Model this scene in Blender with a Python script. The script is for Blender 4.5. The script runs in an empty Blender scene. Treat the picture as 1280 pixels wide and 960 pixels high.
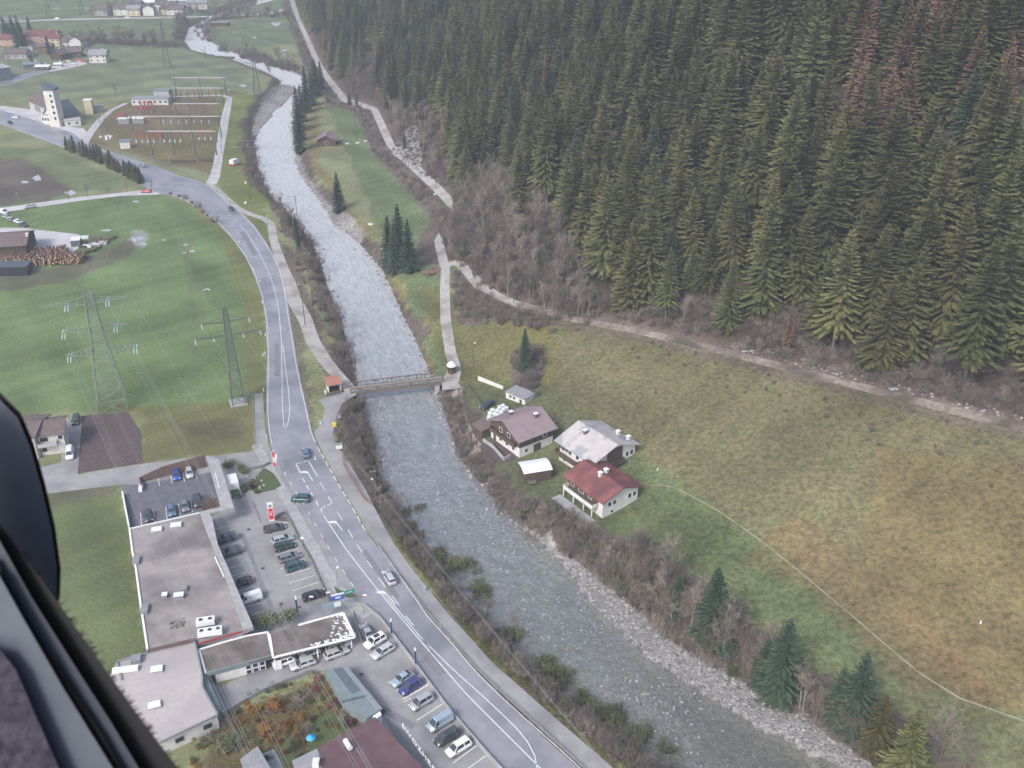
import bpy, bmesh, math, random
import numpy as np
from mathutils import Vector, Matrix
from mathutils.geometry import tessellate_polygon
random.seed(7); rng = np.random.default_rng(7)
S = bpy.context.scene
# ---------------------------------------------------------------- camera, sky, sun, exposure
FPX, TH, CAMZ = 1225.0, math.radians(28.0), 125.0
cam_d = bpy.data.cameras.new('camera'); cam = bpy.data.objects.new('camera', cam_d)
S.collection.objects.link(cam); S.camera = cam
cam.location = (0, 0, CAMZ); cam.rotation_euler = (math.radians(90) - TH, 0, 0)
cam_d.sensor_width = 36.0; cam_d.lens = 36.0 * FPX / 1280.0
cam_d.clip_start = 0.05; cam_d.clip_end = 12000
cam_d.dof.use_dof = True; cam_d.dof.focus_distance = 230.0; cam_d.dof.aperture_fstop = 17.0
W = bpy.data.worlds.new('World'); S.world = W; W.use_nodes = True
wn, wl = W.node_tree.nodes, W.node_tree.links
sky = wn.new('ShaderNodeTexSky'); sky.sky_type = 'NISHITA'; sky.sun_disc = False
sky.sun_elevation = math.radians(42); sky.sun_rotation = math.radians(215)
sky.air_density = 1.0; sky.dust_density = 3.0; sky.ozone_density = 1.2
hsv = wn.new('ShaderNodeHueSaturation'); hsv.inputs['Saturation'].default_value = 0.8
wl.new(sky.outputs[0], hsv.inputs['Color']); bg = wn['Background']
wl.new(hsv.outputs[0], bg.inputs['Color']); bg.inputs['Strength'].default_value = 0.13
sd = bpy.data.lights.new('sun', 'SUN'); sun = bpy.data.objects.new('sun', sd); S.collection.objects.link(sun)
sd.energy = 1.35; sd.angle = math.radians(16); sd.color = (1.0, 0.97, 0.93)
el, az = sky.sun_elevation, sky.sun_rotation
sv = Vector((math.sin(az) * math.cos(el), math.cos(az) * math.cos(el), math.sin(el)))
sun.rotation_euler = sv.to_track_quat('Z', 'Y').to_euler()
S.view_settings.view_transform = 'Standard'; S.view_settings.look = 'None'
S.view_settings.exposure = 1.05; S.view_settings.gamma = 1.0
S.cycles.volume_bounces = 0; S.cycles.max_bounces = 6

# ---------------------------------------------------------------- helpers
def P(px, py, z=0.0):
    """world point at height z seen at photograph pixel (px, py)"""
    x, y = px - 640.0, 480.0 - py
    dy = FPX * math.cos(TH) + y * math.sin(TH); dz = -FPX * math.sin(TH) + y * math.cos(TH)
    t = (z - CAMZ) / dz
    return Vector((x * t, dy * t, z))
def PL(pts, z=0.0): return [P(a, b, z) for a, b in pts]

MATS = {}
def ramp_set(r, stops):
    e = r.color_ramp.elements
    while len(e) > 1: e.remove(e[-1])
    e[0].position, e[0].color = stops[0][0], (*stops[0][1], 1)
    for p, c in stops[1:]:
        q = e.new(p); q.color = (*c, 1)
def mat(name, col, rough=0.8, col2=None, scale=1.0, detail=6.0, bump=0.0, bscale=None, metal=0.0, rnd=0.0, spec=0.3,
        stops=None, coat=0.0, emit=None, obj=True, stretch=None, col3=None, scale3=0.1, fac3=(0.45, 0.65)):
    m = bpy.data.materials.new(name); m.use_nodes = True; n, l = m.node_tree.nodes, m.node_tree.links
    b = n['Principled BSDF']; b.inputs['Roughness'].default_value = rough; b.inputs['Metallic'].default_value = metal
    b.inputs['Specular IOR Level'].default_value = spec; b.inputs['Coat Weight'].default_value = coat
    b.inputs['Base Color'].default_value = (*col, 1)
    tc = n.new('ShaderNodeTexCoord'); src = tc.outputs['Object'] if obj else None
    if not obj:
        g = n.new('ShaderNodeNewGeometry'); src = g.outputs['Position']
    if stretch:
        mp = n.new('ShaderNodeMapping'); mp.inputs['Scale'].default_value = stretch
        l.new(src, mp.inputs['Vector']); src = mp.outputs[0]
    out = None
    if col2 or stops:
        t = n.new('ShaderNodeTexNoise'); t.inputs['Scale'].default_value = scale; t.inputs['Detail'].default_value = detail
        t.inputs['Roughness'].default_value = 0.62
        l.new(src, t.inputs['Vector']); r = n.new('ShaderNodeValToRGB')
        ramp_set(r, stops or [(0.36, col), (0.64, col2)])
        l.new(t.outputs['Fac'], r.inputs['Fac']); out = r.outputs['Color']
    if col3:
        t3 = n.new('ShaderNodeTexNoise'); t3.inputs['Scale'].default_value = scale3; t3.inputs['Detail'].default_value = 4
        l.new(src, t3.inputs['Vector']); mr = n.new('ShaderNodeMapRange')
        mr.inputs['From Min'].default_value, mr.inputs['From Max'].default_value = fac3
        l.new(t3.outputs['Fac'], mr.inputs['Value'])
        mx = n.new('ShaderNodeMix'); mx.data_type = 'RGBA'; l.new(mr.outputs[0], mx.inputs['Factor'])
        if out: l.new(out, mx.inputs[6])
        else: mx.inputs[6].default_value = (*col, 1)
        mx.inputs[7].default_value = (*col3, 1); out = mx.outputs[2]
    if rnd:
        oi = n.new('ShaderNodeObjectInfo'); h = n.new('ShaderNodeHueSaturation')
        mv = n.new('ShaderNodeMapRange'); mv.inputs['To Min'].default_value = 1 - rnd; mv.inputs['To Max'].default_value = 1 + rnd
        l.new(oi.outputs['Random'], mv.inputs['Value']); l.new(mv.outputs[0], h.inputs['Value'])
        mh = n.new('ShaderNodeMapRange'); mh.inputs['To Min'].default_value = 0.5 - rnd * 0.06; mh.inputs['To Max'].default_value = 0.5 + rnd * 0.05
        wn_ = n.new('ShaderNodeTexWhiteNoise'); wn_.noise_dimensions = '1D'; l.new(oi.outputs['Random'], wn_.inputs['W'])
        l.new(wn_.outputs['Value'], mh.inputs['Value']); l.new(mh.outputs[0], h.inputs['Hue'])
        if out: l.new(out, h.inputs['Color'])
        else: h.inputs['Color'].default_value = (*col, 1)
        out = h.outputs[0]
    if out: l.new(out, b.inputs['Base Color'])
    if bump:
        t2 = n.new('ShaderNodeTexNoise'); t2.inputs['Scale'].default_value = bscale or scale * 3; t2.inputs['Detail'].default_value = 5
        l.new(src, t2.inputs['Vector']); bp = n.new('ShaderNodeBump'); bp.inputs['Strength'].default_value = 1.0
        bp.inputs['Distance'].default_value = bump
        l.new(t2.outputs['Fac'], bp.inputs['Height']); l.new(bp.outputs[0], b.inputs['Normal'])
    if emit:
        b.inputs['Emission Color'].default_value = (*emit, 1); b.inputs['Emission Strength'].default_value = 1
    MATS[name] = m; return m

class MB:
    """collects faces and links them as one mesh object"""
    def __init__(s): s.v, s.f, s.m = [], [], []
    def add(s, vs, fs, mi=0):
        o = len(s.v); s.v += [tuple(v) for v in vs]; s.f += [tuple(i + o for i in f) for f in fs]; s.m += [mi] * len(fs)
        return s
    def box(s, x0, x1, y0, y1, z0, z1, mi=0):
        return s.add([(x0,y0,z0),(x1,y0,z0),(x1,y1,z0),(x0,y1,z0),(x0,y0,z1),(x1,y0,z1),(x1,y1,z1),(x0,y1,z1)],
                     [(0,3,2,1),(4,5,6,7),(0,1,5,4),(1,2,6,5),(2,3,7,6),(3,0,4,7)], mi)
    def prism(s, poly, z0, z1, mi=0, bottom=True):
        n = len(poly); pts = [Vector((p[0], p[1], 0)) for p in poly]
        area = sum(pts[i].x * pts[(i+1) % n].y - pts[(i+1) % n].x * pts[i].y for i in range(n))
        if area < 0: pts.reverse(); 
        tr = tessellate_polygon([pts])
        vs = [(p.x, p.y, z0) for p in pts] + [(p.x, p.y, z1) for p in pts]
        fs = []
        for a, b, c in tr:
            cr = (pts[b] - pts[a]).cross(pts[c] - pts[a]).z
            t = (a, b, c) if cr > 0 else (a, c, b)
            fs.append(tuple(i + n for i in t))
            if bottom: fs.append(tuple(reversed(t)))
        fs += [(i, (i+1) % n, (i+1) % n + n, i + n) for i in range(n)]
        return s.add(vs, fs, mi)
    def bar(s, a, b, w, h=None, mi=0, up=(0, 0, 1)):
        a, b = Vector(a), Vector(b); d = (b - a).normalized(); h = w if h is None else h; up = Vector(up)
        sd_ = d.cross(up)
        if sd_.length < 1e-3: sd_ = d.cross(Vector((1, 0, 0)))
        sd_.normalize(); u = sd_.cross(d).normalized()
        vs = []
        for p in (a, b):
            for i, j in ((-1,-1),(1,-1),(1,1),(-1,1)): vs.append(p + sd_ * (i * w / 2) + u * (j * h / 2))
        return s.add(vs, [(0,1,2,3),(7,6,5,4),(0,4,5,1),(1,5,6,2),(2,6,7,3),(3,7,4,0)], mi)
    def tube(s, a, b, r0, r1=None, n=8, mi=0, caps=True):
        a, b = Vector(a), Vector(b); r1 = r0 if r1 is None else r1; d = (b - a).normalized()
        x = d.orthogonal().normalized(); y = d.cross(x); vs = []
        for p, r in ((a, r0), (b, r1)):
            for k in range(n):
                t = 2 * math.pi * k / n; vs.append(p + x * (math.cos(t) * r) + y * (math.sin(t) * r))
        fs = [(k, (k+1) % n, (k+1) % n + n, k + n) for k in range(n)]
        if caps: fs += [tuple(reversed(range(n))), tuple(range(n, 2*n))]
        return s.add(vs, fs, mi)
    def mesh(s, name, mats, smooth=False):
        me = bpy.data.meshes.new(name); me.from_pydata(s.v, [], s.f)
        for m in (mats if isinstance(mats, (list, tuple)) else [mats]): me.materials.append(MATS[m] if isinstance(m, str) else m)
        me.polygons.foreach_set('material_index', s.m)
        if smooth: me.polygons.foreach_set('use_smooth', [True] * len(me.polygons))
        me.update(); return me
    def build(s, name, mats, parent=None, smooth=False, **kw):
        return link(s.mesh(name, mats, smooth), name, parent, **kw)

def link(me, name, parent=None, label=None, cat=None, group=None, kind=None, loc=None, rz=None):
    o = bpy.data.objects.new(name, me); S.collection.objects.link(o)
    if parent: o.parent = parent
    if loc is not None: o.location = loc
    if rz is not None: o.rotation_euler = (0, 0, rz)
    return tag(o, label, cat, group, kind)
def tag(o, label=None, cat=None, group=None, kind=None):
    if label: o['label'] = label
    if cat: o['category'] = cat
    if group: o['group'] = group
    if kind: o['kind'] = kind
    return o
def empty(name, loc, rz=0.0, label=None, cat=None, group=None):
    return link(None, name, None, label, cat, group, None, loc, rz)
def kids(o): return KIDS.get(o.name, [])
def copy_tree(o, loc=None, rz=None, label=None, group=None, scale=None):
    c = o.copy(); S.collection.objects.link(c)
    if loc is not None: c.location = loc
    if rz is not None: c.rotation_euler = (0, 0, rz)
    if scale is not None: c.scale = scale
    if label: c['label'] = label
    if group: c['group'] = group
    for ch in list(o.children):
        d = ch.copy(); S.collection.objects.link(d); d.parent = c
        for g in list(ch.children):
            e = g.copy(); S.collection.objects.link(e); e.parent = d
    return c
def dirang(a, b): return math.atan2(b[1] - a[1], b[0] - a[0])

# ---------------------------------------------------------------- terrain shape
FOOT = [(362,-6,0),(375,30,0),(400,85,.5),(430,126,1),(468,138,1.5),(488,182,2),(520,212,3),(547,236,4),(574,264,5),
        (556,292,3),(566,325,2.5),(600,357,4),(650,381,6),(720,401,8),(800,416,10),(900,440,12.5),(1000,465,14.5),
        (1100,490,16.5),(1200,516,18),(1285,537,19.5),(1480,588,22)]
foot = [P(*q) for q in FOOT]
_f0 = foot[0]; foot = [Vector((_f0.x - 130, _f0.y + 1500, 0)), Vector((_f0.x - 20, _f0.y + 250, 0))] + foot + [foot[-1] + (foot[-1] - foot[-2]).normalized() * 350]
footxy = np.array([[p.x, p.y] for p in foot]); footz = np.array([p.z for p in foot])
def seg_dist(X, Y, pl):
    """unsigned distance, sign (+ left of travel) and interpolated value index to a polyline"""
    best = np.full(X.shape, 1e9); side = np.ones(X.shape); par = np.zeros(X.shape)
    for i in range(len(pl) - 1):
        ax, ay = pl[i]; bx, by = pl[i+1]; dx, dy = bx - ax, by - ay; L2 = dx*dx + dy*dy
        t = np.clip(((X - ax) * dx + (Y - ay) * dy) / L2, 0, 1)
        d = np.hypot(X - ax - t*dx, Y - ay - t*dy); m = d < best - 1e-9
        cr = dx * (Y - ay) - dy * (X - ax)
        best = np.where(m, d, best); side = np.where(m, np.sign(cr), side); par = np.where(m, i + t, par)
    return best, side, par
# world points of the field's lower edge decide how wide the field slopes
wid_s = np.interp(np.arange(len(foot)), [0, 9, 11, 13, 15, 17, 20, len(foot)-1], [14, 12, 12, 14, 40, 58, 75, 90])
GX0, GY0, GS = -700.0, 40.0, 4.0
gx = np.arange(GX0, 702, GS); gy = np.arange(GY0, 1900, GS); GXm, GYm = np.meshgrid(gx, gy, indexing='ij')
dd, sg, pr = seg_dist(GXm, GYm, footxy)
zf = np.interp(pr, np.arange(len(footz)), footz); wf = np.interp(pr, np.arange(len(footz)), wid_s)
tt = np.clip(1 - dd / wf, 0, 1); low = zf * (tt * tt * (3 - 2 * tt) * 0.45 + tt * 0.55)
upd = np.clip(dd - 2.5, 0, None); hi = zf + 0.70 * np.minimum(upd, 300) + 0.2 * np.clip(upd - 300, 0, 500)
hi += np.clip(upd / 25, 0, 1) * (4.5 * np.sin(GXm / 23 + GYm / 31) + 3.5 * np.sin(GYm / 17 - GXm / 41 + 1))
HG = np.where(sg > 0, hi, low)
for _ in range(2):
    K = HG.copy(); K[1:-1, :] = (HG[:-2] + 2 * HG[1:-1] + HG[2:]) / 4; HG = K.copy()
    K[:, 1:-1] = (HG[:, :-2] + 2 * HG[:, 1:-1] + HG[:, 2:]) / 4; HG = K.copy()
HG += 0.0
def interpG(X, Y):
    u = np.clip((np.asarray(X) - GX0) / GS, 0, len(gx) - 1.001); v = np.clip((np.asarray(Y) - GY0) / GS, 0, len(gy) - 1.001)
    i = u.astype(int); j = v.astype(int); a = u - i; b = v - j
    return HG[i,j]*(1-a)*(1-b) + HG[i+1,j]*a*(1-b) + HG[i,j+1]*(1-a)*b + HG[i+1,j+1]*a*b
WZ = -3.0
BANK_L = [(320,0),(284,13),(262,22),(234,37),(231,52),(239,63),(260,69),(290,75),(312,83),(335,92),(352,101),(352,112),(336,127),(326,142),(318,159),(320,180),(324,207),(332,229),
          (343,248),(360,262),(372,277),(384,292),(395,308),(404,329),(410,350),(420,377),(430,400),(438,430),(446,459),(452,490),(460,525),(468,560),
          (480,605),(505,650),(548,705),(590,757),(630,803),(680,850),(730,893),(785,932),(840,968),(930,1030)]
BANK_R = [(352,0),(305,12),(272,22),(258,36),(260,50),(280,62),(312,73),(335,81),(359,87),(381,97),(384,112),(372,130),(364,150),(364,165),(366,185),(374,209),(384,230),(399,246),(410,262),(421,283),
          (436,291),(450,308),(464,325),(477,340),(486,362),(502,398),(514,420),(521,436),(530,458),(538,480),(552,517),(561,545),(575,575),(600,605),
          (622,638),(667,676),(742,722),(791,766),(836,806),(892,841),(960,874),(1085,955),(1190,1030)]
bl = PL(BANK_L, WZ); br = PL(BANK_R, WZ)
def resample(pl, n):
    a = np.array([[p[0], p[1]] for p in pl]); d = np.r_[0, np.cumsum(np.hypot(*np.diff(a, axis=0).T))]
    t = np.linspace(0, d[-1], n); return np.c_[np.interp(t, d, a[:,0]), np.interp(t, d, a[:,1])]
# upstream continuation out of view
bl = [Vector((bl[0].x + 60, bl[0].y + 420, WZ))] + bl; br = [Vector((br[0].x + 60, br[0].y + 420, WZ))] + br
blx = np.array([[p.x, p.y] for p in bl]); brx = np.array([[p.x, p.y] for p in br])
RIVPOLY = np.vstack([blx, brx[::-1]])
def inside(X, Y, poly):
    X = np.asarray(X, float); Y = np.asarray(Y, float); c = np.zeros(X.shape, bool); n = len(poly)
    for i in range(n):
        x0, y0 = poly[i]; x1, y1 = poly[(i+1) % n]
        if y0 == y1: continue
        m = ((y0 > Y) != (y1 > Y)) & (X < (x1 - x0) * (Y - y0) / (y1 - y0) + x0); c ^= m
    return c
def river_sd(X, Y):
    d1, _, _ = seg_dist(X, Y, blx); d2, _, _ = seg_dist(X, Y, brx); d = np.minimum(d1, d2)
    return np.where(inside(X, Y, RIVPOLY), -d, d)
def height(X, Y):
    X = np.atleast_1d(np.asarray(X, float)); Y = np.atleast_1d(np.asarray(Y, float))
    h = interpG(X, Y); r = river_sd(X, Y)
    jit = 0.5 * np.sin(X * 0.9 + Y * 0.4) + 0.4 * np.sin(Y * 1.3 - X * 0.5)
    t = np.clip((r + jit * 0.25) / 6.0, 0, 1); bank = WZ - 0.25 + (h - WZ + 0.25) * t * t * (3 - 2*t)
    bed = WZ - 0.25 - 0.55 * np.clip(-r / 5.0, 0, 1)
    return np.where(r < 0, bed, np.where(r < 8, bank, h))
def hz(x, y): return float(height(x, y)[0])
def G(px, py):
    """terrain point under a photograph pixel"""
    z = 0.0
    lo = None
    x, y = px - 640.0, 480.0 - py
    d = np.array([x, FPX*math.cos(TH) + y*math.sin(TH), -FPX*math.sin(TH) + y*math.cos(TH)]); d /= np.linalg.norm(d)
    ts = np.arange(60, 2600, 3.0); q = d[None] * ts[:, None]; q[:, 2] += CAMZ
    hh = height(q[:, 0], q[:, 1]); k = np.argmax(q[:, 2] < hh)
    t0, t1 = ts[max(k-1, 0)], ts[k]
    for _ in range(14):
        tm = (t0 + t1) / 2; p = d * tm
        if p[2] + CAMZ < hz(p[0], p[1]): t1 = tm
        else: t0 = tm
    p = d * t1; return Vector((p[0], p[1], hz(p[0], p[1])))
def drape(poly_pts, off, step=2.0): pass
# ---------------------------------------------------------------- ground sheet with land cover
BAR1 = np.array([[p.x, p.y] for p in PL([(640,640),(690,690),(742,757),(795,810),(855,855),(911,885),(960,918),(1040,958),(1130,1030),(1200,1030),(1085,950),(960,868),(892,835),(836,800),(791,760),(742,716),(690,676),(655,652)], WZ)])
BAR2 = np.array([[p.x, p.y] for p in PL([(350,104),(366,106),(374,113),(362,124),(345,139),(331,157),(316,176),(318,150),(330,125)], WZ)])
BAR3 = np.array([[p.x, p.y] for p in PL([(372,192),(366,200),(374,216),(384,232),(398,250),(416,280),(434,292),(450,305),(458,300),(440,280),(410,255),(385,222)], WZ)])
_height0 = height
def height(X, Y):
    h = _height0(X, Y); X = np.atleast_1d(np.asarray(X, float)); Y = np.atleast_1d(np.asarray(Y, float))
    for b in (BAR1, BAR2, BAR3):
        m = inside(X, Y, b); h = np.where(m, np.maximum(h, WZ + 0.25 + 0.15 * np.sin(X*1.7+Y) + 0.12 * np.sin(Y*2.3)), h)
    return h
def grow(a0, a1, step, lo, hi, k=1.07):
    c = list(np.arange(a0, a1 + 1e-6, step)); s = step
    while c[-1] < hi: s *= k; c.append(c[-1] + s)
    s = step
    while c[0] > lo: s *= k; c.insert(0, c[0] - s)
    return np.array(c)
xs = grow(-190, 190, 1.5, -2500, 2500, 1.03); ys = grow(84, 420, 1.5, 20, 5000, 1.015)
XX, YY = np.meshgrid(xs, ys, indexing='ij'); ZZ = height(XX.ravel(), YY.ravel()).reshape(XX.shape)
V = np.c_[XX.ravel(), YY.ravel(), ZZ.ravel()]
_exact = height
def height(X, Y):
    X = np.atleast_1d(np.asarray(X, float)); Y = np.atleast_1d(np.asarray(Y, float))
    i = np.clip(np.searchsorted(xs, X) - 1, 0, len(xs) - 2); j = np.clip(np.searchsorted(ys, Y) - 1, 0, len(ys) - 2)
    a = (X - xs[i]) / (xs[i+1] - xs[i]); b = (Y - ys[j]) / (ys[j+1] - ys[j]); a = np.clip(a, 0, 1); b = np.clip(b, 0, 1)
    return ZZ[i,j]*(1-a)*(1-b) + ZZ[i+1,j]*a*(1-b) + ZZ[i,j+1]*(1-a)*b + ZZ[i+1,j+1]*a*b
nx, ny = len(xs), len(ys); ii, jj = np.meshgrid(np.arange(nx-1), np.arange(ny-1), indexing='ij')
q = (ii * ny + jj).ravel(); FQ = np.c_[q, q + ny, q + ny + 1, q + 1]
dep = V[:,1]*math.cos(TH) - (V[:,2]-CAMZ)*math.sin(TH); upc = V[:,1]*math.sin(TH) + (V[:,2]-CAMZ)*math.cos(TH)
PXv = 640 + FPX*V[:,0]/dep; PYv = 480 - FPX*upc/dep
def wob(a, b, s): return np.sin(V[:,0]*s+a)*np.cos(V[:,1]*s*1.3+b) + 0.6*np.sin(V[:,0]*s*2.7+b+V[:,1]*s*1.9) + .4*np.sin(V[:,1]*s*5.1-V[:,0]*s*4.3+a)
w1, w2 = wob(1, 2, .11), wob(3, .5, .13)
jx, jy = PXv + 3*w1, PYv + 2*w2
COL = np.tile(np.array([.195, .212, .112]), (len(V), 1))
def paint(poly, c, mix=1.0, extra=None, jit=True, mask=None):
    m = inside(jx if jit else PXv, jy if jit else PYv, np.array(poly, float))
    if extra is not None: m &= extra
    k = (mix if np.isscalar(mix) else mix[m][:, None])
    COL[m] = COL[m]*(1-k) + np.array(c)*k
D1, SG1, PR1 = seg_dist(V[:,0], V[:,1], footxy); RS = river_sd(V[:,0], V[:,1])
east = (SG1 < 0) & (PR1 > 9)
GREEN, BRIGHT, OLIVE, YEL, SOIL, SCRUB, FFL = (.122,.182,.078), (.10,.15,.05), (.14,.14,.06), (.18,.155,.07), (.11,.085,.08), (.125,.10,.088), (.07,.055,.045)
# distance tone of the far meadows, brown blotches
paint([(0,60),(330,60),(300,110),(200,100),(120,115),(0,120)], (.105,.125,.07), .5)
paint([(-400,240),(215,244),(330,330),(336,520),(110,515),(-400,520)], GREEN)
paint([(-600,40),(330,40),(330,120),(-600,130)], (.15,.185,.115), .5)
paint([(-600,165),(60,185),(190,236),(-600,262)], (.135,.165,.085))
paint([(-200,188),(30,200),(95,240),(60,252),(-200,262)], SOIL, .8)
paint([(-100,340),(60,336),(130,315),(175,290),(182,296),(150,325),(90,350),(0,366),(-100,374)], (.12,.10,.085), .75)
paint([(170,288),(190,292),(180,310),(165,305)], (.3,.3,.32), .6)
paint([(215,244),(250,258),(300,300),(328,360),(335,520),(305,520),(302,380),(280,300),(240,262)], OLIVE, .75)
paint([(300,262),(352,330),(380,400),(384,480),(400,560),(385,545),(372,470),(358,380),(335,310)], (.14,.13,.09), .9)
paint([(305,240),(320,265),(335,300),(350,345),(362,400),(376,480),(372,480),(355,400),(340,340),(322,290)], SCRUB, .8)
paint([(110,510),(320,500),(330,560),(256,570),(170,580),(180,520)], OLIVE, .85)
paint([(215,530),(300,520),(310,552),(240,545)], SOIL, .4)
paint([(40,608),(155,606),(186,820),(150,840),(-100,1000),(-100,600)], (.115,.14,.065))
paint([(55,612),(150,606),(150,618),(60,634)], SOIL, .5)
paint([(226,300),(244,300),(249,360),(246,440),(236,440),(238,360)], (.125,.13,.08), .45)
paint([(60,300),(62,300),(180,480),(176,480)], (.07,.11,.06), .35)
paint([(180,250),(186,250),(300,420),(294,424)], (.07,.11,.06), .3)
paint([(10,400),(14,398),(120,500),(112,502)], (.11,.15,.08), .4)
# substation yard and banks
paint([(105,175),(150,128),(290,118),(272,218),(215,208),(150,190)], (.15,.135,.065))
paint([(120,160),(165,130),(285,122),(280,150),(150,165)], (.17,.12,.085), .6)
paint([(270,110),(330,120),(318,190),(330,250),(350,330),(300,262),(268,225)], (.13,.15,.045), .8)
# orchard corner bottom left
paint([(270,900),(460,830),(500,980),(240,1000)], (.12,.10,.05)); paint([(390,880),(450,845),(470,890),(400,930)], OLIVE)
# right bank
paint([(540,260),(566,325),(600,358),(560,360),(590,480),(545,478),(480,300),(400,110),(440,120)], (.12,.16,.08), 1, SG1 < 0)
paint([(380,110),(400,120),(398,200),(440,260),(500,350),(540,460),(530,470),(500,400),(455,300),(410,250),(382,200)], YEL, .8, SG1 < 0)
paint([(520,355),(600,375),(700,405),(690,560),(560,480)], OLIVE, 1, SG1 < 0)
paint([(690,395),(1400,560),(1400,1100),(1130,990),(960,870),(860,770),(740,660),(690,560)], (.150,.140,.072), 1, SG1 < 0, False)
paint([(740,620),(1000,760),(1290,905),(1290,1000),(1100,960),(900,780),(760,700)], (.125,.145,.075), .7)
paint([(800,570),(850,600),(990,700),(1100,850),(1010,830),(900,740),(800,680),(690,640),(770,570)], (.112,.150,.068), .8)
paint([(1100,560),(1400,600),(1400,900),(1200,880),(1080,700)], (.175,.142,.066), .7, SG1 < 0)
paint([(930,700),(1050,760),(1130,860),(1250,870),(1150,760),(1000,640)], (.17,.125,.06), .5, SG1 < 0)
paint([(660,330),(700,400),(680,520),(640,500),(640,400)], (.15,.14,.05), .6, SG1 < 0)
paint([(640,440),(680,440),(672,500),(640,492)], SCRUB, .9)
paint([(566,335),(600,362),(650,385),(650,400),(600,408),(570,400)], SCRUB, .9, SG1 < 0)
paint([(560,480),(690,480),(800,560),(800,640),(740,660),(640,640),(590,590),(570,530)], (.10,.115,.06), .8, SG1 < 0)
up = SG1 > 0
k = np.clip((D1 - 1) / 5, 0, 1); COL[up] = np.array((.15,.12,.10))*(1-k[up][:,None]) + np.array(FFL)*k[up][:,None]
# embankment strip below the upstream track and the river banks
m = (~up) & (D1 < 10) & (PR1 < 12); COL[m] = np.array(SCRUB)
m = (~up) & (D1 < 5) & (PR1 >= 14); COL[m] = COL[m]*.4 + np.array(SCRUB)*.6
m = (RS > -1) & (RS < np.where((V[:,1] > 232) & (SG1 < 0) & (PXv > 380 - (PYv-100)*0), np.where(jx > 480, 2.5, 5), 7) + 2*w1); COL[m] = np.array((.095,.078,.065))
m = RS < -0.3; COL[m] = np.array((.26,.255,.22))
for b in (BAR1, BAR2, BAR3): m = inside(V[:,0], V[:,1], b); COL[m] = np.array((.24,.225,.22))
# bare ground under the roadside scrub between path and river
def_west = (RS > 0) & (RS < 16 + 3*w2) & inside(PXv, PYv, np.array([(330,150),(420,470),(470,600),(800,960),(900,1100),(420,1100),(300,200)], float))
paint([(345,300),(372,320),(420,470),(480,590),(800,1000),(760,1000),(480,665),(428,560),(400,440),(365,350)], SCRUB, .9)
paint([(468,680),(500,720),(560,790),(640,870),(760,985),(745,985),(560,810)], (.10,.085,.07))
paint([(490,680),(520,716),(562,770),(617,830),(760,955),(772,948),(622,818),(570,760),(528,706),(495,670)], (.13,.13,.04), .8)
paint([(-300,-60),(1100,-60),(330,60),(0,60)], (.085,.13,.07), .6, SG1 < 0)
leftf = inside(PXv, PYv, np.array([(-700,-80),(330,-80),(330,120),(300,262),(335,330),(340,520),(320,1100),(-1500,1100)], float))
vm = np.clip(1 + .10*w1 + .06*w2, .7, 1.3); COL *= vm[:, None]
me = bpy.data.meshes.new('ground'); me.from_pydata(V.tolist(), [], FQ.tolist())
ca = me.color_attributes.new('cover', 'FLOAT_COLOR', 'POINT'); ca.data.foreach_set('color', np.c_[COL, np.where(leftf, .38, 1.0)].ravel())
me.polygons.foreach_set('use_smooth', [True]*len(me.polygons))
def ground_mat():
    m = bpy.data.materials.new('ground_cover'); m.use_nodes = True; n, l = m.node_tree.nodes, m.node_tree.links
    b = n['Principled BSDF']; b.inputs['Roughness'].default_value = .95; b.inputs['Specular IOR Level'].default_value = .08
    at = n.new('ShaderNodeAttribute'); at.attribute_name = 'cover'; g = n.new('ShaderNodeNewGeometry')
    def noise(s, d, r=.6):
        t = n.new('ShaderNodeTexNoise'); t.inputs['Scale'].default_value = s; t.inputs['Detail'].default_value = d; t.inputs['Roughness'].default_value = r
        l.new(g.outputs['Position'], t.inputs['Vector']); return t.outputs['Fac']
    def mr(f, a, b_, c, d):
        x = n.new('ShaderNodeMapRange'); x.inputs[1].default_value, x.inputs[2].default_value, x.inputs[3].default_value, x.inputs[4].default_value = a, b_, c, d
        l.new(f, x.inputs[0]); return x.outputs[0]
    h = n.new('ShaderNodeHueSaturation'); l.new(at.outputs['Color'], h.inputs['Color'])
    ml = n.new('ShaderNodeMath'); ml.operation = 'MULTIPLY'; sm = n.new('ShaderNodeMix'); sm.data_type = 'FLOAT'; sm.inputs[2].default_value = 1.0; l.new(at.outputs['Alpha'], sm.inputs[0])
    l.new(mr(noise(.9, 8, .72), .32, .68, .50, 1.52), sm.inputs[3]); l.new(sm.outputs[0], ml.inputs[0]); l.new(mr(noise(.045, 5), .3, .7, .78, 1.22), ml.inputs[1])
    l.new(ml.outputs[0], h.inputs['Value'])
    l.new(mr(noise(.16, 6, .7), .3, .7, .472, .510), h.inputs['Hue'])
    l.new(h.outputs[0], b.inputs['Base Color'])
    bp = n.new('ShaderNodeBump'); bp.inputs['Distance'].default_value = .35; l.new(noise(1.3, 8, .7), bp.inputs['Height']); l.new(bp.outputs[0], b.inputs['Normal'])
    return m
me.materials.append(ground_mat()); ground = link(me, 'ground', kind='structure')

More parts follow.
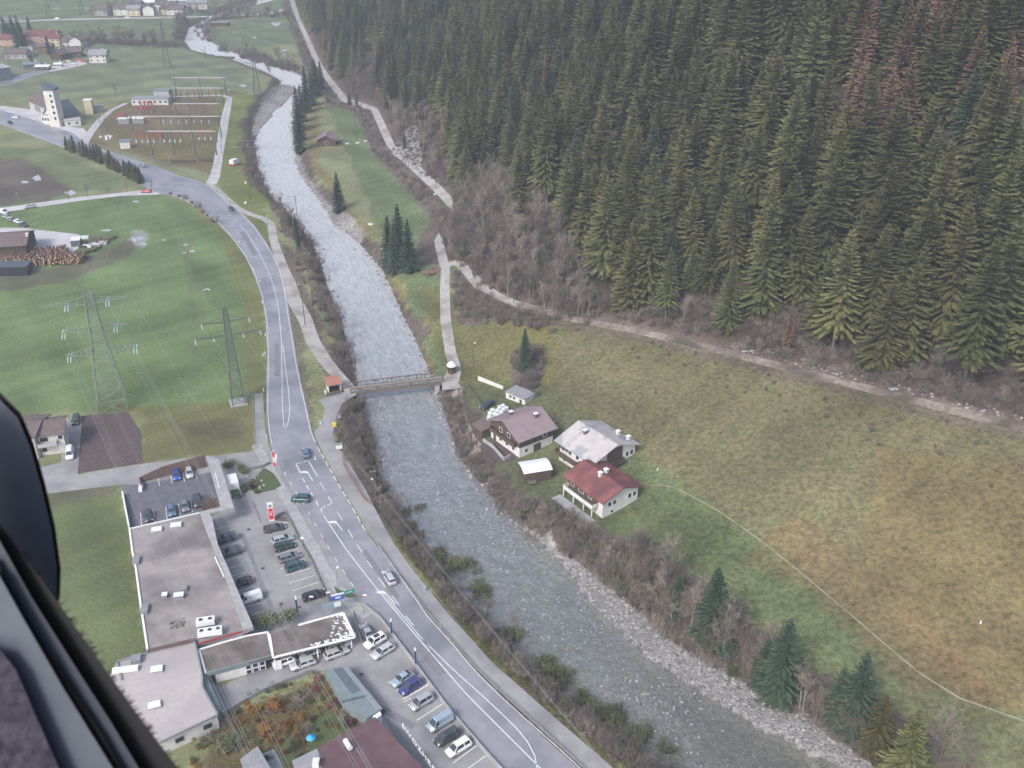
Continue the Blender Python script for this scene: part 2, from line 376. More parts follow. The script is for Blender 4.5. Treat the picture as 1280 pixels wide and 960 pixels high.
# ---------------------------------------------------------------- river water
NR = 500; a_, b_ = resample(bl, NR), resample(br, NR); RIVL, RIVR = a_, b_; MC = 14; vs = []; foam = []; flow = []
sl_ = np.r_[0, np.cumsum(np.hypot(*np.diff((a_+b_)/2, axis=0).T))]; wd_ = np.hypot(*(a_-b_).T)
pr_l = np.linspace(0, 1, NR)
for i in range(NR):
    for j in range(MC):
        t = (j / (MC-1)) * 1.10 - .05; x = a_[i,0]*(1-t) + b_[i,0]*t; y = a_[i,1]*(1-t) + b_[i,1]*t
        vs.append((x, y, WZ)); flow.append((sl_[i], t*wd_[i], 0)); foam.append(float(np.interp(y, [110, 175, 215, 250, 330, 600], [.04, .10, .16, .30, .46, .60])))
fs = [(i*MC+j, i*MC+j+1, (i+1)*MC+j+1, (i+1)*MC+j) for i in range(NR-1) for j in range(MC-1)]
me = bpy.data.meshes.new('river'); me.from_pydata(vs, [], fs)
fl_ = me.attributes.new('flow', 'FLOAT_VECTOR', 'POINT'); fl_.data.foreach_set('vector', np.array(flow).ravel())
at = me.attributes.new('foam', 'FLOAT', 'POINT'); at.data.foreach_set('value', foam)
def water_mat():
    m = bpy.data.materials.new('river_water'); m.use_nodes = True; n, l = m.node_tree.nodes, m.node_tree.links
    n.remove(n['Principled BSDF']); out = n['Material Output']; g = n.new('ShaderNodeNewGeometry')
    def noise(s, d, r=.6, dist=0):
        t = n.new('ShaderNodeTexNoise'); t.inputs['Scale'].default_value = s; t.inputs['Detail'].default_value = d; t.inputs['Roughness'].default_value = r
        t.inputs['Distortion'].default_value = dist; l.new(g.outputs['Position'], t.inputs['Vector']); return t.outputs['Fac']
    ad = n.new('ShaderNodeMath'); ad.inputs[1].default_value = .5; ad.operation = 'MULTIPLY_ADD'; l.new(noise(2.2, 5), ad.inputs[0]); l.new(noise(.5, 6, .7, 1.2), ad.inputs[2])
    bp = n.new('ShaderNodeBump'); bp.inputs['Distance'].default_value = .5; l.new(ad.outputs[0], bp.inputs['Height'])
    tr = n.new('ShaderNodeBsdfTransparent'); tr.inputs[0].default_value = (.86,.88,.82,1)
    gl = n.new('ShaderNodeBsdfGlossy'); gl.inputs['Roughness'].default_value = .22; l.new(bp.outputs[0], gl.inputs['Normal'])
    df = n.new('ShaderNodeBsdfDiffuse'); df.inputs[0].default_value = (.52,.54,.56,1); l.new(bp.outputs[0], df.inputs['Normal'])
    fr = n.new('ShaderNodeFresnel'); fr.inputs['IOR'].default_value = 1.33; l.new(bp.outputs[0], fr.inputs['Normal'])
    mx = n.new('ShaderNodeMixShader'); l.new(fr.outputs[0], mx.inputs[0]); l.new(tr.outputs[0], mx.inputs[1]); l.new(gl.outputs[0], mx.inputs[2])
    at = n.new('ShaderNodeAttribute'); at.attribute_name = 'foam'
    # white water: noise threshold driven by how broken the water is
    fa = n.new('ShaderNodeAttribute'); fa.attribute_name = 'flow'; mpf = n.new('ShaderNodeMapping'); mpf.inputs['Scale'].default_value = (.16, .55, 1); l.new(fa.outputs['Vector'], mpf.inputs['Vector'])
    tf = n.new('ShaderNodeTexNoise'); tf.inputs['Scale'].default_value = 1; tf.inputs['Detail'].default_value = 8; tf.inputs['Roughness'].default_value = .75; tf.inputs['Distortion'].default_value = .8; l.new(mpf.outputs[0], tf.inputs['Vector'])
    av = n.new('ShaderNodeMath'); av.operation = 'MULTIPLY_ADD'; av.inputs[1].default_value = .55; l.new(noise(1.1, 12, .85, .9), av.inputs[0])
    a2 = n.new('ShaderNodeMath'); a2.operation = 'MULTIPLY'; a2.inputs[1].default_value = .55; l.new(tf.outputs['Fac'], a2.inputs[0]); l.new(a2.outputs[0], av.inputs[2]); nz = av.outputs[0]; s1 = n.new('ShaderNodeMath'); s1.operation = 'ADD'; l.new(nz, s1.inputs[0]); l.new(at.outputs['Fac'], s1.inputs[1])
    mr = n.new('ShaderNodeMapRange'); mr.inputs[1].default_value, mr.inputs[2].default_value, mr.inputs[3].default_value, mr.inputs[4].default_value = .62, 1.16, .02, 1
    l.new(s1.outputs[0], mr.inputs[0])
    m2 = n.new('ShaderNodeMixShader'); l.new(mr.outputs[0], m2.inputs[0]); l.new(mx.outputs[0], m2.inputs[1]); l.new(df.outputs[0], m2.inputs[2])
    l.new(m2.outputs[0], out.inputs[0]); return m
me.materials.append(water_mat()); river = link(me, 'river', kind='structure')

# ---------------------------------------------------------------- roads, paths and lots
mat('asphalt', (.225,.22,.25), .38, (.275,.27,.30), .35, 10, .008, 6, col3=(.165,.17,.19), scale3=.09, obj=False, spec=.5)
mat('asphalt_light', (.255,.25,.26), .9, (.30,.295,.30), .5, 8, .01, 6, col3=(.20,.195,.205), scale3=.12, obj=False)
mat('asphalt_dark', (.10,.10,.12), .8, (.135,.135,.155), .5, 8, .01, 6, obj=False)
mat('gravel_path', (.31,.30,.29), .95, (.41,.395,.385), .8, 8, .06, 5, col3=(.24,.22,.20), scale3=.15, obj=False)
mat('track_dirt', (.16,.125,.11), .95, (.30,.26,.23), .7, 9, .1, 3, col3=(.09,.075,.06), scale3=.12, obj=False)
mat('paint_white', (.72,.72,.72), .6, (.55,.55,.55), 2.5, 6, obj=False)
mat('footway', (.27,.25,.20), .95, (.17,.17,.10), .35, 6, obj=False)
mat('soil', (.075,.055,.058), .95, (.115,.085,.085), .9, 9, .12, 3, obj=False)
mat('concrete', (.36,.36,.37), .85, (.27,.27,.275), .7, 8, .01, 8)
mat('pale_yard', (.40,.38,.39), .9, (.52,.50,.52), .12, 7, obj=False)
def sheet(name, pts, z, m, parent=None, kind='structure', thick=.25, **kw):
    mb = MB(); mb.prism([P(a, b, 0) for a, b in pts], z - thick, z, bottom=False); return mb.build(name, m, parent, kind=kind, **kw)
def stripmesh(pts, width, z, thick=.25, step=None, follow=False):
    """ribbon of constant width along world points"""
    a = np.array([[p[0], p[1]] for p in pts]); L = np.hypot(*np.diff(a, axis=0).T).sum()
    n = max(2, int(L / (step or 2.0)) + 1)
    c = resample(pts, n); t = np.gradient(c, axis=0); t /= np.linalg.norm(t, axis=1)[:, None] + 1e-9; nn = np.c_[-t[:,1], t[:,0]]
    w = np.full(n, width) if np.isscalar(width) else np.interp(np.linspace(0, 1, n), np.linspace(0, 1, len(width)), width)
    mb = MB(); vs = []
    for k in range(n):
        for s in (-.5, 0, .5):
            x, y = c[k] + nn[k]*w[k]*s; vs.append((x, y, (hz(x, y) if follow else 0) + z))
        for s in (-.5, .5):
            x, y = c[k] + nn[k]*w[k]*s; vs.append((x, y, (hz(x, y) if follow else 0) + z - thick))
    fs = []
    for k in range(n-1):
        a0, b0 = k*5, (k+1)*5
        fs += [(a0, a0+1, b0+1, b0), (a0+1, a0+2, b0+2, b0+1), (a0+3, a0, b0, b0+3), (a0+2, a0+4, b0+4, b0+2)]
    fs = [tuple(reversed(f)) for f in fs]
    mb.add(vs, fs); return mb
RL = [(-40,142),(0,155),(40,170),(75,183),(100,193),(130,206),(160,221),(185,236),(200,242),(222,246),(250,262),(272,279),(292,300),(307,322),(318,345),(327,372),(332,400),(334,440),(333,480),(333,515),(336,545),(341,565),(350,585),(362,608),(380,638),(400,670),(420,702),(436,724),(448,744),(463,762),(477,778),(491,795),(518,829),(537,854),(557,880),(583,912),(609,941),(660,1003)]
RR = [(-40,124),(0,137),(30,146),(60,156),(90,166),(110,181),(150,193),(200,210),(230,221.5),(245,225),(260,231),(282,250),(301,264),(320,284),(335,306),(350,333),(357,360),(363,400),(368,430),(373,460),(378,486),(385,515),(390,541),(397,558),(425,609.5),(439,632),(460,668),(470,681),(503,726),(534,770),(566,806),(592,837),(619,864),(640,885),(700,940),(770,1003)]
road = sheet('road', RL + RR[::-1], .04, 'asphalt')
sheet('side_road', [(-80,620),(45,603),(101,593),(169,581),(240,572.5),(312,565),(334,560),(342,572),(330,584),(268,590),(172,606),(152,605.5),(52,618),(-80,640)], .03, 'asphalt_light')
sheet('side_road', [(-60,268),(0,260),(36,255),(100,246),(150,241),(192,236),(200,243),(150,245),(100,251),(40,260),(0,266),(-60,276)], .03, 'pale_yard')
LOT = [(262,572),(318,566),(336,562)] + RL[21:] + [(600,1060),(480,930),(468,893),(430,832),(405,836),(325,858),(290,806),(240,645)]
sheet('parking_lot', LOT, .02, 'asphalt_light')
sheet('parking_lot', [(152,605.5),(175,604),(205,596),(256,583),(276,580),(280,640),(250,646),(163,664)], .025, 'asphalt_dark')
sheet('courtyard', [(257,846),(275,860),(326,832),(345,822),(440,800),(445,830),(405,838),(385,838),(330,862),(274,892)], .022, 'asphalt_light')
link(stripmesh(PL([(320,556),(334,580),(347,603),(372,648),(395,690),(418,730),(440,757),(460,771)]), 2.2, .10).mesh('p', 'concrete'), 'pavement', kind='structure')
OUT = [(398,500),(441,486.5),(446,493),(428,504),(421,520),(416,540),(419,556),(430,569),(457,612),(472,642),(491,678),(518,715),(560,767),(615,828),(700,903),(757,952),(800,990)]
INN = [(755,990),(742,970),(706,936),(646,882),(624,861),(597,835),(571,805),(538,768),(507,726),(473,681),(462,667),(441,631),(427,609),(399,557),(392,540),(398,534),(403,524),(406,510)]
sheet('footpath', OUT + INN, .06, 'asphalt_light')
cyc = PL([(255,229),(268,234),(282,247),(297,260),(313,268),(330,273),(339,280),(341,295),(345,310),(352,330),(361,352),(366,372),(375,388),(383,402),(387,416),(393,430),(406,450),(418,465),(430,478),(440,489)])
link(stripmesh(cyc, [2.6,2.6,2.6,2.6,3,3,3.2,3.4,3.6,4.6,4.6,4.2,4,3.6,3.4], .05).mesh('p', 'gravel_path'), 'cycle_path', kind='structure')
link(stripmesh(PL([(263,231),(268,222),(272,205),(276,180),(281,150),(287,122),(278,119),(240,120),(215,121)]), [5,4,4,4.4,4.4,4,3,3], .03).mesh('p', 'pale_yard'), 'access_road', kind='structure')
link(stripmesh(PL([(100,184),(113,166),(125,150),(140,137),(158,129)]), [6,4,4,3,3], .03).mesh('p', 'pale_yard'), 'access_road', kind='structure')
link(stripmesh(PL([(-60,31),(0,28),(60,25),(120,23.5),(200,22),(260,20.5),(300,19.5),(330,17.5),(352,13.5),(366,6)]), [7,7,7,7,7,7,5,5], .05, step=8).mesh('p', 'pale_yard'), 'valley_road', kind='structure')
sheet('church_forecourt', [(0,132),(40,137),(75,158),(104,160),(112,170),(95,178),(60,163),(0,144)], .02, 'pale_yard')
sheet('driveway', [(80,524),(103,522),(98,593.5),(46,602.5),(44,586),(76,578)], .02, 'asphalt_light')
sheet('tilled_plot', [(103,520),(160,515),(176,540),(179,579),(97,592)], .05, 'soil')
sheet('sawmill_yard', [(-40,284),(28,285),(99,293),(103,306),(85,320),(60,322),(30,314),(-40,318)], .02, 'pale_yard')
# tracks of the right bank
lane = [G(a,b) for a,b in [(566,480),(570,463),(563,440),(557,400),(556,360),(557,338),(552,318),(548,300),(553,291)]]
link(stripmesh(lane, 3.2, .12, follow=True).mesh('p', 'gravel_path'), 'farm_lane', kind='structure')
sheet('farm_yard', [(552,475),(560,463),(574,462),(582,472),(632,491),(662,508),(655,524),(640,516),(612,506),(598,497),(588,488),(575,485),(553,487)], .09, 'gravel_path')
link(stripmesh(PL([(572,484),(571,500),(577,525),(587,548),(600,562)]), 3, .04, follow=True).mesh('p', 'track_dirt'), 'riverside_track', kind='structure')
br_ = [G(a,b) for a,b in [(557,336),(565,327),(576,331),(588,344),(600,357.5),(625,372),(650,382)]]
link(stripmesh(br_, [2.6,3,3.6,2.8,2.6], .16, follow=True).mesh('p', 'gravel_path'), 'forest_track', kind='structure')
mid = [Vector((p.x, p.y, 0)) for p in foot[13+2-0:]]
mid = [P(*q) for q in FOOT[12:]]; mid.append(foot[-1])
link(stripmesh(mid, [2.4,2.4,2.8,3,3.4,3.6,3.6], .16, follow=True).mesh('p', 'track_dirt'), 'forest_track', kind='structure')
ups = [foot[1]] + [P(*q) for q in FOOT[:9]]
link(stripmesh(ups, [4.5,4.5,5,4,3.6,4,3.6,3.6], .2, follow=True, step=4).mesh('p', 'gravel_path'), 'forest_track', kind='structure')
link(stripmesh([G(a,b) for a,b in [(812,607),(830,606),(850,612),(900,640),(950,675),(1000,715),(1050,757),(1100,800),(1150,842),(1200,873),(1285,903)]], .26, .07, .1, follow=True).mesh('p', 'footway'), 'footway', kind='structure')

# road paint: each line an own piece of the road
def dash(pts, w=.15, z=.056, parent=None, z0=0, on=None, off=None):
    p = PL(pts, z0)
    if not on: return stripmesh(p, w, z0 + z, .008, step=3).build('lane_marking', 'paint_white', parent or road)
    c = resample(p, 400); d = np.r_[0, np.cumsum(np.hypot(*np.diff(c, axis=0).T))]; t = 0
    while t + on < d[-1] + .5:
        s = [(np.interp(t + k*on, d, c[:,0]), np.interp(t + k*on, d, c[:,1])) for k in (0, 1)]
        stripmesh(s, w, z0 + z, .008, step=9).build('lane_marking', 'paint_white', parent or road); t += on + off
dash([(0,153),(40,168.5),(75,181.5),(100,191.5)], .15)
dash([(215,243.5),(228,248),(250,261),(273,278.5),(293,300),(308,322),(319.5,345),(328.5,372),(333.5,400),(335.5,440),(335,480),(334.5,515),(337.5,545),(340,556)])
dash([(200,211.5),(228,222),(245,226.5)]); dash([(262,232.5),(281,250.5),(299,264),(318,284.5),(333.5,307),(348,333),(355,360),(361,400),(366,430),(371,460),(376.5,486),(383,515),(389,541),(394,552)])
dash([(300,281),(312,297),(323,314),(334,336),(343,360),(348,385),(350.5,410),(352,430),(352.5,470),(353,510),(355.5,538),(360,530),(362.5,515),(361,490),(357,460),(353.5,432)])
dash([(190,223),(215,231),(238,238),(262,247),(282,262),(300,281)], .15, on=3, off=4)
dash([(341,562),(345,574)], .15, on=2, off=2)
dash([(397,559),(425,609),(439,632),(458,666)], .2, on=2.2, off=1.3)
dash([(355,590),(370,615),(390,648),(412,687),(436,724),(446,741)], .14, on=1.5, off=3)
dash([(473,683),(504,727),(535,771),(567,807),(593,838),(620,865),(650,893),(700,937),(735,970)], .14)
# turning lanes in front of the market
dash([(370,580),(385,576)], .2, on=1.3, off=.5); dash([(370,580),(376,592)], .2); dash([(386,577),(397,596)], .2)
dash([(378,598),(381,603)], .2); dash([(383,607),(386,612)],.2); dash([(389,616),(392,622)],.2); dash([(395,626),(398,633)],.2)
dash([(400,603),(406,612)],.15); dash([(410,620),(415,628.5)], .2); dash([(401,636),(415,629)], .2, on=1.2, off=.5); dash([(401,636),(403,641)], .2)
dash([(405,645),(432,686),(470,735),(500,771),(540,818),(583,868),(640,925),(680,965)], .18)
dash([(476,739),(500,766),(527,798),(565,836),(600,867),(628,893),(655,920),(668,942),(672,965)], .16)
for a, b in [((422,641),(428,650.5)),((435,662),(441,672.5)),((446,681),(453,691)),((459,701),(465,710)),((473,722),(482,734)),((490,745),(499,757)),((507,770),(517,782)),((527,797),(539,811))]: dash([a, b], .15)
for a, b in [((390,681),(396,687)),((393,677.5),(399,684.5))]: dash([a,b], .45)
dash([(390.5,676),(398,688)], .12)
def arrow(px, py, qx, qy):
    a, b = P(px, py), P(qx, qy); d = (b-a); L = d.length; d.normalize(); n = Vector((-d.y, d.x, 0))
    pts = [a + n*.1, a - n*.1, b - d*1.1 - n*.1, b - d*1.1 - n*.12 , b - d*.5 - n*.1, b - d*.1 + n*.55, b + d*.1 + n*1.5, b - d*.75 + n*1.15, b - d*1.0 + n*.5, b - d*1.6 + n*.1]
    MB().prism(pts, .046, .057, bottom=False).build('turn_arrow', 'paint_white', road)
arrow(391,601,383,588); arrow(428,663,418,650); arrow(494,755,478,737)
dash([(345,568),(349,577),(344,581)], .5)
# ---------------------------------------------------------------- trees
mat('needles', (.042,.050,.021), .75, (.128,.126,.050), 1.1, 5, rnd=.42, spec=.15)
mat('needles_blue', (.030,.052,.036), .75, (.062,.090,.058), 1.1, 5, rnd=.2, spec=.15)
mat('needles_orange', (.13,.080,.055), .85, (.19,.125,.085), 1.3, 5, rnd=.25, spec=.1)
mat('bark', (.11,.085,.07), .95, (.17,.14,.12), 3, 5, rnd=.2)
mat('bark_pale', (.33,.30,.28), .9, (.2,.17,.15), 3, 5)
mat('twigs', (.135,.112,.100), .95, (.205,.175,.158), 1.2, 4, rnd=.22, spec=.05)
mat('twigs_pale', (.30,.26,.225), .95, (.19,.16,.135), 1.2, 4, rnd=.22, spec=.05)
mat('leaves', (.07,.085,.042), .8, (.14,.14,.075), 1.5, 5, rnd=.3, spec=.15)
mat('bush_orange', (.26,.14,.04), .85, (.16,.09,.035), 1.5, 5, rnd=.25, spec=.1)
mat('bush_red', (.16,.05,.055), .85, (.10,.035,.04), 1.5, 5, rnd=.2, spec=.1)

def spruce(seed, h=24.0, r=3.6, bare=.12, dens=1.0, droop=.5, nlev=24):
    """returns (trunk MB, crown MB): whorls of drooping, feathered branches"""
    R = random.Random(seed); T, C = MB(), MB()
    T.tube((0,0,-1.2), (0,0,h*.5), .30, .17, 6, caps=False); T.tube((0,0,h*.5), (0,0,h*.98), .17, .03, 5)
    z = h * bare; lev = 0
    while z < h * .985:
        f = (z / h - bare) / (1 - bare)
        rr = r * (1 - f) ** .82 * (1.0 if f > .12 else .72 + f*2.3) * R.uniform(.86, 1.10) + .16
        nb = max(5, int((8 + 7*(1-f)) * dens)); a0 = R.uniform(0, 6.28)
        for k in range(nb):
            a = a0 + 6.283*k/nb + R.uniform(-.25, .25); L = rr * R.uniform(.72, 1.13)
            if R.random() < .05: continue
            zj = R.uniform(-.55, .55) * (1 - f*.6); dz = L * (droop * (1-f) - .42*f) + R.uniform(-.1, .1); ca, sa = math.cos(a), math.sin(a)
            def pt(t, s, up=0.0):
                rad = L*t; zz = z + zj - dz * t**1.5 + up + .18*L*max(0, t-.72)
                return (ca*rad - sa*s, sa*rad + ca*s, zz)
            w = L * .115 + .15
            # ridge with hanging side sprays left and right
            segs = 4 if L > 1.4 else 2; ts = [.08 + .92*i/segs for i in range(segs+1)]
            for i in range(segs):
                t0, t1 = ts[i], ts[i+1]; tm = (t0+t1)/2
                wl = w * (1.15 - .75*tm) * R.uniform(.75, 1.25); hang = .16 + .16*R.random()
                C.add([pt(t0,0), pt(t1,0), pt(min(1.02, t1-.02+.10), wl, -hang*(1-f)-.03), pt(tm-.07, wl*1.1, -hang)], [(0,1,2,3)])
                wr = w * (1.15 - .75*tm) * R.uniform(.75, 1.25)
                C.add([pt(t1,0), pt(t0,0), pt(tm-.07, -wr*1.1, -hang), pt(min(1.02, t1+.08), -wr, -hang*(1-f)-.03)], [(0,1,2,3)])
        z += h * (1-bare) / nlev * R.uniform(.75, 1.2) * (1.15 - .35*f); lev += 1
    C.tube((0,0,h*.965), (0,0,h*1.02), .09, .02, 4)
    return T, C

def bare_tree(seed, h=11.0, spread=3.6, n1=7, twigs=420, tw=.055, lean=0.0, trunk_r=.16):
    R = random.Random(seed); T, C = MB(), MB(); tips = []
    top = Vector((lean*h*.5, 0, h*.62)); T.tube((0,0,-.8), top*.5, trunk_r, trunk_r*.75, 6, caps=False); T.tube(top*.5, top, trunk_r*.75, trunk_r*.35, 5, caps=False)
    for i in range(n1 + 4):
        t = R.uniform(.32, 1.0); b = top * t; a = R.uniform(0, 6.28); L = spread * R.uniform(.7, 1.15) * (1.15 - .4*t)
        e = b + Vector((math.cos(a)*L*.75, math.sin(a)*L*.75, L * R.uniform(.55, 1.15)))
        T.tube(b, e, trunk_r*.32, trunk_r*.10, 4, caps=False); tips.append((b, e))
        for _ in range(2):
            q = b.lerp(e, R.uniform(.35, .8)); e2 = q + Vector((R.uniform(-1,1), R.uniform(-1,1), R.uniform(.2,1.2))) * (L*.42)
            T.tube(q, e2, trunk_r*.14, trunk_r*.05, 3, caps=False); tips.append((q, e2))
    tips.append((top*.8, top + Vector((0,0,h*.3))))
    for _ in range(twigs):
        b, e = R.choice(tips); p = b.lerp(e, R.uniform(.25, 1.0)) + Vector((R.gauss(0,.12), R.gauss(0,.12), R.gauss(0,.1)))
        d = (e - b).normalized()*.8 + Vector((R.gauss(0,.75), R.gauss(0,.75), R.gauss(.25,.55))); L = R.uniform(.5, 1.25) * h/11
        q = p + d.normalized() * L; s = Vector((R.gauss(0,1), R.gauss(0,1), R.gauss(0,1))).normalized() * tw
        C.add([p - s*.5, p + s*.5, q], [(0,1,2)])
        m = p.lerp(q, .55); C.add([m - s*.4, m + s*.4, m + (d + Vector((R.gauss(0,.9), R.gauss(0,.9), .2))).normalized()*L*.5], [(0,1,2)])
    return T, C

def shrub(seed, h=3.0, r=2.0, n=500, tw=.07, leafy=0):
    R = random.Random(seed); C = MB()
    stems = []
    for i in range(16):
        a = R.uniform(0, 6.28); rr = r * math.sqrt(R.random()) * .95; e = Vector((math.cos(a)*rr, math.sin(a)*rr, h * R.uniform(.6, 1.05) * (1 - .35*rr/r)))
        b = Vector((math.cos(a)*rr*.25, math.sin(a)*rr*.25, -.4)); stems.append((b, e)); C.tube(b, e, .04, .015, 3, caps=False)
    for _ in range(n):
        b, e = R.choice(stems); p = b.lerp(e, R.uniform(.2, 1)) + Vector((R.gauss(0,.22), R.gauss(0,.22), R.gauss(0,.12)))
        if leafy:
            d = Vector((R.gauss(0,1), R.gauss(0,1), R.gauss(0,.6))).normalized(); s = d.orthogonal().normalized()
            k = leafy * R.uniform(.6, 1.3); C.add([p, p + d*k*.5 + s*k*.35, p + d*k, p + d*k*.5 - s*k*.35], [(0,1,2,3)])
        else:
            d = (e-b).normalized()*.7 + Vector((R.gauss(0,.6), R.gauss(0,.6), R.gauss(.2,.5))); q = p + d.normalized()*R.uniform(.4,1.0)
            s = Vector((R.gauss(0,1), R.gauss(0,1), R.gauss(0,1))).normalized()*tw; C.add([p-s*.5, p+s*.5, q], [(0,1,2)])
    return C

def comb(parts, mats, name):
    m = MB()
    for i, p in enumerate(parts): m.add(p.v, p.f, i)
    return m.mesh(name, mats)
SP = []      # spruce kinds: (trunk mesh, crown mesh, one joined mesh, height)
for i, (h, r, b, dn, dr, cm) in enumerate([(26,4.5,.08,1.1,.42,'needles'),(23,4.1,.05,1.1,.36,'needles'),(28,4.2,.26,1.0,.5,'needles'),(19,3.7,.03,1.15,.34,'needles'),
                                           (25,4.9,.14,1.05,.46,'needles'),(21,3.6,.05,1.1,.38,'needles_blue'),(22,3.0,.2,.7,.25,'needles_orange')]):
    T, C = spruce(50+i, h, r, b, dn, dr); SP.append((T.mesh('trunk', 'bark'), C.mesh('crown', cm), comb([T, C], ['bark', cm], 'spruce%d' % i), h))
BT = []
for i, (h, s, n, tw, tm, bm) in enumerate([(11,3.6,520,.06,'twigs','bark'),(13,3.2,480,.06,'twigs_pale','bark_pale'),(8,3.2,460,.06,'twigs','bark'),(9,3.4,520,.06,'twigs_pale','bark')]):
    T, C = bare_tree(80+i, h, s, 7, n, tw, [0,.1,-.1,.05][i], .15); BT.append((T.mesh('trunk', bm), C.mesh('crown', tm), comb([T, C], [bm, tm], 'bare%d' % i), h))
SH = [shrub(11, 3.0, 2.0, 520).mesh('shrub', 'twigs'), shrub(12, 2.2, 1.8, 480).mesh('shrub', 'twigs_pale'), shrub(13, 3.6, 2.0, 560).mesh('shrub', 'twigs'),
      shrub(14, 2.4, 1.7, 1100, leafy=.22).mesh('shrub', 'leaves'), shrub(15, 1.8, 1.3, 420, leafy=.26).mesh('shrub', 'bush_orange'), shrub(16, 1.7, 1.1, 400, leafy=.26).mesh('shrub', 'bush_red')]

def scatter(name, pts, meshes, **kw):
    """ONE object: geometry-node instances of a few meshes on points (x, y, z, rot, scale, zscale, index)"""
    col = bpy.data.collections.new(name + '_kinds')
    for i, m in enumerate(meshes): col.objects.link(bpy.data.objects.new('%s_%02d' % (name, i), m))
    a = np.array(pts, float); me = bpy.data.meshes.new(name); me.from_pydata(a[:, :3].tolist(), [], [])
    r = me.attributes.new('rot', 'FLOAT_VECTOR', 'POINT'); r.data.foreach_set('vector', np.c_[a[:,3]*0 + (a[:,7] if a.shape[1] > 7 else 0), a[:,3]*0, a[:,3]].ravel())
    s = me.attributes.new('scl', 'FLOAT_VECTOR', 'POINT'); s.data.foreach_set('vector', np.c_[a[:,4], a[:,4], a[:,5]].ravel())
    k = me.attributes.new('kindno', 'INT', 'POINT'); k.data.foreach_set('value', a[:,6].astype(int))
    o = link(me, name, **kw); ng = bpy.data.node_groups.new(name, 'GeometryNodeTree')
    ng.interface.new_socket('Geometry', in_out='INPUT', socket_type='NodeSocketGeometry'); ng.interface.new_socket('Geometry', in_out='OUTPUT', socket_type='NodeSocketGeometry')
    n, l = ng.nodes, ng.links; gi, go = n.new('NodeGroupInput'), n.new('NodeGroupOutput'); ip = n.new('GeometryNodeInstanceOnPoints')
    ci = n.new('GeometryNodeCollectionInfo'); ci.inputs['Collection'].default_value = col; ci.inputs['Separate Children'].default_value = True; ci.inputs['Reset Children'].default_value = True
    ip.inputs['Pick Instance'].default_value = True
    for nm, ty, sock in (('rot','FLOAT_VECTOR','Rotation'), ('scl','FLOAT_VECTOR','Scale'), ('kindno','INT','Instance Index')):
        na = n.new('GeometryNodeInputNamedAttribute'); na.data_type = ty; na.inputs['Name'].default_value = nm; l.new(na.outputs[0], ip.inputs[sock])
    l.new(gi.outputs[0], ip.inputs['Points']); l.new(ci.outputs[0], ip.inputs['Instance']); l.new(ip.outputs[0], go.inputs[0])
    o.modifiers.new('scatter', 'NODES').node_group = ng; return o

def proj(x, y, z):
    d = y*math.cos(TH) - (z-CAMZ)*math.sin(TH); u = y*math.sin(TH) + (z-CAMZ)*math.cos(TH)
    return 640 + FPX*x/d, 480 - FPX*u/d, d

# --- the mountainside forest: jittered grid, thinned; shrub belts stay free of spruce
BELT = [np.array(p, float) for p in (
    [(548,290),(578,262),(600,215),(640,225),(690,290),(722,330),(732,370),(760,412),(700,402),(650,384),(600,358),(562,325)],
    [(478,150),(500,120),(535,120),(560,185),(575,240),(540,225),(505,200)],
    [(430,60),(470,75),(475,130),(440,125)],)]
cand = []
for gxv in np.arange(-700, 560, 6.9):
    for gyv in np.arange(120, 1500, 6.9):
        cand.append((gxv, gyv))
cand = np.array(cand) + rng.uniform(-3.6, 3.6, (len(cand), 2))
d_, s_, p_ = seg_dist(cand[:,0], cand[:,1], footxy); hgt = interpG(cand[:,0], cand[:,1])
pxc, pyc, dc = proj(cand[:,0], cand[:,1], hgt)
keep = (s_ > 0) & (d_ > 5.5) & (dc > 60) & (pxc > -120) & (pxc < 1420) & (pyc > -190) & (pyc < 700)
inb = np.zeros(len(cand), bool)
for b in BELT: inb |= inside(pxc, pyc, b)
openw = (d_ < 26) & (pxc > 960)        # sparser, taller edge to the right
rr_ = rng.random(len(cand))
keep &= ~(inb & (rr_ > .07)) & (rr_ < .90) & ~(openw & (rr_ > .62)) & ~((dc > 700) & (rr_ > .6))
cs = cand[keep]; hs = hgt[keep]; ps = np.c_[pxc[keep], pyc[keep]]; dcs = dc[keep]; dfo = d_[keep]
rec = []
for (x, y), z, (a, b), dpt, df in zip(cs, hs, ps, dcs, dfo):
    sc = random.choice([random.uniform(.75, 1.2), random.uniform(1.15, 1.42), random.uniform(1.0, 1.3)]); k = random.choices(range(7), [5,5,3,4,4,1,.3])[0]
    if a > 950 and b > 260: k = random.choice([0,2,2,4,4,1]); sc *= 1.12
    if a > 1040 and b < 210 and random.random() < .36: k = 6
    rec.append((x, y, z - .4, random.uniform(0, 6.28), sc*1.22, sc*random.uniform(.80, 1.0), k, (-40 < a < 1320 and -60 < b < 560), dpt))
vis = sorted([r for r in rec if r[7]], key=lambda r: r[8] / r[5] / SP[r[6]][3])
big = vis[:290]
frow = sorted([r for r in big if seg_dist(np.array([r[0]]), np.array([r[1]]), footxy)[0][0] < 17 and proj(r[0], r[1], r[2])[0] > 700 and r[6] != 6], key=lambda r: -proj(r[0], r[1], r[2])[0])
ORD = 'first second third fourth fifth sixth seventh eighth ninth tenth eleventh twelfth thirteenth fourteenth fifteenth sixteenth seventeenth eighteenth'.split()
fno = {id(r): i for i, r in enumerate(frow[:18])}
bigset = set(id(r) for r in big)
def put_tree(kind, x, y, z, rot, sc, zs, label, group, name='spruce_tree', cat='tree', src=None):
    e = empty(name, (x, y, z), rot, label, cat, group); e.scale = (sc, sc, zs); t = (src or SP)[kind]
    link(t[0], 'trunk', e); link(t[1], 'crown', e); return e
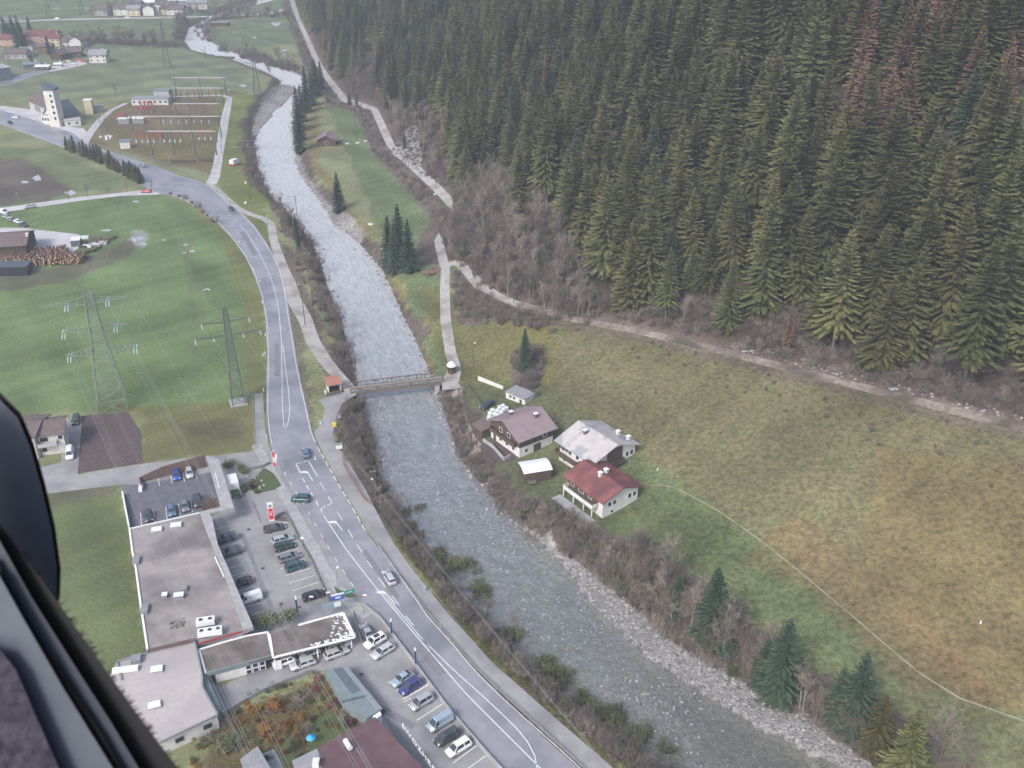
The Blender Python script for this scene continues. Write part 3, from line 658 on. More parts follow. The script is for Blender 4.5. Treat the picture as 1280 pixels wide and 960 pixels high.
for r in big:
    lab = 'green spruce in the dense forest on the steep mountainside' if r[6] != 6 else 'orange brown bare larch among the spruces on the mountainside'
    if id(r) in fno: lab = 'front row spruce just above the forest track, %s from the right edge' % ORD[fno[id(r)]]
    put_tree(r[6], *r[:6], lab, 'spruces of the mountainside forest' if r[6] != 6 else 'larches in the mountainside forest', 'spruce_tree' if r[6] != 6 else 'larch_tree')
scatter('spruce_forest', [r[:7] for r in rec if id(r) not in bigset], [t[2] for t in SP], kind='stuff', label='dense dark spruce forest covering the mountainside')

# --- leafless brush belts along the foot of the slope and under the trees
pts = []
def scat(poly, n, idx, sc=(.7, 1.3), hfun=None, cond=None, ret=None, tries=8):
    """n random points in a photograph polygon, uniform on the ground"""
    w = [G(a, b) for a, b in poly]; pw = np.array([[p.x, p.y] for p in w]); lo, hi_ = pw.min(0), pw.max(0); out = []
    c = lo + rng.random((n*tries, 2)) * (hi_ - lo); c = c[inside(c[:,0], c[:,1], pw)]
    if cond is not None: c = c[cond(c[:,0], c[:,1])]
    c = c[:n]; h = height(c[:,0], c[:,1])
    for (x, y), z in zip(c, h):
        s = random.uniform(*sc); out.append((x, y, z - .1, random.uniform(0, 6.28), s, s*random.uniform(.8, 1.25), random.choice(idx)))
    (pts if ret is None else ret).extend(out); return out
dry = lambda X, Y: river_sd(X, Y) > .8
brush = []
scat([(548,290),(585,240),(640,225),(700,300),(735,372),(760,412),(700,402),(650,384),(600,358),(562,325)], 700, [0,1,2,4,4,5,6], (.7,1.25), ret=brush)
brush += []
scat([(478,148),(500,110),(540,120),(565,190),(578,245),(545,228),(505,200)], 140, [0,2,4,6], (.7,1.2), ret=brush)
scat([(425,60),(470,75),(475,132),(436,122)], 80, [0,2,4], (.8,1.3), ret=brush)
scat([(760,412),(900,436),(1100,486),(1290,533),(1290,430),(1000,380),(800,370)], 420, [0,1,2,0,1], (.6,1.1), ret=brush, cond=lambda X, Y: seg_dist(X, Y, footxy)[0] > 3)
scat([(800,360),(1000,380),(1290,430),(1290,250),(1000,230),(800,260)], 300, [0,2,1], (.6,1.1), ret=brush)
BM = SH[:3] + [SH[3]] + [BT[2][2], BT[0][2], BT[1][2]]
scat([(760,425),(900,455),(1100,505),(1290,560),(1290,640),(1100,560),(900,500),(780,450)], 45, [0,1,2], (.25,.5), ret=brush)
scatter('hillside_brush', brush, BM, kind='stuff', label='bare purple brown brush along the foot of the mountain')
# shrubs on the embankment below the upper track and the field edges
emb = []
for i in range(2, len(foot)-2):
    a, b = foot[i], foot[i+1]; L = (b-a).length; hi_i = (i >= 15)
    if i in (10, 11): continue
    d = (b-a).normalized(); nrm = Vector((d.y, -d.x, 0))
    for _ in range(int(L / (6.0 if hi_i else 1.5) * min(1, 2.2))):
        off = random.uniform(3.0, 9.5) if not hi_i else random.uniform(2.6, 5)
        p = a.lerp(b, random.random()) + nrm * off
        s = random.uniform(.45, .9) * (1 if not hi_i else .55); emb.append((p.x, p.y, hz(p.x, p.y) - .1, random.uniform(0, 6.28), s, s, random.choice([0,1,2])))
scat([(566,338),(600,364),(640,382),(690,400),(675,415),(650,408),(600,405),(570,395)], 170, [0,1,2,2], (.5,1.0), ret=emb, cond=lambda X, Y: seg_dist(X, Y, footxy)[0] > 3)
scat([(640,440),(668,436),(680,452),(672,498),(645,492)], 60, [0,2], (.6,1.0), ret=emb)
lanexy = np.array([[p.x, p.y] for p in lane]); brxy = np.array([[p.x, p.y] for p in br_]); ea = np.array(emb); emb = ea[(seg_dist(ea[:,0], ea[:,1], lanexy)[0] > 3.2) & (seg_dist(ea[:,0], ea[:,1], brxy)[0] > 2.6)]
scatter('embankment_brush', emb, BM, kind='stuff', label='low leafless brown brush on the banks below the forest track')
# riverside scrub, left bank (between road and water) and right bank
lb = []
cycxy = np.array([[p.x, p.y] for p in cyc]); outxy = np.array([[p.x, p.y] for p in PL(OUT[3:])])
ok = lambda X, Y: (river_sd(X, Y) > .6) & (seg_dist(X, Y, cycxy)[0] > 3.6) & (seg_dist(X, Y, outxy)[0] > 1.6)
scat([(300,178),(335,130),(350,102),(330,95),(356,95),(350,120),(336,140),(326,165),(330,200),(345,245),(390,300),(410,360),(440,420),(455,470),(440,478),(416,455),(392,420),(380,380),(358,330),(344,290),(336,262),(318,225)], 420, [0,1,2,0,2,4], (.6,1.15), cond=ok, ret=lb)
scat([(428,508),(446,496),(462,520),(478,580),(520,650),(580,730),(640,800),(700,855),(840,960),(930,1040),(800,1010),(745,945),(700,895),(620,825),(565,762),(530,712),(500,675),(480,640),(460,605),(440,575),(420,550)], 1000, [0,1,2,0,1,2,3,0,2], (.5,1.05), cond=ok, ret=lb)
for px, py, n in ((525,670,8),(545,700,9),(575,715,12),(595,740,10),(640,810,4),(672,830,5),(700,850,9),(730,880,12),(760,905,10),(805,925,10),(505,655,6),(690,838,5)):
    for _ in range(int(n*.6)):
        p = G(px + random.gauss(0, 9), py + random.gauss(0, 7)); s = random.uniform(.8, 1.35); lb.append((p.x, p.y, p.z - .1, random.uniform(0, 6), s, s, 3))
scatter('riverside_scrub', lb, BM, kind='stuff', label='mostly leafless brown scrub on the left bank of the river')
rb = []
scat([(652,628),(700,640),(745,668),(800,690),(860,735),(930,790),(1000,850),(1075,905),(1150,1000),(1080,955),(1000,890),(930,852),(880,830),(840,800),(800,765),(745,718),(680,672),(645,650)], 540, [0,1,2,1,2,1,3], (.6,1.15), cond=ok, ret=rb)
scat([(770,685),(800,700),(860,745),(930,800),(1000,860),(1075,915),(1100,965),(1000,885),(930,848),(880,820),(840,790),(800,750)], 75, [4,6,5], (.6,1.1), cond=ok, ret=rb)
scat([(556,498),(572,500),(585,545),(600,575),(640,640),(625,640),(590,600),(565,548)], 110, [0,1,0], (.4,.8), cond=ok, ret=rb)
scatter('riverside_scrub', rb, BM, kind='stuff', label='leafless grey brown scrub on the right bank of the river')
fb = []
for poly, n in (([(222,22),(236,24),(232,50),(222,52)],60), ([(240,34),(262,30),(262,50),(268,64),(300,72),(250,50)],40), ([(262,28),(300,16),(330,0),(300,0),(268,18)],80),
                ([(304,66),(330,72),(372,86),(370,92),(330,82),(300,74)],70), ([(88,50),(222,56),(222,60),(88,54)],110), ([(255,24),(330,20),(358,16),(358,22),(262,30)],60)):
    scat(poly, n, [0,2,4,2], (1.0,1.7), ret=fb, tries=14)
scat([(118,12),(240,8),(262,14),(258,20),(118,20)], 110, [0,2,4,3], (.9,1.5), ret=fb, tries=14)
scatter('valley_brush', fb, BM, kind='stuff', label='far brown brush along the river bend and field edges')

# --- single trees one can tell apart
def tree_at(px, py, kind, hgt_, lab, group=None, src=None, name='spruce_tree', w=1.0):
    p = G(px, py); t = (src or SP)[kind]; s = hgt_ / t[3]; put_tree(kind, p.x, p.y, p.z, random.uniform(0, 6.28), s*w, s, lab, group, name, 'tree', src)
tree_at(424, 266, 5, 17, 'lone dark spruce on the stony bank opposite the brushy shore', w=1.25)
for px, py, h, lab in ((487,333,19,'left spruce of the dark clump above the river bend'), (500,330,22,'tallest spruce of the dark clump above the river bend'), (512,340,19,'right spruce of the dark clump above the river bend'), (494,342,18,'front spruce of the dark clump above the river bend')):
    tree_at(px, py, 5, h, lab, w=1.25)
for i, (px, py, h) in enumerate(((376,192,22),(375,178,20),(374,165,24),(378,152,20),(384,140,20),(391,132,20),(383,125,20),(396,120,22),(402,113,18),(393,108,17))):
    tree_at(px, py, 5, h, 'dark spruce of the river bank row by the hay barn, %s from its near end' % ORD[i], 'spruces along the river bank by the hay barn', w=1.15)
tree_at(656, 464, 5, 13, 'small dark spruce in brown brush above the white shed', w=1.2)
tree_at(569, 262, 5, 9, 'small spruce at the bend of the gravel forest track')
tree_at(437, 131, 3, 9, 'small spruce left of the gap in the forest track'); tree_at(446, 134, 3, 8, 'small spruce right of the gap in the forest track')
tree_at(506, 187, 5, 9, 'single spruce growing on the grey scree patch')
for px, py, h, k, lab in ((888,800,17,5,'dark spruce in the bare trees, upstream end of the right bank row'), (972,872,18,5,'bushy green spruce in the middle of the right bank row'), (1064,912,17,5,'spruce with a blunt crown near the river bend, third of the right bank row'), (1125,985,17,0,'olive green spruce cut by the bottom edge of the view'),(952,858,11,5,'small spruce leaning on the left side of the bushy bank spruce'),(1043,900,12,5,'small spruce on the left side of the blunt crowned bank spruce'),(1092,940,13,1,'middle sized spruce between the blunt crowned one and the olive one'),(908,818,9,5,'small dark spruce right of the upstream end bank spruce'), (845,768,10,5,'small green spruce hidden among bare bank trees')):
    tree_at(px, py, k, h*.98, lab, w=1.6)
tree_at(374, 314, 5, 9, 'small green spruce in the brush on the road side of the river'); tree_at(371, 298, 5, 10, 'pointed spruce in the brush beside the white water')
for i, (px, py, h, k) in enumerate(sorted(((790,738,9,0),(825,762,10,3),(862,790,13,1),(905,812,12,3),(928,835,13,0),(760,712,8,3),(1020,905,9,2),(1175,950,12,3),(1200,975,12,0),(775,700,7,2),(690,668,6,2),(715,690,6,2),(850,745,9,0),(945,850,11,3),(1000,885,12,1),(880,775,11,3)))):
    tree_at(px, py, k, h, 'leafless grey tree on the right river bank, %s from the farm end' % ORD[i], 'leafless trees on the right river bank', BT, 'bare_tree')
for i, (px, py, h, k) in enumerate(sorted(((352,286,9,0),(362,304,8,2),(336,254,8,2),(376,336,9,0),(392,372,9,3),(415,400,8,2),(425,425,9,0),(440,455,8,2),(322,217,8,2),(318,185,8,0),(450,520,7,2),(455,545,7,0),(478,590,7,2),(500,640,6,3),(610,770,6,2),(640,790,6,0)), key=lambda q: q[1])):
    tree_at(px, py, k, h, 'leafless brown tree on the left river bank, %s counted downstream' % ORD[i], 'leafless trees on the left river bank', BT, 'bare_tree')
for i, (px, py, h, k) in enumerate(sorted(((650,360,12,1),(672,368,13,1),(690,372,12,0),(708,380,12,1),(680,340,12,0),(640,335,11,2),(622,300,11,0),(710,350,13,0),(735,395,9,1),(855,400,9,1),(842,395,8,1)))):
    tree_at(px, py, k, h, 'leafless tree with pale stem at the forest foot, %s from the left' % ORD[i], 'leafless trees at the foot of the forest', BT, 'bare_tree')
tree_at(983, 440, 6, 13, 'reddish bare larch standing alone beside the forest track', name='larch_tree')
for i, (px, py, h) in enumerate(((24,255,6),(58,254,7),(86,250,8),(110,247,8),(136,244,6),(160,242,6),(190,238,5))):
    tree_at(px, py, 3, h, 'small leafless avenue tree beside the narrow side road, %s from the left edge' % ORD[i], 'avenue trees along the side road', BT, 'bare_tree', w=.8)
hg = []
for i in range(24):
    t = i / 23; px, py = np.interp(t, [0,.4,1], [84,125,176]), np.interp(t, [0,.4,1], [187,203,229]); p = G(px, py)
    k = random.choice([5,3,3]) if random.random() < .75 else None; h = random.uniform(6, 9)
    if k is not None: put_tree(k, p.x, p.y, p.z, random.uniform(0,6), h/SP[k][3]*1.5, h/SP[k][3], 'small dark conifer in the hedge row between road and field', 'conifers in the roadside hedge row')
    else: put_tree(2, p.x, p.y, p.z, 0, .8, .8, 'leafless red brown shrub tree in the hedge row between road and field', 'bare shrub trees in the roadside hedge row', 'bare_tree', 'tree', BT)
for i, (px, py, s, k) in enumerate(((224,246,.8,5),(232,249,.9,0),(240,254,.8,5),(248,260,1,0),(254,266,.8,2),(259,270,.7,5),(268,278,1.1,0),(213,243,.7,5))):
    p = G(px, py); link(SH[k], 'roadside_shrub', None, 'round red brown shrub in the row on the inside of the road curve', 'shrub', 'shrubs on the inside of the road curve', loc=p, rz=i).scale = (s, s, s)
# ---------------------------------------------------------------- building materials
mat('plaster', (.66,.65,.63), .9, (.52,.51,.49), .8, 7); mat('plaster_cream', (.62,.54,.38), .9, (.55,.47,.33), 1.0, 6)
mat('plaster_orange', (.46,.31,.25), .9, (.40,.27,.22), 1.0, 6); mat('plaster_grey', (.42,.42,.43), .9, (.35,.35,.36), 1.0, 6)
mat('wood_dark', (.060,.042,.034), .85, (.11,.078,.06), 2.5, 6, stretch=(1,1,6)); mat('wood_warm', (.26,.12,.05), .8, (.18,.09,.045), 3, 6)
mat('roof_mauve', (.215,.165,.18), .8, (.26,.205,.215), .5, 8, .02, 9); mat('roof_pale', (.46,.42,.42), .75, (.36,.34,.35), .45, 8, .02, 9, col3=(.28,.285,.31), scale3=.22, fac3=(.5,.56))
mat('roof_red', (.155,.058,.062), .75, (.115,.05,.056), .6, 8, .02, 9, col3=(.22,.085,.075), scale3=.3); mat('roof_brown', (.12,.09,.088), .85, (.16,.125,.12), .6, 8, .02, 9)
mat('roof_maroon', (.105,.060,.070), .8, (.135,.082,.09), .5, 8, .02, 9); mat('roof_grey', (.22,.225,.245), .75, (.28,.285,.30), .6, 8, .02, 9)
mat('roof_felt', (.23,.205,.205), .92, (.31,.28,.275), .35, 9, .01, 6, col3=(.15,.135,.135), scale3=.13, fac3=(.42,.66))
mat('roof_gravel', (.37,.33,.33), .92, (.42,.38,.375), 1.2, 9, .02, 12, col3=(.33,.30,.31), scale3=.1)
mat('roof_old', (.135,.115,.11), .95, (.19,.165,.155), .7, 9, .03, 8, col3=(.10,.085,.075), scale3=.25)
mat('white_metal', (.72,.73,.74), .45, (.64,.65,.67), 1.5, 5, spec=.5); mat('slate_metal', (.15,.19,.205), .55, (.19,.235,.25), .9, 6, spec=.4)
mat('slate_dark', (.085,.11,.13), .5, (.11,.14,.16), .9, 6, spec=.4); mat('metal_grey', (.30,.31,.33), .5, (.24,.25,.27), 2, 5, metal=.3, spec=.5)
mat('steel_green', (.20,.235,.21), .6, (.26,.29,.26), 2, 4, metal=.2); mat('steel_dark', (.085,.10,.095), .6, (.12,.13,.125), 2, 4); mat('insulator', (.42,.55,.58), .25, spec=.6); mat('red_paint', (.42,.07,.07), .6, (.32,.06,.06), 2, 4)
mat('window_dark', (.03,.035,.045), .12, spec=.6); mat('skylight', (.62,.70,.72), .25, (.70,.76,.77), .8, 3, spec=.6); mat('moss', (.055,.10,.035), .95, (.09,.10,.05), 2.5, 8, .05, 8)
mat('brown_wall', (.115,.075,.068), .9, (.15,.10,.09), 1.5, 7); mat('black_rubber', (.02,.02,.022), .8); mat('blue_sign', (.06,.11,.42), .5); mat('green_sign', (.03,.28,.20), .5); mat('sign_red', (.62,.03,.05), .5)
mat('yellow_paint', (.70,.55,.05), .6); mat('blue_sheet', (.05,.35,.75), .5); mat('stone', (.19,.18,.18), .9, (.33,.315,.31), 1.2, 7, rnd=.45); mat('stone_dark', (.11,.105,.10), .9, (.20,.19,.185), 1.2, 7, rnd=.35)
mat('log_bark', (.13,.075,.06), .95, (.22,.13,.10), 2, 5, rnd=.3); mat('log_end', (.50,.36,.24), .9); mat('bale', (.62,.66,.64), .5, (.54,.60,.57), 1.5, 4)
mat('brick_red', (.30,.11,.085), .9, (.22,.09,.07), 2, 6); mat('glass_green', (.10,.16,.13), .2, spec=.6); mat('orange_tiles', (.30,.135,.10), .8, (.36,.18,.14), 3, 5)
mat('timber_grey', (.105,.085,.072), .9, (.16,.135,.12), 2, 7); mat('deck_planks', (.20,.18,.165), .9, (.27,.25,.23), 1.5, 7); mat('wire', (.42,.45,.44), .5, metal=.3)

def zat(Y, py):
    """height at distance Y that is seen at pixel row py"""
    y = 480 - py; s = (FPX*math.sin(TH) - y*math.cos(TH)) / (FPX*math.cos(TH) + y*math.sin(TH)); return CAMZ - Y * s

def house(name, label, cx, cy, rot, L, Wd, he, hr, over=.8, wall='plaster', roof='roof_brown', upper=None, zsplit=None, win=(), chim=(), balc=(), group=None, z0=0.0, cat='house', seams=0, doors=()):
    e = empty(name, (cx, cy, z0), rot, label, cat, group)
    l, w = L/2 - over, Wd/2 - over; slope = (hr - he) / (Wd/2); zt = he + slope*over - .14; zr = hr - .14
    def walls(zb, ztop, gable, m, nm, o=0.0):
        mb = MB(); a, b = l + o, w + o
        vs = [(-a,-b,zb),(a,-b,zb),(a,b,zb),(-a,b,zb),(-a,-b,ztop),(a,-b,ztop),(a,b,ztop),(-a,b,ztop)]
        fs = [(0,1,5,4),(1,2,6,5),(2,3,7,6),(3,0,4,7)]
        if gable: vs += [(-a,0,zr),(a,0,zr)]; fs += [(5,6,9),(7,4,8)]
        mb.add(vs, fs); mb.build(nm, m, e)
    if upper:
        walls(-1, zsplit, False, wall, 'wall'); walls(zsplit, zt, True, upper, 'upper_wall', .06)
    else: walls(-1, zt, True, wall, 'wall')
    rm = MB(); t = .22
    for s in (-1, 1):
        y0, y1 = s*Wd/2, 0
        vs = [(-L/2,y0,he),(L/2,y0,he),(L/2,y1,hr),(-L/2,y1,hr),(-L/2,y0,he-t),(L/2,y0,he-t),(L/2,y1,hr-t),(-L/2,y1,hr-t)]
        fs = [(0,1,2,3),(7,6,5,4),(0,4,5,1),(1,5,6,2),(3,7,4,0)]
        if s > 0: fs = [tuple(reversed(f)) for f in fs]
        rm.add(vs, fs)
    r = rm.build('roof', roof, e)
    rc = MB().bar((-L/2, 0, hr+.04), (L/2, 0, hr+.04), .3, .12).build('ridge_cap', roof, r)
    if seams:
        mb = MB()
        for s in (-1, 1):
            for k in range(1, int(L/seams)):
                x = -L/2 + k*seams; mb.bar((x, s*Wd/2, he+.03), (x, s*.15, hr+.03-.15*slope), .06, .06)
        mb.build('roof_seams', roof, r, kind='stuff')
    for ch in chim:
        u, v = ch[0], ch[1]; zb = hr - slope*abs(v); c = MB().box(u-.35, u+.35, v-.35, v+.35, zb-.5, zb+.95); c.build('chimney', ch[2] if len(ch) > 2 else 'plaster', r)
        MB().box(u-.5, u+.5, v-.5, v+.5, zb+.953, zb+1.08).build('chimney_cap', 'white_metal', r)
    for (sd, u, z, ww, hh) in win:
        mb, gb = MB(), MB(); f = .10; q = (l if sd in 'EW' else w) + (.06 if (upper and z > zsplit) else 0)
        def bx(m, u0, u1, z0_, z1_, d0, d1):
            if sd == 'S': m.box(u0, u1, -q-d1, -q-d0, z0_, z1_)
            elif sd == 'N': m.box(u0, u1, q+d0, q+d1, z0_, z1_)
            elif sd == 'E': m.box(q+d0, q+d1, u0, u1, z0_, z1_)
            else: m.box(-q-d1, -q-d0, u0, u1, z0_, z1_)
        bx(mb, u-ww/2-f, u-ww/2, z-hh/2-f, z+hh/2+f, -.02, .07); bx(mb, u+ww/2, u+ww/2+f, z-hh/2-f, z+hh/2+f, -.02, .07)
        bx(mb, u-ww/2, u+ww/2, z+hh/2, z+hh/2+f, -.02, .07); bx(mb, u-ww/2, u+ww/2, z-hh/2-f, z-hh/2, -.02, .07)
        bx(gb, u-ww/2, u+ww/2, z-hh/2, z+hh/2, -.02, .02)
        wo = mb.build('window', 'white_metal' if hh < 1.9 else 'wood_dark', e); gb.build('pane', 'window_dark', wo)
    for (sd, u, ww, hh) in doors:
        mb = MB(); q = l if sd in 'EW' else w
        if sd == 'S': mb.box(u-ww/2, u+ww/2, -q-.05, -q+.02, 0, hh)
        elif sd == 'E': mb.box(q-.02, q+.05, u-ww/2, u+ww/2, 0, hh)
        elif sd == 'W': mb.box(-q-.05, -q+.02, u-ww/2, u+ww/2, 0, hh)
        mb.build('door', 'wood_dark', e)
    for (sd, u0, u1, z, dp, m) in balc:
        fl, rl = MB(), MB()
        if sd == 'S': fl.box(u0, u1, -w-dp, -w-.003, z-.15, z); rl.box(u0, u1, -w-dp, -w-dp+.08, z+.003, z+1.0); rl.box(u0, u0+.08, -w-dp+.083, -w-.003, z+.003, z+1.0); rl.box(u1-.08, u1, -w-dp+.083, -w-.003, z+.003, z+1.0)
        elif sd == 'W': fl.box(-l-dp, -l-.003, u0, u1, z-.15, z); rl.box(-l-dp, -l-dp+.08, u0, u1, z+.003, z+1.0); rl.box(-l-dp+.083, -l-.003, u0, u0+.08, z+.003, z+1.0); rl.box(-l-dp+.083, -l-.003, u1-.08, u1, z+.003, z+1.0)
        else: fl.box(l+.003, l+dp, u0, u1, z-.15, z); rl.box(l+dp-.08, l+dp, u0, u1, z+.003, z+1.0); rl.box(l+.003, l+dp-.083, u0, u0+.08, z+.003, z+1.0); rl.box(l+.003, l+dp-.083, u1-.08, u1, z+.003, z+1.0)
        b = fl.build('balcony', 'timber_grey', e); rl.build('railing', m, b)
    return e
def house_px(name, label, A, B, Wd, he, hr, **kw):
    """A->B: near eave (pixels), the roof extends to the left of that direction by Wd"""
    a, b = P(*A, he), P(*B, he); d = (b - a); L = d.length; d.normalize(); n = Vector((-d.y, d.x, 0)); c = (a + b)/2 + n*Wd/2
    return house(name, label, c.x, c.y, math.atan2(d.y, d.x), L, Wd, he, hr, **kw)
# farm on the right bank
h1 = house('farmhouse', 'farmhouse with plain mauve roof and dark wooden gable, nearest to the bridge', 2.35, 205.35, math.radians(36), 11.8, 13.6, 4.9, 7.9, .9, 'plaster', 'roof_mauve', 'wood_dark', 2.7,
      win=[('W',-3.4,1.5,1,1.0),('W',-.8,1.5,1,1.0),('W',1.8,1.5,1,1.0),('W',-1.6,4.2,1,1.2),('W',1.6,4.2,1,1.2),('S',-3,1.4,.9,.9),('S',2.5,3.9,1.0,1.0)], chim=[(2.6,-2.2,'brown_wall'),(-1.6,2.2,'brown_wall')],
      balc=[('W',-5.0,5.0,2.85,1.1,'wood_dark')], doors=[('S',.3,2.2,2.2),('W',4.3,1.0,2.0)])
h2 = house('farmhouse', 'large white farmhouse with pale grey patched roof and two white chimneys', 19.9, 195.6, math.radians(-52.5), 13.8, 14.9, 5.6, 8.3, .9, 'plaster', 'roof_pale', None, None,
      win=[('E',-5.0,1.6,.9,1),('E',-4.6,4.0,.9,1.1),('E',4.0,3.9,.95,1.2),('E',5.4,3.9,.95,1.2),('E',-.7,4.3,.9,1.9),('E',.9,4.3,.9,1.9),('S',-4.5,4.2,1,1.1),('S',-2,4.2,1,1.1),('S',-4,1.5,1,1.1),('S',3,4.2,1,1.1),('S',0.6,4.2,1,1.1)],
      chim=[(-2.2,-1.9,'brown_wall'),(1.2,5.4,'plaster'),(4.2,5.9,'plaster')], balc=[('S',-5.8,1.8,2.9,1.6,'wood_dark'),('E',-2.2,2.2,3.1,1.2,'wood_dark')])
MB().box(-6.0,-1.5,-6.62,-6.56,3.9,5.0).build('upper_wall', 'wood_dark', h2); MB().box(6.03,6.09,-2.4,2.4,3.2,6.9).build('gable_cladding', 'wood_dark', h2)
h3 = house('farmhouse', 'white house with dark red roof, lowest of the farm group', 20.05, 181.0, math.radians(-54.5), 13.8, 11.7, 4.6, 6.5, .85, 'plaster', 'roof_red', None, None,
      win=[('E',-3.1,3.0,.9,1),('E',-1.7,3.0,.9,1),('E',2.6,3.0,.9,1.1),('E',4.0,3.0,.9,1.1),('S',-4.3,3.4,1,1.1),('S',-1.3,3.4,1.6,1.3),('S',1.8,3.4,1,1.1),('S',4.0,3.4,.9,1.9),('E',-2.4,.9,.8,.7)],
      chim=[(.1,-.9),(-.2,1.0)], balc=[('S',-5.6,4.4,2.1,1.7,'plaster')])
MB().box(-6.0,4.4,-5.05,-5.0,2.15,4.2).build('porch_cladding', 'wood_dark', h3); MB().box(-6.4, 5.8, -9.2, -6.8, -.8, .12).build('terrace', 'concrete', h3)
for x in (-5.5,-2,1.5,4.3): MB().box(x-.1, x+.1, -6.68, -6.48, .1, 1.94).build('post', 'white_metal', h3)
def shed(name, label, cx, cy, rot, L, Wd, h, wall, roof, arch=.5, cat='shed', over=.3, open_side=None, group=None, z0=0):
    e = empty(name, (cx, cy, z0), rot, label, cat, group); mb = MB(); a, b = L/2-over, Wd/2-over
    if open_side == 'S': mb.box(-a, -a+.12, -b, b, -.5, h-.08); mb.box(a-.12, a, -b, b, -.5, h-.08); mb.box(-a+.123, a-.123, b-.12, b, -.5, h-.08)
    else: mb.box(-a, a, -b, b, -.5, h-.1)
    mb.build('wall', wall, e); rm = MB(); n = 8; vs = []
    for k in range(n+1):
        y = -Wd/2 + Wd*k/n; z = h + arch*(1 - (2*k/n - 1)**2)
        vs += [(-L/2,y,z),(L/2,y,z),(-L/2,y,z-.1),(L/2,y,z-.1)]
    fs = []
    for k in range(n): i = 4*k; j = i+4; fs += [(i,i+1,j+1,j),(i+2,j+2,j+3,i+3),(i+1,i+3,j+3,j+1),(i,j,j+2,i+2)]
    fs += [(0,2,3,1),(4*n,4*n+1,4*n+3,4*n+2)]; rm.add(vs, fs).build('roof', roof, e, smooth=False); return e
s1 = shed('shed', 'dark wooden shed with glossy white curved roof between the farmhouses', 5.3, 189.7, math.radians(16), 6.9, 5.2, 2.9, 'wood_dark', 'white_metal', .45)
MB().box(-2.6,-.6,-3.7,-2.4,.55,.7).build('work_bench', 'timber_grey', s1)
# white garage and retaining wall
a, b = P(632.3,500), P(656,510); ang = dirang(a, b); c = (a+b)/2; L = (b-a).length
e = empty('garage', (c.x, c.y, 0), ang, 'low white garage with two small windows dug into the slope above the farm yard', 'garage')
MB().box(-L/2, L/2, 0, 4.2, -.5, 2.5).build('wall', 'plaster', e); MB().box(-L/2-.2, L/2+.2, -.3, 4.4, 2.503, 2.68).build('roof', 'roof_grey', e)
for x in (-L/2+1.6, -L/2+2.9):
    w_ = MB().box(x-.35, x+.35, -.06, .02, 1.3, 2.0).build('window', 'wood_dark', e); MB().box(x-.27, x+.27, -.075, .01, 1.38, 1.92).build('pane', 'window_dark', w_)
MB().box(L/2-1.8, L/2-1.0, -.06, .02, 0, 2.0).build('door', 'wood_dark', e)
a, b = P(598,477), P(629,490); mbw = MB(); mbw.bar((a.x,a.y,.5), (b.x,b.y,.55), .35, 2.3); o = mbw.build('retaining_wall', 'plaster', label='long white retaining wall along the upper edge of the farm yard', cat='wall')
# kiosk, bales, small stuff of the farm
p = P(565,466); e = empty('kiosk', (p.x, p.y, .1), .6, 'tiny round kiosk with white domed roof at the end of the bridge', 'kiosk')
d = MB(); 
for k in range(4): d.tube((0,0,2.2+.35*k),(0,0,2.55+.35*k),[1.5,1.35,1.0,.5][k],[1.35,1.0,.5,.1][k],14,caps=(k==0))
d.build('roof', 'white_metal', e, smooth=True); MB().tube((0,0,0),(0,0,.9),1.15,1.15,12).build('counter', 'wood_dark', e)
for k in range(6): a_ = k*1.047; MB().box(1.15*math.cos(a_)-.08,1.15*math.cos(a_)+.08,1.15*math.sin(a_)-.08,1.15*math.sin(a_)+.08,.903,2.2).build('post', 'wood_dark', e)
bm_ = MB(); prof = [(.35,0),(.58,.06),(.62,.3),(.62,.9),(.58,1.14),(.35,1.2)]
for k in range(5): bm_.tube((0,0,prof[k][1]),(0,0,prof[k+1][1]),prof[k][0],prof[k+1][0],12,caps=k in (0,4))
balem = bm_.mesh('hay_bale', 'bale', True)
for i, (px, py) in enumerate(((612,525),(617,527),(613,520),(619,521),(623,523),(616,516.5),(622,517),(627,519),(630,515.5),(625,513),(633,514),(629,511))):
    p = P(px, py); link(balem, 'hay_bale', None, 'round hay bale wrapped in white film in the stack behind the mauve roofed farmhouse', 'hay bale', 'wrapped hay bales beside the farmhouse', loc=(p.x, p.y, .1), rz=i).scale = (1.15,1.15,1)
e = empty('lean_to', (*P(606,541)[:2], 0), math.radians(36), 'small grey roofed lean-to at the river side of the mauve roofed farmhouse', 'shed')
MB().box(-2.2,1.2,-2,2,-.5,2.2).build('wall','wood_dark',e); rm=MB().add([(-2.5,-2.3,2.3),(1.5,-2.3,2.9),(1.5,2.3,2.9),(-2.5,2.3,2.3),(-2.5,-2.3,2.2),(1.5,-2.3,2.8),(1.5,2.3,2.8),(-2.5,2.3,2.2)],[(0,1,2,3),(7,6,5,4),(0,4,5,1),(1,5,6,2),(2,6,7,3),(3,7,4,0)]).build('roof','roof_brown',e)
for q0, q1 in (((604,552),(616,560)),((616,560),(630,576)),((630,576),(638,572))):
    a, b = P(*q0), P(*q1); MB().bar((a.x,a.y,.45),(b.x,b.y,.45),.25,1.0).build('garden_wall','concrete',label='low pale garden wall piece %s the mauve roofed farmhouse' % {604:'upstream below',616:'long and straight in front of',630:'short and angled before'}[q0[0]],cat='wall')
link(stripmesh(PL([(603,555),(612,558),(622,570),(632,576),(640,570),(628,560),(618,553)]), 3.0, .05).mesh('p','soil'), 'garden_bed', kind='structure')
wp = MB(); R_ = random.Random(5)
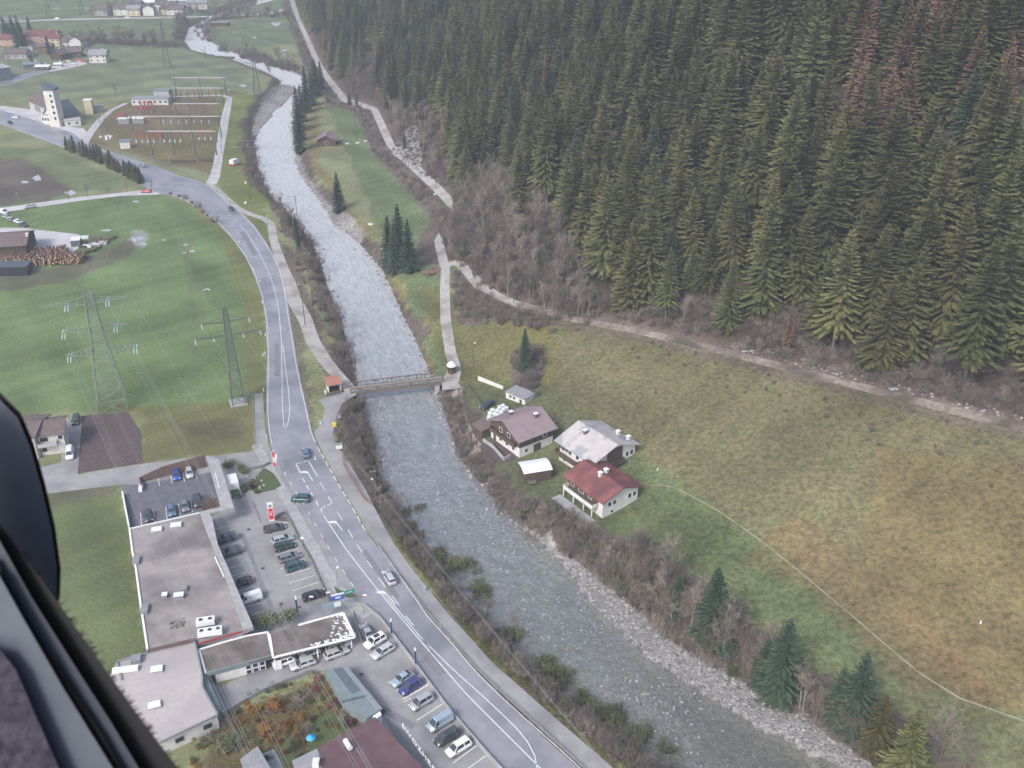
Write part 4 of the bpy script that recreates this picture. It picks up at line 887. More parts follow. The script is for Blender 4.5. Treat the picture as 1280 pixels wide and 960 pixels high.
def logs(n, L, spread, H, rad, seed, both=True):
    R_ = random.Random(seed); m = MB()
    for _ in range(n):
        x, y, z = R_.uniform(-spread[0], spread[0]), R_.uniform(-spread[1], spread[1]), R_.uniform(0, H) ; r = rad*R_.uniform(.7,1.3); a = R_.gauss(0,.12)
        l_ = L*R_.uniform(.85,1.1)/2; d = Vector((math.sin(a)*.1 - math.sin(a), math.cos(a), R_.gauss(0,.04))); c = Vector((x, y, z+r))
        m.tube(c-d*l_, c+d*l_, r, r*.92, 7, 0, False)
        o = len(m.v) - 14; m.f += [tuple(range(o+6, o-1, -1)), tuple(range(o+7, o+14))]; m.m += [1,1]
    return m
p = P(541,344); logs(46, 3.0, (3.4,.9), .9, .16, 3).build('log_pile', ['log_bark','log_end'], label='small dark pile of logs with pale ends on the meadow beside the farm lane', cat='log pile', loc=(p.x,p.y,hz(p.x,p.y)), rz=.75)
# hay barn in the upper meadow
hb_ = P(408,183); house('hay_barn', 'small dark timber hay barn alone in the upper meadow', hb_.x, hb_.y+4.5, math.radians(92), 10.5, 11.0, 3.0, 5.6, .9, 'wood_dark', 'roof_mauve', cat='barn', win=[('W',0,1.6,1.6,1.0)])
# bus shelter by the bridge
a, b = P(413.5,491), P(424.5,489); ang = dirang(a, b); c = (a+b)/2
e = empty('bus_shelter', (c.x, c.y, .05), ang, 'small white open fronted bus shelter with orange tiled roof beside the bridge', 'shelter')
MB().box(-1.7,-1.55,0,3.2,-.1,2.3).build('side_wall','plaster',e); MB().box(1.55,1.7,0,3.2,-.1,2.3).build('side_wall','plaster',e); MB().box(-1.547,1.547,3.05,3.2,-.1,2.3).build('back_wall','wood_dark',e)
MB().box(-1.3,1.3,2.4,2.9,.35,.45).build('bench','timber_grey',e)
MB().add([(-2.1,-.5,2.35),(2.1,-.5,2.35),(2.1,3.7,3.0),(-2.1,3.7,3.0),(-2.1,-.5,2.2),(2.1,-.5,2.2),(2.1,3.7,2.85),(-2.1,3.7,2.85)],[(0,1,2,3),(7,6,5,4),(0,4,5,1),(1,5,6,2),(2,6,7,3),(3,7,4,0)]).build('roof','orange_tiles',e)
# the bridge
A, B = P(437,488), P(554,474); d = (B-A); L = d.length; ang = math.atan2(d.y,d.x)
e = empty('wooden_bridge', (A.x, A.y, 0), ang, 'narrow bridge with grey timber truss railings across the river', 'bridge')
MB().box(0,L,-1.7,1.7,-.35,.14).build('deck','deck_planks',e)
for s in (-1,1):
    t = MB().box(0,L,s*1.95-.12,s*1.95+.12,-.6,.1).build('edge_beam','timber_grey',e)
    MB().box(0,L,s*1.95-.16,s*1.95+.16,1.25,1.45).build('top_rail','timber_grey',e)
    n = 11
    for k in range(n+1):
        x = .15 + (L-.3)*k/n; MB().box(x-.1,x+.1,s*1.95-.1,s*1.95+.1,.103,1.247).build('post','timber_grey',e)
        if k < n:
            x1 = .15 + (L-.3)*(k+1)/n; u, v = ((x, .15), (x1, 1.2)) if k % 2 == 0 else ((x, 1.2), (x1, .15))
            MB().bar((u[0],s*1.95,u[1]),(v[0],s*1.95,v[1]),.09,.14).build('brace','timber_grey',e)
for x in (2.0, L-2.0): MB().box(x-.6,x+.6,-2.0,2.0,-4.5,-.36).build('abutment','concrete',e)

# ---------------------------------------------------------------- the market with its canopies and yards
def flat(pts, z0, z1): m = MB(); m.prism(PL(pts, z1), z0, z1, bottom=True); return m
mk = empty('supermarket', (*P(230,730)[:2], 0), 0, 'long flat roofed market hall with grey felt roof beside the car park', 'building')
def rel(m, e, name, mt, **kw):
    o = m.build(name, mt, None, **kw); o.parent = e; o.matrix_parent_inverse = Matrix.Identity(4)
    ez = e.rotation_euler.z; o.rotation_euler = (0,0,-ez); v = Vector((-e.location.x, -e.location.y, -e.location.z)); v.rotate(Matrix.Rotation(-ez, 3, 'Z')); o.location = v; return o
rel(flat([(163.5,662),(249,642.5),(261,672),(281,721),(303.5,787),(185,811)], -.5, 3.75), mk, 'wall', 'plaster_grey')
rel(flat([(164,661.5),(249,642),(261.2,671.5),(281,720),(304,787.5),(185,811.5)], 3.753, 3.85), mk, 'flat_roof', 'roof_felt')
ed = MB(); pts_ = PL([(161.8,661),(165.5,690),(170,712),(176,757),(184.5,813)], 3.9)
for i in range(4): ed.bar(pts_[i], pts_[i+1], .38, .3)
rel(ed, mk, 'roof_edge', 'white_metal'); rel(MB().bar(P(161.8,661,3.9), P(249,641,3.9), .25, .2), mk, 'roof_edge', 'white_metal')
rel(MB().bar(P(184,813.5,4.0), P(243,799.5,4.0), .3, .5), mk, 'parapet', 'brown_wall')
rel(flat([(258,569.5),(273,573.5),(292.6,634.5),(262,641),(264.5,645),(272.5,681),(280.8,699.7),(316.5,783),(304.3,788),(281,720),(261,671),(249,640),(276,633.5)], 3.3, 4.15), mk, 'canopy', 'concrete')
rel(MB().bar(P(269,591,4.2), P(274,610,4.2), .18, .1), mk, 'roof_rail', 'white_metal'); rel(MB().bar(P(268.5,696,4.2), P(280,721,4.2), .25, .12), mk, 'roof_rail', 'white_metal')
for a_, b_2 in (((189.5,660),(202,679)),((213.5,654),(226.5,679))): pass
for px, py, w_, d_ in ((196,662.5,2.2,1.6),(220,657,2.3,1.6)):
    p = P(px, py, 4); e = empty('roof_light', (p.x, p.y, 3.85), math.radians(14), 'white skylight box on the hall roof, %s of the pair near the car deck' % ('left' if px < 200 else 'right'), 'skylight')
    MB().box(-w_/2,w_/2,-d_/2,d_/2,0,.4).build('frame','concrete',e); MB().box(-w_/2+.08,w_/2-.08,-d_/2+.08,d_/2-.08,.403,.52).build('dome','skylight',e)
for nm, px, py, dx, dy, h, m, lab in (('vent_box',206.3,746,.9,.9,.7,'skylight','small pale vent box on the felt roof'),('vent_box',224,747,1.7,1.1,.8,'skylight','wide pale vent box in the middle of the felt roof'),('vent_box',230.5,737,1.0,1.2,.5,'metal_grey','grey hatch behind the wide vent box on the felt roof'),
      ('vent_box',170.5,702,1.2,2.2,.5,'metal_grey','grey hatch on the left roof edge, upper of two'),('vent_box',181,763,1.2,2.4,.5,'metal_grey','grey hatch on the left roof edge, lower of two')):
    p = P(px, py, 3.9); e = empty(nm, (p.x, p.y, 3.85), math.radians(12), lab, 'roof vent'); MB().box(-dx/2,dx/2,-dy/2,dy/2,0,h).build('casing','metal_grey',e); MB().box(-dx/2-.05,dx/2+.05,-dy/2-.05,dy/2+.05,h+.003,h+.1).build('lid',m,e)
for px, py, n, lab in ((257,777,2,'white cooling unit with two round fans, rear one on the hall roof'),(262.5,790,3,'long white cooling unit with three round fans on legs at the roof edge')):
    p = P(px, py, 4.6); L = 1.6*n if n == 2 else 4.2; e = empty('cooling_unit', (p.x, p.y, 3.85), math.radians(12.5), lab, 'cooling unit'); w_ = 1.5
    MB().box(-L/2,L/2,-w_/2,w_/2,.4,1.3).build('casing','white_metal',e)
    for x in (-L/2+.15, L/2-.15):
        for y in (-.6,.6): MB().box(x-.05,x+.05,y-.05,y+.05,0,.397).build('leg','metal_grey',e)
    for k in range(n):
        x = -L/2 + L*(k+.5)/n; f = MB().tube((x,0,1.303),(x,0,1.40),.42,.38,14).build('fan_ring','metal_grey',e); MB().tube((x,0,1.401),(x,0,1.42),.30,.30,12).build('fan','window_dark',f)
gp_ = P(222.5,780,3.9); sh = MB(); R_ = random.Random(2)
for _ in range(60):
    a_ = R_.uniform(0,6.28); r_ = R_.random()**.5; c = Vector((gp_.x+math.cos(a_)*r_*1.5, gp_.y+math.sin(a_)*r_*1.4, 3.86)); s_ = .25; d_ = Vector((R_.uniform(-1,1),R_.uniform(-1,1),.3))*s_; n_ = Vector((-d_.y,d_.x,.1)); sh.add([c,c+d_+n_*.5,c+d_*2,c+d_-n_*.5],[(0,1,2,3)])
sh.build('moss_patch','moss',kind='stuff',label='patch of moss growing on the felt roof')
# north car deck wall
wl_ = MB(); ba = [P(175.5,603.5,0),P(206,595.8,0),P(258,584,0)]; tp = [1.4,2.7,3.3]
for i in range(2):
    a, b = ba[i], ba[i+1]; nrm = Vector((0,.3,0)); wl_.add([(a.x,a.y,-.3),(b.x,b.y,-.3),(b.x,b.y,tp[i+1]),(a.x,a.y,tp[i]),(a.x,a.y+.3,-.3),(b.x,b.y+.3,-.3),(b.x,b.y+.3,tp[i+1]),(a.x,a.y+.3,tp[i])],[(0,1,2,3),(5,4,7,6),(3,2,6,7),(0,3,7,4),(1,5,6,2)])
a, b = ba[0], P(177.5,612,0); wl_.bar((a.x,a.y,.6),(b.x,b.y,.4),.3,1.5)
wl_.build('ramp_wall','brown_wall',label='rising brown wall behind the sunken car deck',cat='wall')
MB().bar(P(253,637,.2)+Vector((0,0,1)), P(276,631,.2)+Vector((0,0,1)), .3, 2.4).build('ramp_wall','brown_wall',label='short brown wall at the right end of the car deck under the canopy',cat='wall')
MB().bar(P(153.2,617,.6), P(161.5,660,.6), .35, 1.2).build('deck_wall','white_metal',label='low white wall along the left side of the car deck',cat='wall')
MB().box(-.4,.4,-.9,.9,0,1.0).build('gate_box','white_metal',label='white gate box at the ramp entrance of the car deck',cat='box',loc=P(176.5,612.5,0),rz=.2)
# lighter hall to the south
sb = empty('annex_hall', (*P(205,860)[:2], 0), 0, 'white walled hall with pale gravel roof and two skylights', 'building')
rp = [(146,827.5),(242.5,800),(252.5,843.5),(253,859),(271.5,893),(201,926.5),(150,945),(110,900)]
rel(flat(rp, -.5, 3.0), sb, 'wall', 'plaster'); rel(flat(rp, 3.003, 3.35), sb, 'flat_roof', 'roof_gravel')
pe = PL([(271.5,893),(253,859),(252.5,843.5),(242.5,800),(146,827.5),(152,850)], 3.45); m_ = MB()
for i in range(len(pe)-1): m_.bar(pe[i], pe[i+1], .3, .35)
rel(m_, sb, 'parapet', 'metal_grey'); rel(MB().bar(P(272,893.5,3.4), P(200,928,3.4), .25, .3), sb, 'parapet', 'metal_grey')
for a_, b_2 in (((222,921),(230,917.5)),((252,908),(259,905))):
    z_ = 1.9; A_ = P(*a_, z_); B_ = P(*b_2, z_)
wa, wb = P(271.5,893,3), P(201,926.5,3); wd = (wa-wb); Lw = wd.length; wd.normalize(); wnrm = Vector((wd.y,-wd.x,0))
for t in (.30,.80):
    c = wb + wd*Lw*t; c.z = 1.55; o = rel(MB().bar(c-wd*.75+wnrm*.02, c+wd*.75+wnrm*.02, .12, 1.0), sb, 'window', 'metal_grey'); 
    g_ = MB().bar(c-wd*.62+wnrm*.05, c+wd*.62+wnrm*.05, .1, .8).build('pane','window_dark'); g_.parent = o
for px, py, lab in ((196,837,'upper white skylight on the pale gravel roof'),(193,882,'lower white skylight on the pale gravel roof')):
    p = P(px,py,3.5); e = empty('roof_light',(p.x,p.y,3.35),math.radians(14 if py<860 else 22),lab,'skylight'); MB().box(-1.05,1.05,-.75,.75,0,.35).build('frame','concrete',e); MB().box(-.98,.98,-.68,.68,.353,.5).build('dome','skylight',e)
p = P(170.5,825,3.6); e = empty('vent_box',(p.x,p.y,3.35),.2,'grey vent housing with duct at the left corner of the gravel roof','roof vent'); MB().box(-.8,.8,-.8,.8,0,.9).build('casing','metal_grey',e); MB().box(-3.6,.6,-2.6,-1.6,.1,.7).build('duct','white_metal',e)
# lean-to roof strip and carports
rel(flat([(243,800),(248,812),(257,842),(276,885),(273,894),(253,859),(252.5,843.5)], -.3, 2.6), sb, 'side_roof', 'slate_metal')
ca = empty('carport', (*P(298,820)[:2], 0), 0, 'carport block with dark weathered roof, white edged and glazed front', 'carport')
rel(flat([(249,812),(309.5,794.5),(334.5,790),(341,820),(257,842)], 2.65, 3.0), ca, 'roof', 'roof_old')
ep = PL([(257,842),(249,812),(275,804),(309.5,794.5),(334.5,790),(341,820)], 3.06); m_ = MB(); 
for i in range(5): m_.bar(ep[i], ep[i+1], .35, .15)
rel(m_, ca, 'roof_edge', 'white_metal'); rel(MB().bar(P(258,843,2.75), P(341,820.5,2.75), .25, .8), ca, 'fascia', 'slate_metal')
rel(MB().bar(P(271,853,.2)+Vector((0,0,.9)), P(308,843,.2)+Vector((0,0,.9)), .2, 1.9), ca, 'wall', 'plaster')
for t in range(3):
    q0, q1 = P(308+8.6*t,843.5-2.4*t,.2), P(315.8+8.6*t,841.3-2.4*t,.2)
    for z_ in (.6,1.65):
        o = rel(MB().bar(q0+Vector((0,0,z_)), q1+Vector((0,0,z_)), .16, .98), ca, 'window', 'white_metal'); q2 = (q1-q0).normalized()
        g_ = MB().bar(q0+q2*.16+Vector((0,-.05,z_)), q1-q2*.16+Vector((0,-.05,z_)), .16, .72).build('pane','window_dark'); g_.parent = o
rel(MB().bar(P(252,820,1.2), P(334,798,1.2), .3, 2.5), ca, 'back_wall', 'plaster_grey')
cb = empty('carport', (*P(390,800)[:2], 0), 0, 'long open carport with flaking dark roof and white rim, cars parked beneath', 'carport')
rel(flat([(336,792.5),(373,781.5),(429,766),(443.5,796.5),(341.5,822)], 2.5, 3.0), cb, 'roof', 'roof_old')
ep = PL([(337,793),(341.5,822),(443.5,796.5),(429,766),(373,781.5)], 3.05); m_ = MB()
for i in range(4): m_.bar(ep[i], ep[i+1], .4, .22)
rel(m_, cb, 'roof_edge', 'white_metal')
for q_ in ((344,838),(352,836)): pass
for q_ in ((398,824.5),(440,810),(345,838)): p = P(*q_); rel(MB().box(p.x-.1,p.x+.1,p.y-.1,p.y+.1,-.1,2.5), cb, 'post', 'white_metal')
rel(MB().bar(P(340,808,1.2), P(430,784,1.2), .2, 2.6), cb, 'back_wall', 'plaster_grey'); rel(MB().bar(P(345,838,0)+Vector((0,0,1.1)), P(353,836,0)+Vector((0,0,1.1)), .15, 2.0), cb, 'window', 'white_metal')
flk = MB(); R_ = random.Random(9)
for _ in range(150):
    t = R_.random(); u = R_.random()**2.2*.28
    a = P(429,766,3.0).lerp(P(443.5,796.5,3.0), t); b = P(373,781.5,3.0).lerp(P(341.5,822,3.0), t) ; c = a.lerp(b, u + .015)
    if R_.random() < .35: c = P(443.5,796.5,3.0).lerp(P(341.5,822,3.0), R_.random()*.55) + Vector((0,.5+R_.random()*.6,0))
    s_ = R_.uniform(.12,.35); k_ = R_.randint(3,5); flk.add([(c.x+math.cos(j*6.28/k_+u*9)*s_*R_.uniform(.6,1.2), c.y+math.sin(j*6.28/k_+u*9)*s_*R_.uniform(.6,1.2), 3.012+R_.random()*.02) for j in range(k_)], [tuple(range(k_))])
rel(flk, cb, 'flaking_paint', 'white_metal', kind='stuff')
iv = MB(); R_ = random.Random(4)
for _ in range(900):
    t = R_.random(); c = P(306,789,0).lerp(P(372,777,0), t) + Vector((R_.gauss(0,.3), R_.gauss(-.3,.8), 1.2 + R_.random()*1.7)); d_ = Vector((R_.gauss(0,1),R_.gauss(0,1),R_.gauss(0,.6))).normalized()*.35; n_ = d_.orthogonal().normalized()*.2; iv.add([c,c+d_*.5+n_,c+d_,c+d_*.5-n_],[(0,1,2,3)])
iv.build('ivy_hedge','leaves',label='dark green clipped hedge behind the carports',cat='hedge')
MB().bar(P(247,805,3.3), P(309,788,3.3), .12, .35).build('banner','red_paint',label='long red and grey banner strip in front of the cooling units',cat='banner')
# ramp roof
lr = empty('ramp_building', (*P(440,865)[:2], 0), 0, 'slate blue metal lean-to roof with sunken dark glazing beside the lower car park', 'building')
rel(flat([(405,836),(429.5,832.5),(433,834),(475,888),(458,897.5),(445,888),(428,876)], -.3, 2.2), lr, 'roof', 'slate_metal'); rel(flat([(416,836.5),(430,834),(454,861),(440,867)], 2.203, 2.26), lr, 'glazing', 'slate_dark')
rel(MB().bar(P(430,832.5,2.3), P(475.5,887.5,2.3), .8, .2), lr, 'roof_edge', 'metal_grey')
rel(MB().bar(P(427,877,2.35), P(455,870.5,2.35), .25, .3), lr, 'beam', 'slate_dark')
# maroon roofed house at the bottom edge with painted lettering on its side
a, b = P(475,890,3.2), P(545,980,3.2); L = (b-a).length
mh = empty('maroon_roofed_house', (*P(470,960)[:2], 0), 0, 'house with big maroon roof, white roof vent and lettering, cut by the bottom edge', 'house')
R1, R2 = P(428,925,4.6), P(480,1030,4.6)
e1 = PL([(468,896),(530,961),(560,995),(575,1015)], 3.6); rid = [P(396,934,3.6)]
def roofpoly(pts, name, m, parent, t=.2):
    k = MB(); n = len(pts); v = [tuple(p) for p in pts] + [(p[0],p[1],p[2]-t) for p in pts]; k.add(v, [tuple(range(n)), tuple(range(2*n-1,n-1,-1))] + [(i,i+n,(i+1)%n+n,(i+1)%n) for i in range(n)]); return rel(k, parent, name, m)
q = [P(396.5,934,3.3), P(468.5,896,3.3), P(531,962,3.3), P(575,1012,3.3), P(440,1040,5.0), P(405,975,4.2)]
q = q[::-1]; roofpoly(q, 'roof', 'roof_maroon', mh); rel(flat([(400,936),(467,900),(528,964),(570,1012),(445,1060),(400,980)], -.5, 2.9), mh, 'wall', 'plaster')
p = P(435,930,4.3); c_ = rel(MB().tube((p.x-.5,p.y+.7,4.35),(p.x+.5,p.y-.9,4.35),.45,.45,10), mh, 'roof_vent', 'white_metal')
ft = bpy.data.curves.new('lettering', 'FONT'); ft.body = 'SWOZHRES'; ft.size = 1.5; ft.extrude = .02; ft.space_character = 1.15
to = bpy.data.objects.new('tmp', ft); S.collection.objects.link(to); bpy.context.view_layer.update(); tm = bpy.data.meshes.new_from_object(to); bpy.data.objects.remove(to); tm.materials.append(MATS['white_metal'])
a = P(503,905,.05); b = P(540,958,.05); d = (b-a).normalized()
LET = (tm, a, d)
rel(flat([(465,900),(466,895),(475,889),(477,893),(470,899)], 0, 2.5), mh, 'gutter_box', 'white_metal')
gh = empty('outbuilding', (*P(388,955)[:2], 0), 0, 'small grey roofed building with white chimney beside the maroon roof', 'house')
roofpoly([P(365,951,3.4),P(396,935.5,3.4),P(415,975,3.9),P(380,1000,3.9)][::-1], 'roof', 'roof_grey', gh); rel(flat([(367,952),(395,938),(414,975),(382,998)], -.5, 3.1), gh, 'wall', 'plaster')
p = P(395,953,4.2); rel(MB().box(p.x-.5,p.x+.5,p.y-.6,p.y+.6,3.3,4.6), gh, 'chimney', 'plaster')
gs = empty('garden_shed', (*P(322,955)[:2], 0), 0, 'blue grey roofed garden shed at the bottom edge beside the paved path', 'shed')
roofpoly([P(300,949,2.4),P(322,932.5,2.4),P(341,965,2.9),P(312,985,2.9)][::-1], 'roof', 'roof_grey', gs); rel(flat([(302,950),(321,935),(339,965),(314,983)], -.5, 2.1), gs, 'wall', 'wood_dark')
# garden
sheet('lawn', [(343,945),(362,920),(376,943),(352,960)], .03, 'moss'); sheet('lawn', [(384,918),(400,895),(424,886),(438,896),(432,912),(400,932),(386,940)], .03, 'moss')
link(stripmesh(PL([(334,940),(345,960),(350,975)]), 2.2, .05).mesh('p','concrete'),'garden_path',kind='structure')
p = P(389,926.5,.8); e = empty('parasol',(p.x,p.y,0),0,'small closed round bright blue parasol on the garden lawn','parasol'); MB().tube((0,0,0),(0,0,1.9),.04,.04,6).build('pole','metal_grey',e); MB().tube((0,0,1.6),(0,0,2.1),.75,.08,12).build('canopy','blue_sheet',e)
for i, (px, py, k, s, lab) in enumerate(((340,885,4,1.3,'large orange garden shrub beside the courtyard wall'),(318,892,4,1.3,'orange shrub left of the big orange garden shrub'),(300,905,4,1.1,'orange brown shrub at the white hall corner'),(352,880,4,.9,'low orange shrub near the courtyard wall middle'),(395,862,5,.9,'dark red shrub at the carport drive end'),(398,850,5,.9,'dark red shrub nearest the silver estate car'),
     (410,868,4,.8,'orange shrub along the slate roof'),(420,878,5,.8,'red shrub below the slate roof'),(436,905,5,1.0,'rust red shrub at the maroon roof corner'),(300,922,3,1.2,'green shrub between orange bushes'),(280,935,3,1.3,'big green shrub near the bottom edge'),(268,925,0,.9,'brown bare shrub below the white hall'),(285,905,0,.9,'grey brown bare shrub beside the white hall'),(360,905,4,1.0,'long orange shrub in the garden middle'),(375,898,4,.9,'yellow orange shrub beside the garden fence'),
     (330,915,4,1.0,'orange shrub above the garden shed'),(375,880,1,.9,'pale brown bare shrub in the middle garden'),(370,935,3,.9,'dark green shrub beside the small lawn'),(376,948,3,.8,'green shrub by the white chimney roof'),(475,893,3,.55,'small green shrub at the slate roof end'),(243,905,5,.8,'red shrub against the white hall wall'),(345,860,0,.6,'small bare shrub on the courtyard bank'),(380,868,1,.8,'bare twiggy shrub near the red bushes'),(410,905,3,.6,'green shrub at the lawn edge'),
     (385,912,2,.6,'bare hedge shrub at the lawn corner'))):
    p = P(px, py, 0); link(SH[k], 'garden_shrub', None, lab, 'shrub', 'garden shrubs behind the courtyard', loc=p, rz=i*1.3).scale = (s, s, s*.7)
gc = []
scat([(274,893),(326,862),(395,838),(404,850),(445,888),(466,897),(395,933),(340,950),(300,945),(240,965),(240,925)], 130, [0,1,4,4,5,3], (.28,.55), ret=gc)
scatter('garden_growth', gc, [s for s in SH], kind='stuff', label='low brown and orange autumn growth in the garden')
m_ = MB(); m_.bar(P(272,895,.4), P(326,864,.4), .25, .8); m_.build('garden_wall','metal_grey',label='grey wall between courtyard and garden, lower piece by the hall',cat='wall'); MB().bar(P(326.4,863.6,.4), P(390,838,.4), .25, .8).build('garden_wall','metal_grey',label='grey wall between courtyard and garden, upper piece by the carport',cat='wall')
# house at the left edge
lh = house_px('family_house', 'white house with brown gable roof and grey balcony behind the aircraft frame', (43,546.6), (81,541), 9.0, 5.6, 7.4, wall='plaster', roof='roof_brown', over=.6, win=[('S',-1.6,4.3,1.8,1.1),('S',2.0,4.3,1,1.1),('S',-2,1.5,1.2,1.1),('E',0,4,1,1.1)], balc=[('S',-3,1.2,3.0,1.6,'plaster_grey')])
house_px('family_house', 'wide house with plain brown roof at the left edge of the view', (8,548.5), (43.5,547.2), 11.5, 6.2, 7.6, wall='plaster', roof='roof_brown', over=.6, chim=[(-1,-2)])
# sawmill
house_px('sawmill_hall', 'brown roofed sawmill hall beside the log pile', (-16,310), (33,306.5), 17, 5.0, 7.4, wall='wood_dark', roof='roof_brown', over=.6, cat='building', chim=[(6,-3)])
p = P(32,329,0); lp = logs(750, 4.2, (20,2.6), 2.6, .23, 12); lpo = lp.build('log_heap',['log_bark','log_end'],label='great heap of reddish sawlogs beside the sawmill',cat='log heap',loc=(p.x,p.y,0),rz=.12)
p = P(63,319,0); lp2 = logs(200, 4.0, (6,3.0), 2.2, .23, 13); lp2.build('log_heap',['log_bark','log_end'],label='smaller end of the sawlog heap next to the pale yard',cat='log heap',loc=(p.x,p.y,0),rz=.3)
p = P(-5,342,0); MB().prism([(-12,-3),(12,-2),(11,4),(-12,4)],0,3.2).build('timber_stack','window_dark',label='dark covered stack at the left edge below the logs',cat='stack',loc=(p.x,p.y,0))
p = P(96,306,0); e = empty('container',(p.x,p.y,0),.25,'green tipped container standing in the sawmill yard','container'); MB().box(-1.6,1.6,-2.2,2.2,0,2.4).build('body','slate_dark',e); MB().box(-1.7,1.7,-2.3,2.3,2.403,2.5).build('rim','white_metal',e)
p = P(78,317,0); e = empty('tarpaulin_tent',(p.x,p.y,0),.2,'pale yellow tarpaulin over timber at the end of the logs','tent'); MB().add([(-2,-1.5,0),(2,-1.5,0),(2,1.5,0),(-2,1.5,0),(-2,0,2.1),(2,0,2.1)],[(0,1,5,4),(2,3,4,5),(1,2,5),(3,0,4)]).build('sheet','plaster_cream',e)
R_ = random.Random(3)
for i in range(14):
    px, py = 104 + R_.random()*26, 298 + R_.random()*13; p = P(px, py, 0)
    MB().box(-1.6,1.6,-.5,.5,0,R_.uniform(.4,1.1)).build('board_stack', R_.choice(['timber_grey','roof_grey','white_metal','wood_dark']), label='low stack of boards in the yard right of the green container', cat='board stack', group='board stacks at the sawmill yard', loc=p, rz=R_.uniform(-.3,.5))
for i in range(12):
    p = P(np.interp(i,[0,5,11],[142,120,92]), np.interp(i,[0,5,11],[298,313,322]), 0); link(SH[[3,5,0][i%3]],'yard_shrub',None,'dark shrub on the bank around the sawmill yard','shrub','shrubs around the sawmill yard',loc=p,rz=i).scale=(.9,.9,.7)
# ---------------------------------------------------------------- lettering on the eave of the maroon roofed house
tm, a, d = LET
o = link(tm, 'eave_lettering', None, 'row of standing white letters along the eave of the maroon roof', 'sign')
a = P(502.5,908,3.7); b = P(548,972,3.7); dv = (b - a).normalized(); Lw = max(v.co.x for v in tm.vertices)
xz = dv; yv = Vector((0,0,1)); zv = xz.cross(yv)
o.matrix_world = Matrix.Translation(a) @ Matrix((xz, yv, zv)).transposed().to_4x4() @ Matrix.Diagonal(((a-b).length/Lw, 1.0, 1, 1))
# ---------------------------------------------------------------- cars
def cmat(n, c, metal=.35): mat('car_' + n, c, .28, metal=metal, spec=.5, coat=.8)
for n, c in (('white',(.72,.72,.72)),('silver',(.42,.45,.47)),('light_silver',(.55,.57,.58)),('grey',(.20,.22,.24)),('charcoal',(.06,.065,.075)),('black',(.022,.024,.03)),('navy',(.03,.04,.085)),('blue',(.03,.10,.42)),('steel_blue',(.12,.20,.30)),
             ('teal',(.03,.10,.115)),('dark_green',(.025,.06,.055)),('violet',(.06,.06,.20)),('light_blue',(.36,.45,.52)),('red',(.45,.04,.03))): cmat(n, c, 0 if n in ('white','red') else .35)
mat('car_glass', (.03,.04,.05), .06, spec=.8); mat('tyre', (.025,.025,.027), .9); mat('rim', (.4,.4,.42), .35, metal=.8); mat('headlight', (.80,.82,.84), .15, spec=.8); mat('taillight', (.45,.02,.02), .25)
# per kind: half length, half width, belt z, roof z, cabin base x0..x1 (front..rear), roof x2..x3, bonnet z
CARK = {'hatch': (2.0,.86,.92,1.47,1.05,-1.85,.35,-1.45,.88), 'estate': (2.3,.90,.93,1.46,1.15,-2.15,.40,-1.85,.88), 'saloon': (2.3,.89,.93,1.42,1.05,-1.55,.30,-.95,.88),
        'suv': (2.15,.92,1.05,1.70,1.15,-2.05,.55,-1.80,1.02), 'van': (2.35,.95,1.08,1.95,1.75,-2.28,1.05,-2.18,1.05), 'minivan': (2.2,.90,1.00,1.72,1.40,-2.1,.60,-1.85,.95)}
def wheelmesh():
    T, Rm = MB(), MB(); T.tube((0,-.10,0),(0,.10,0),.32,.32,14); Rm.tube((0,-.115,0),(0,.115,0),.19,.19,10); return T.mesh('tyre','tyre'), Rm.mesh('rim','rim')
WH = wheelmesh(); CK = {}
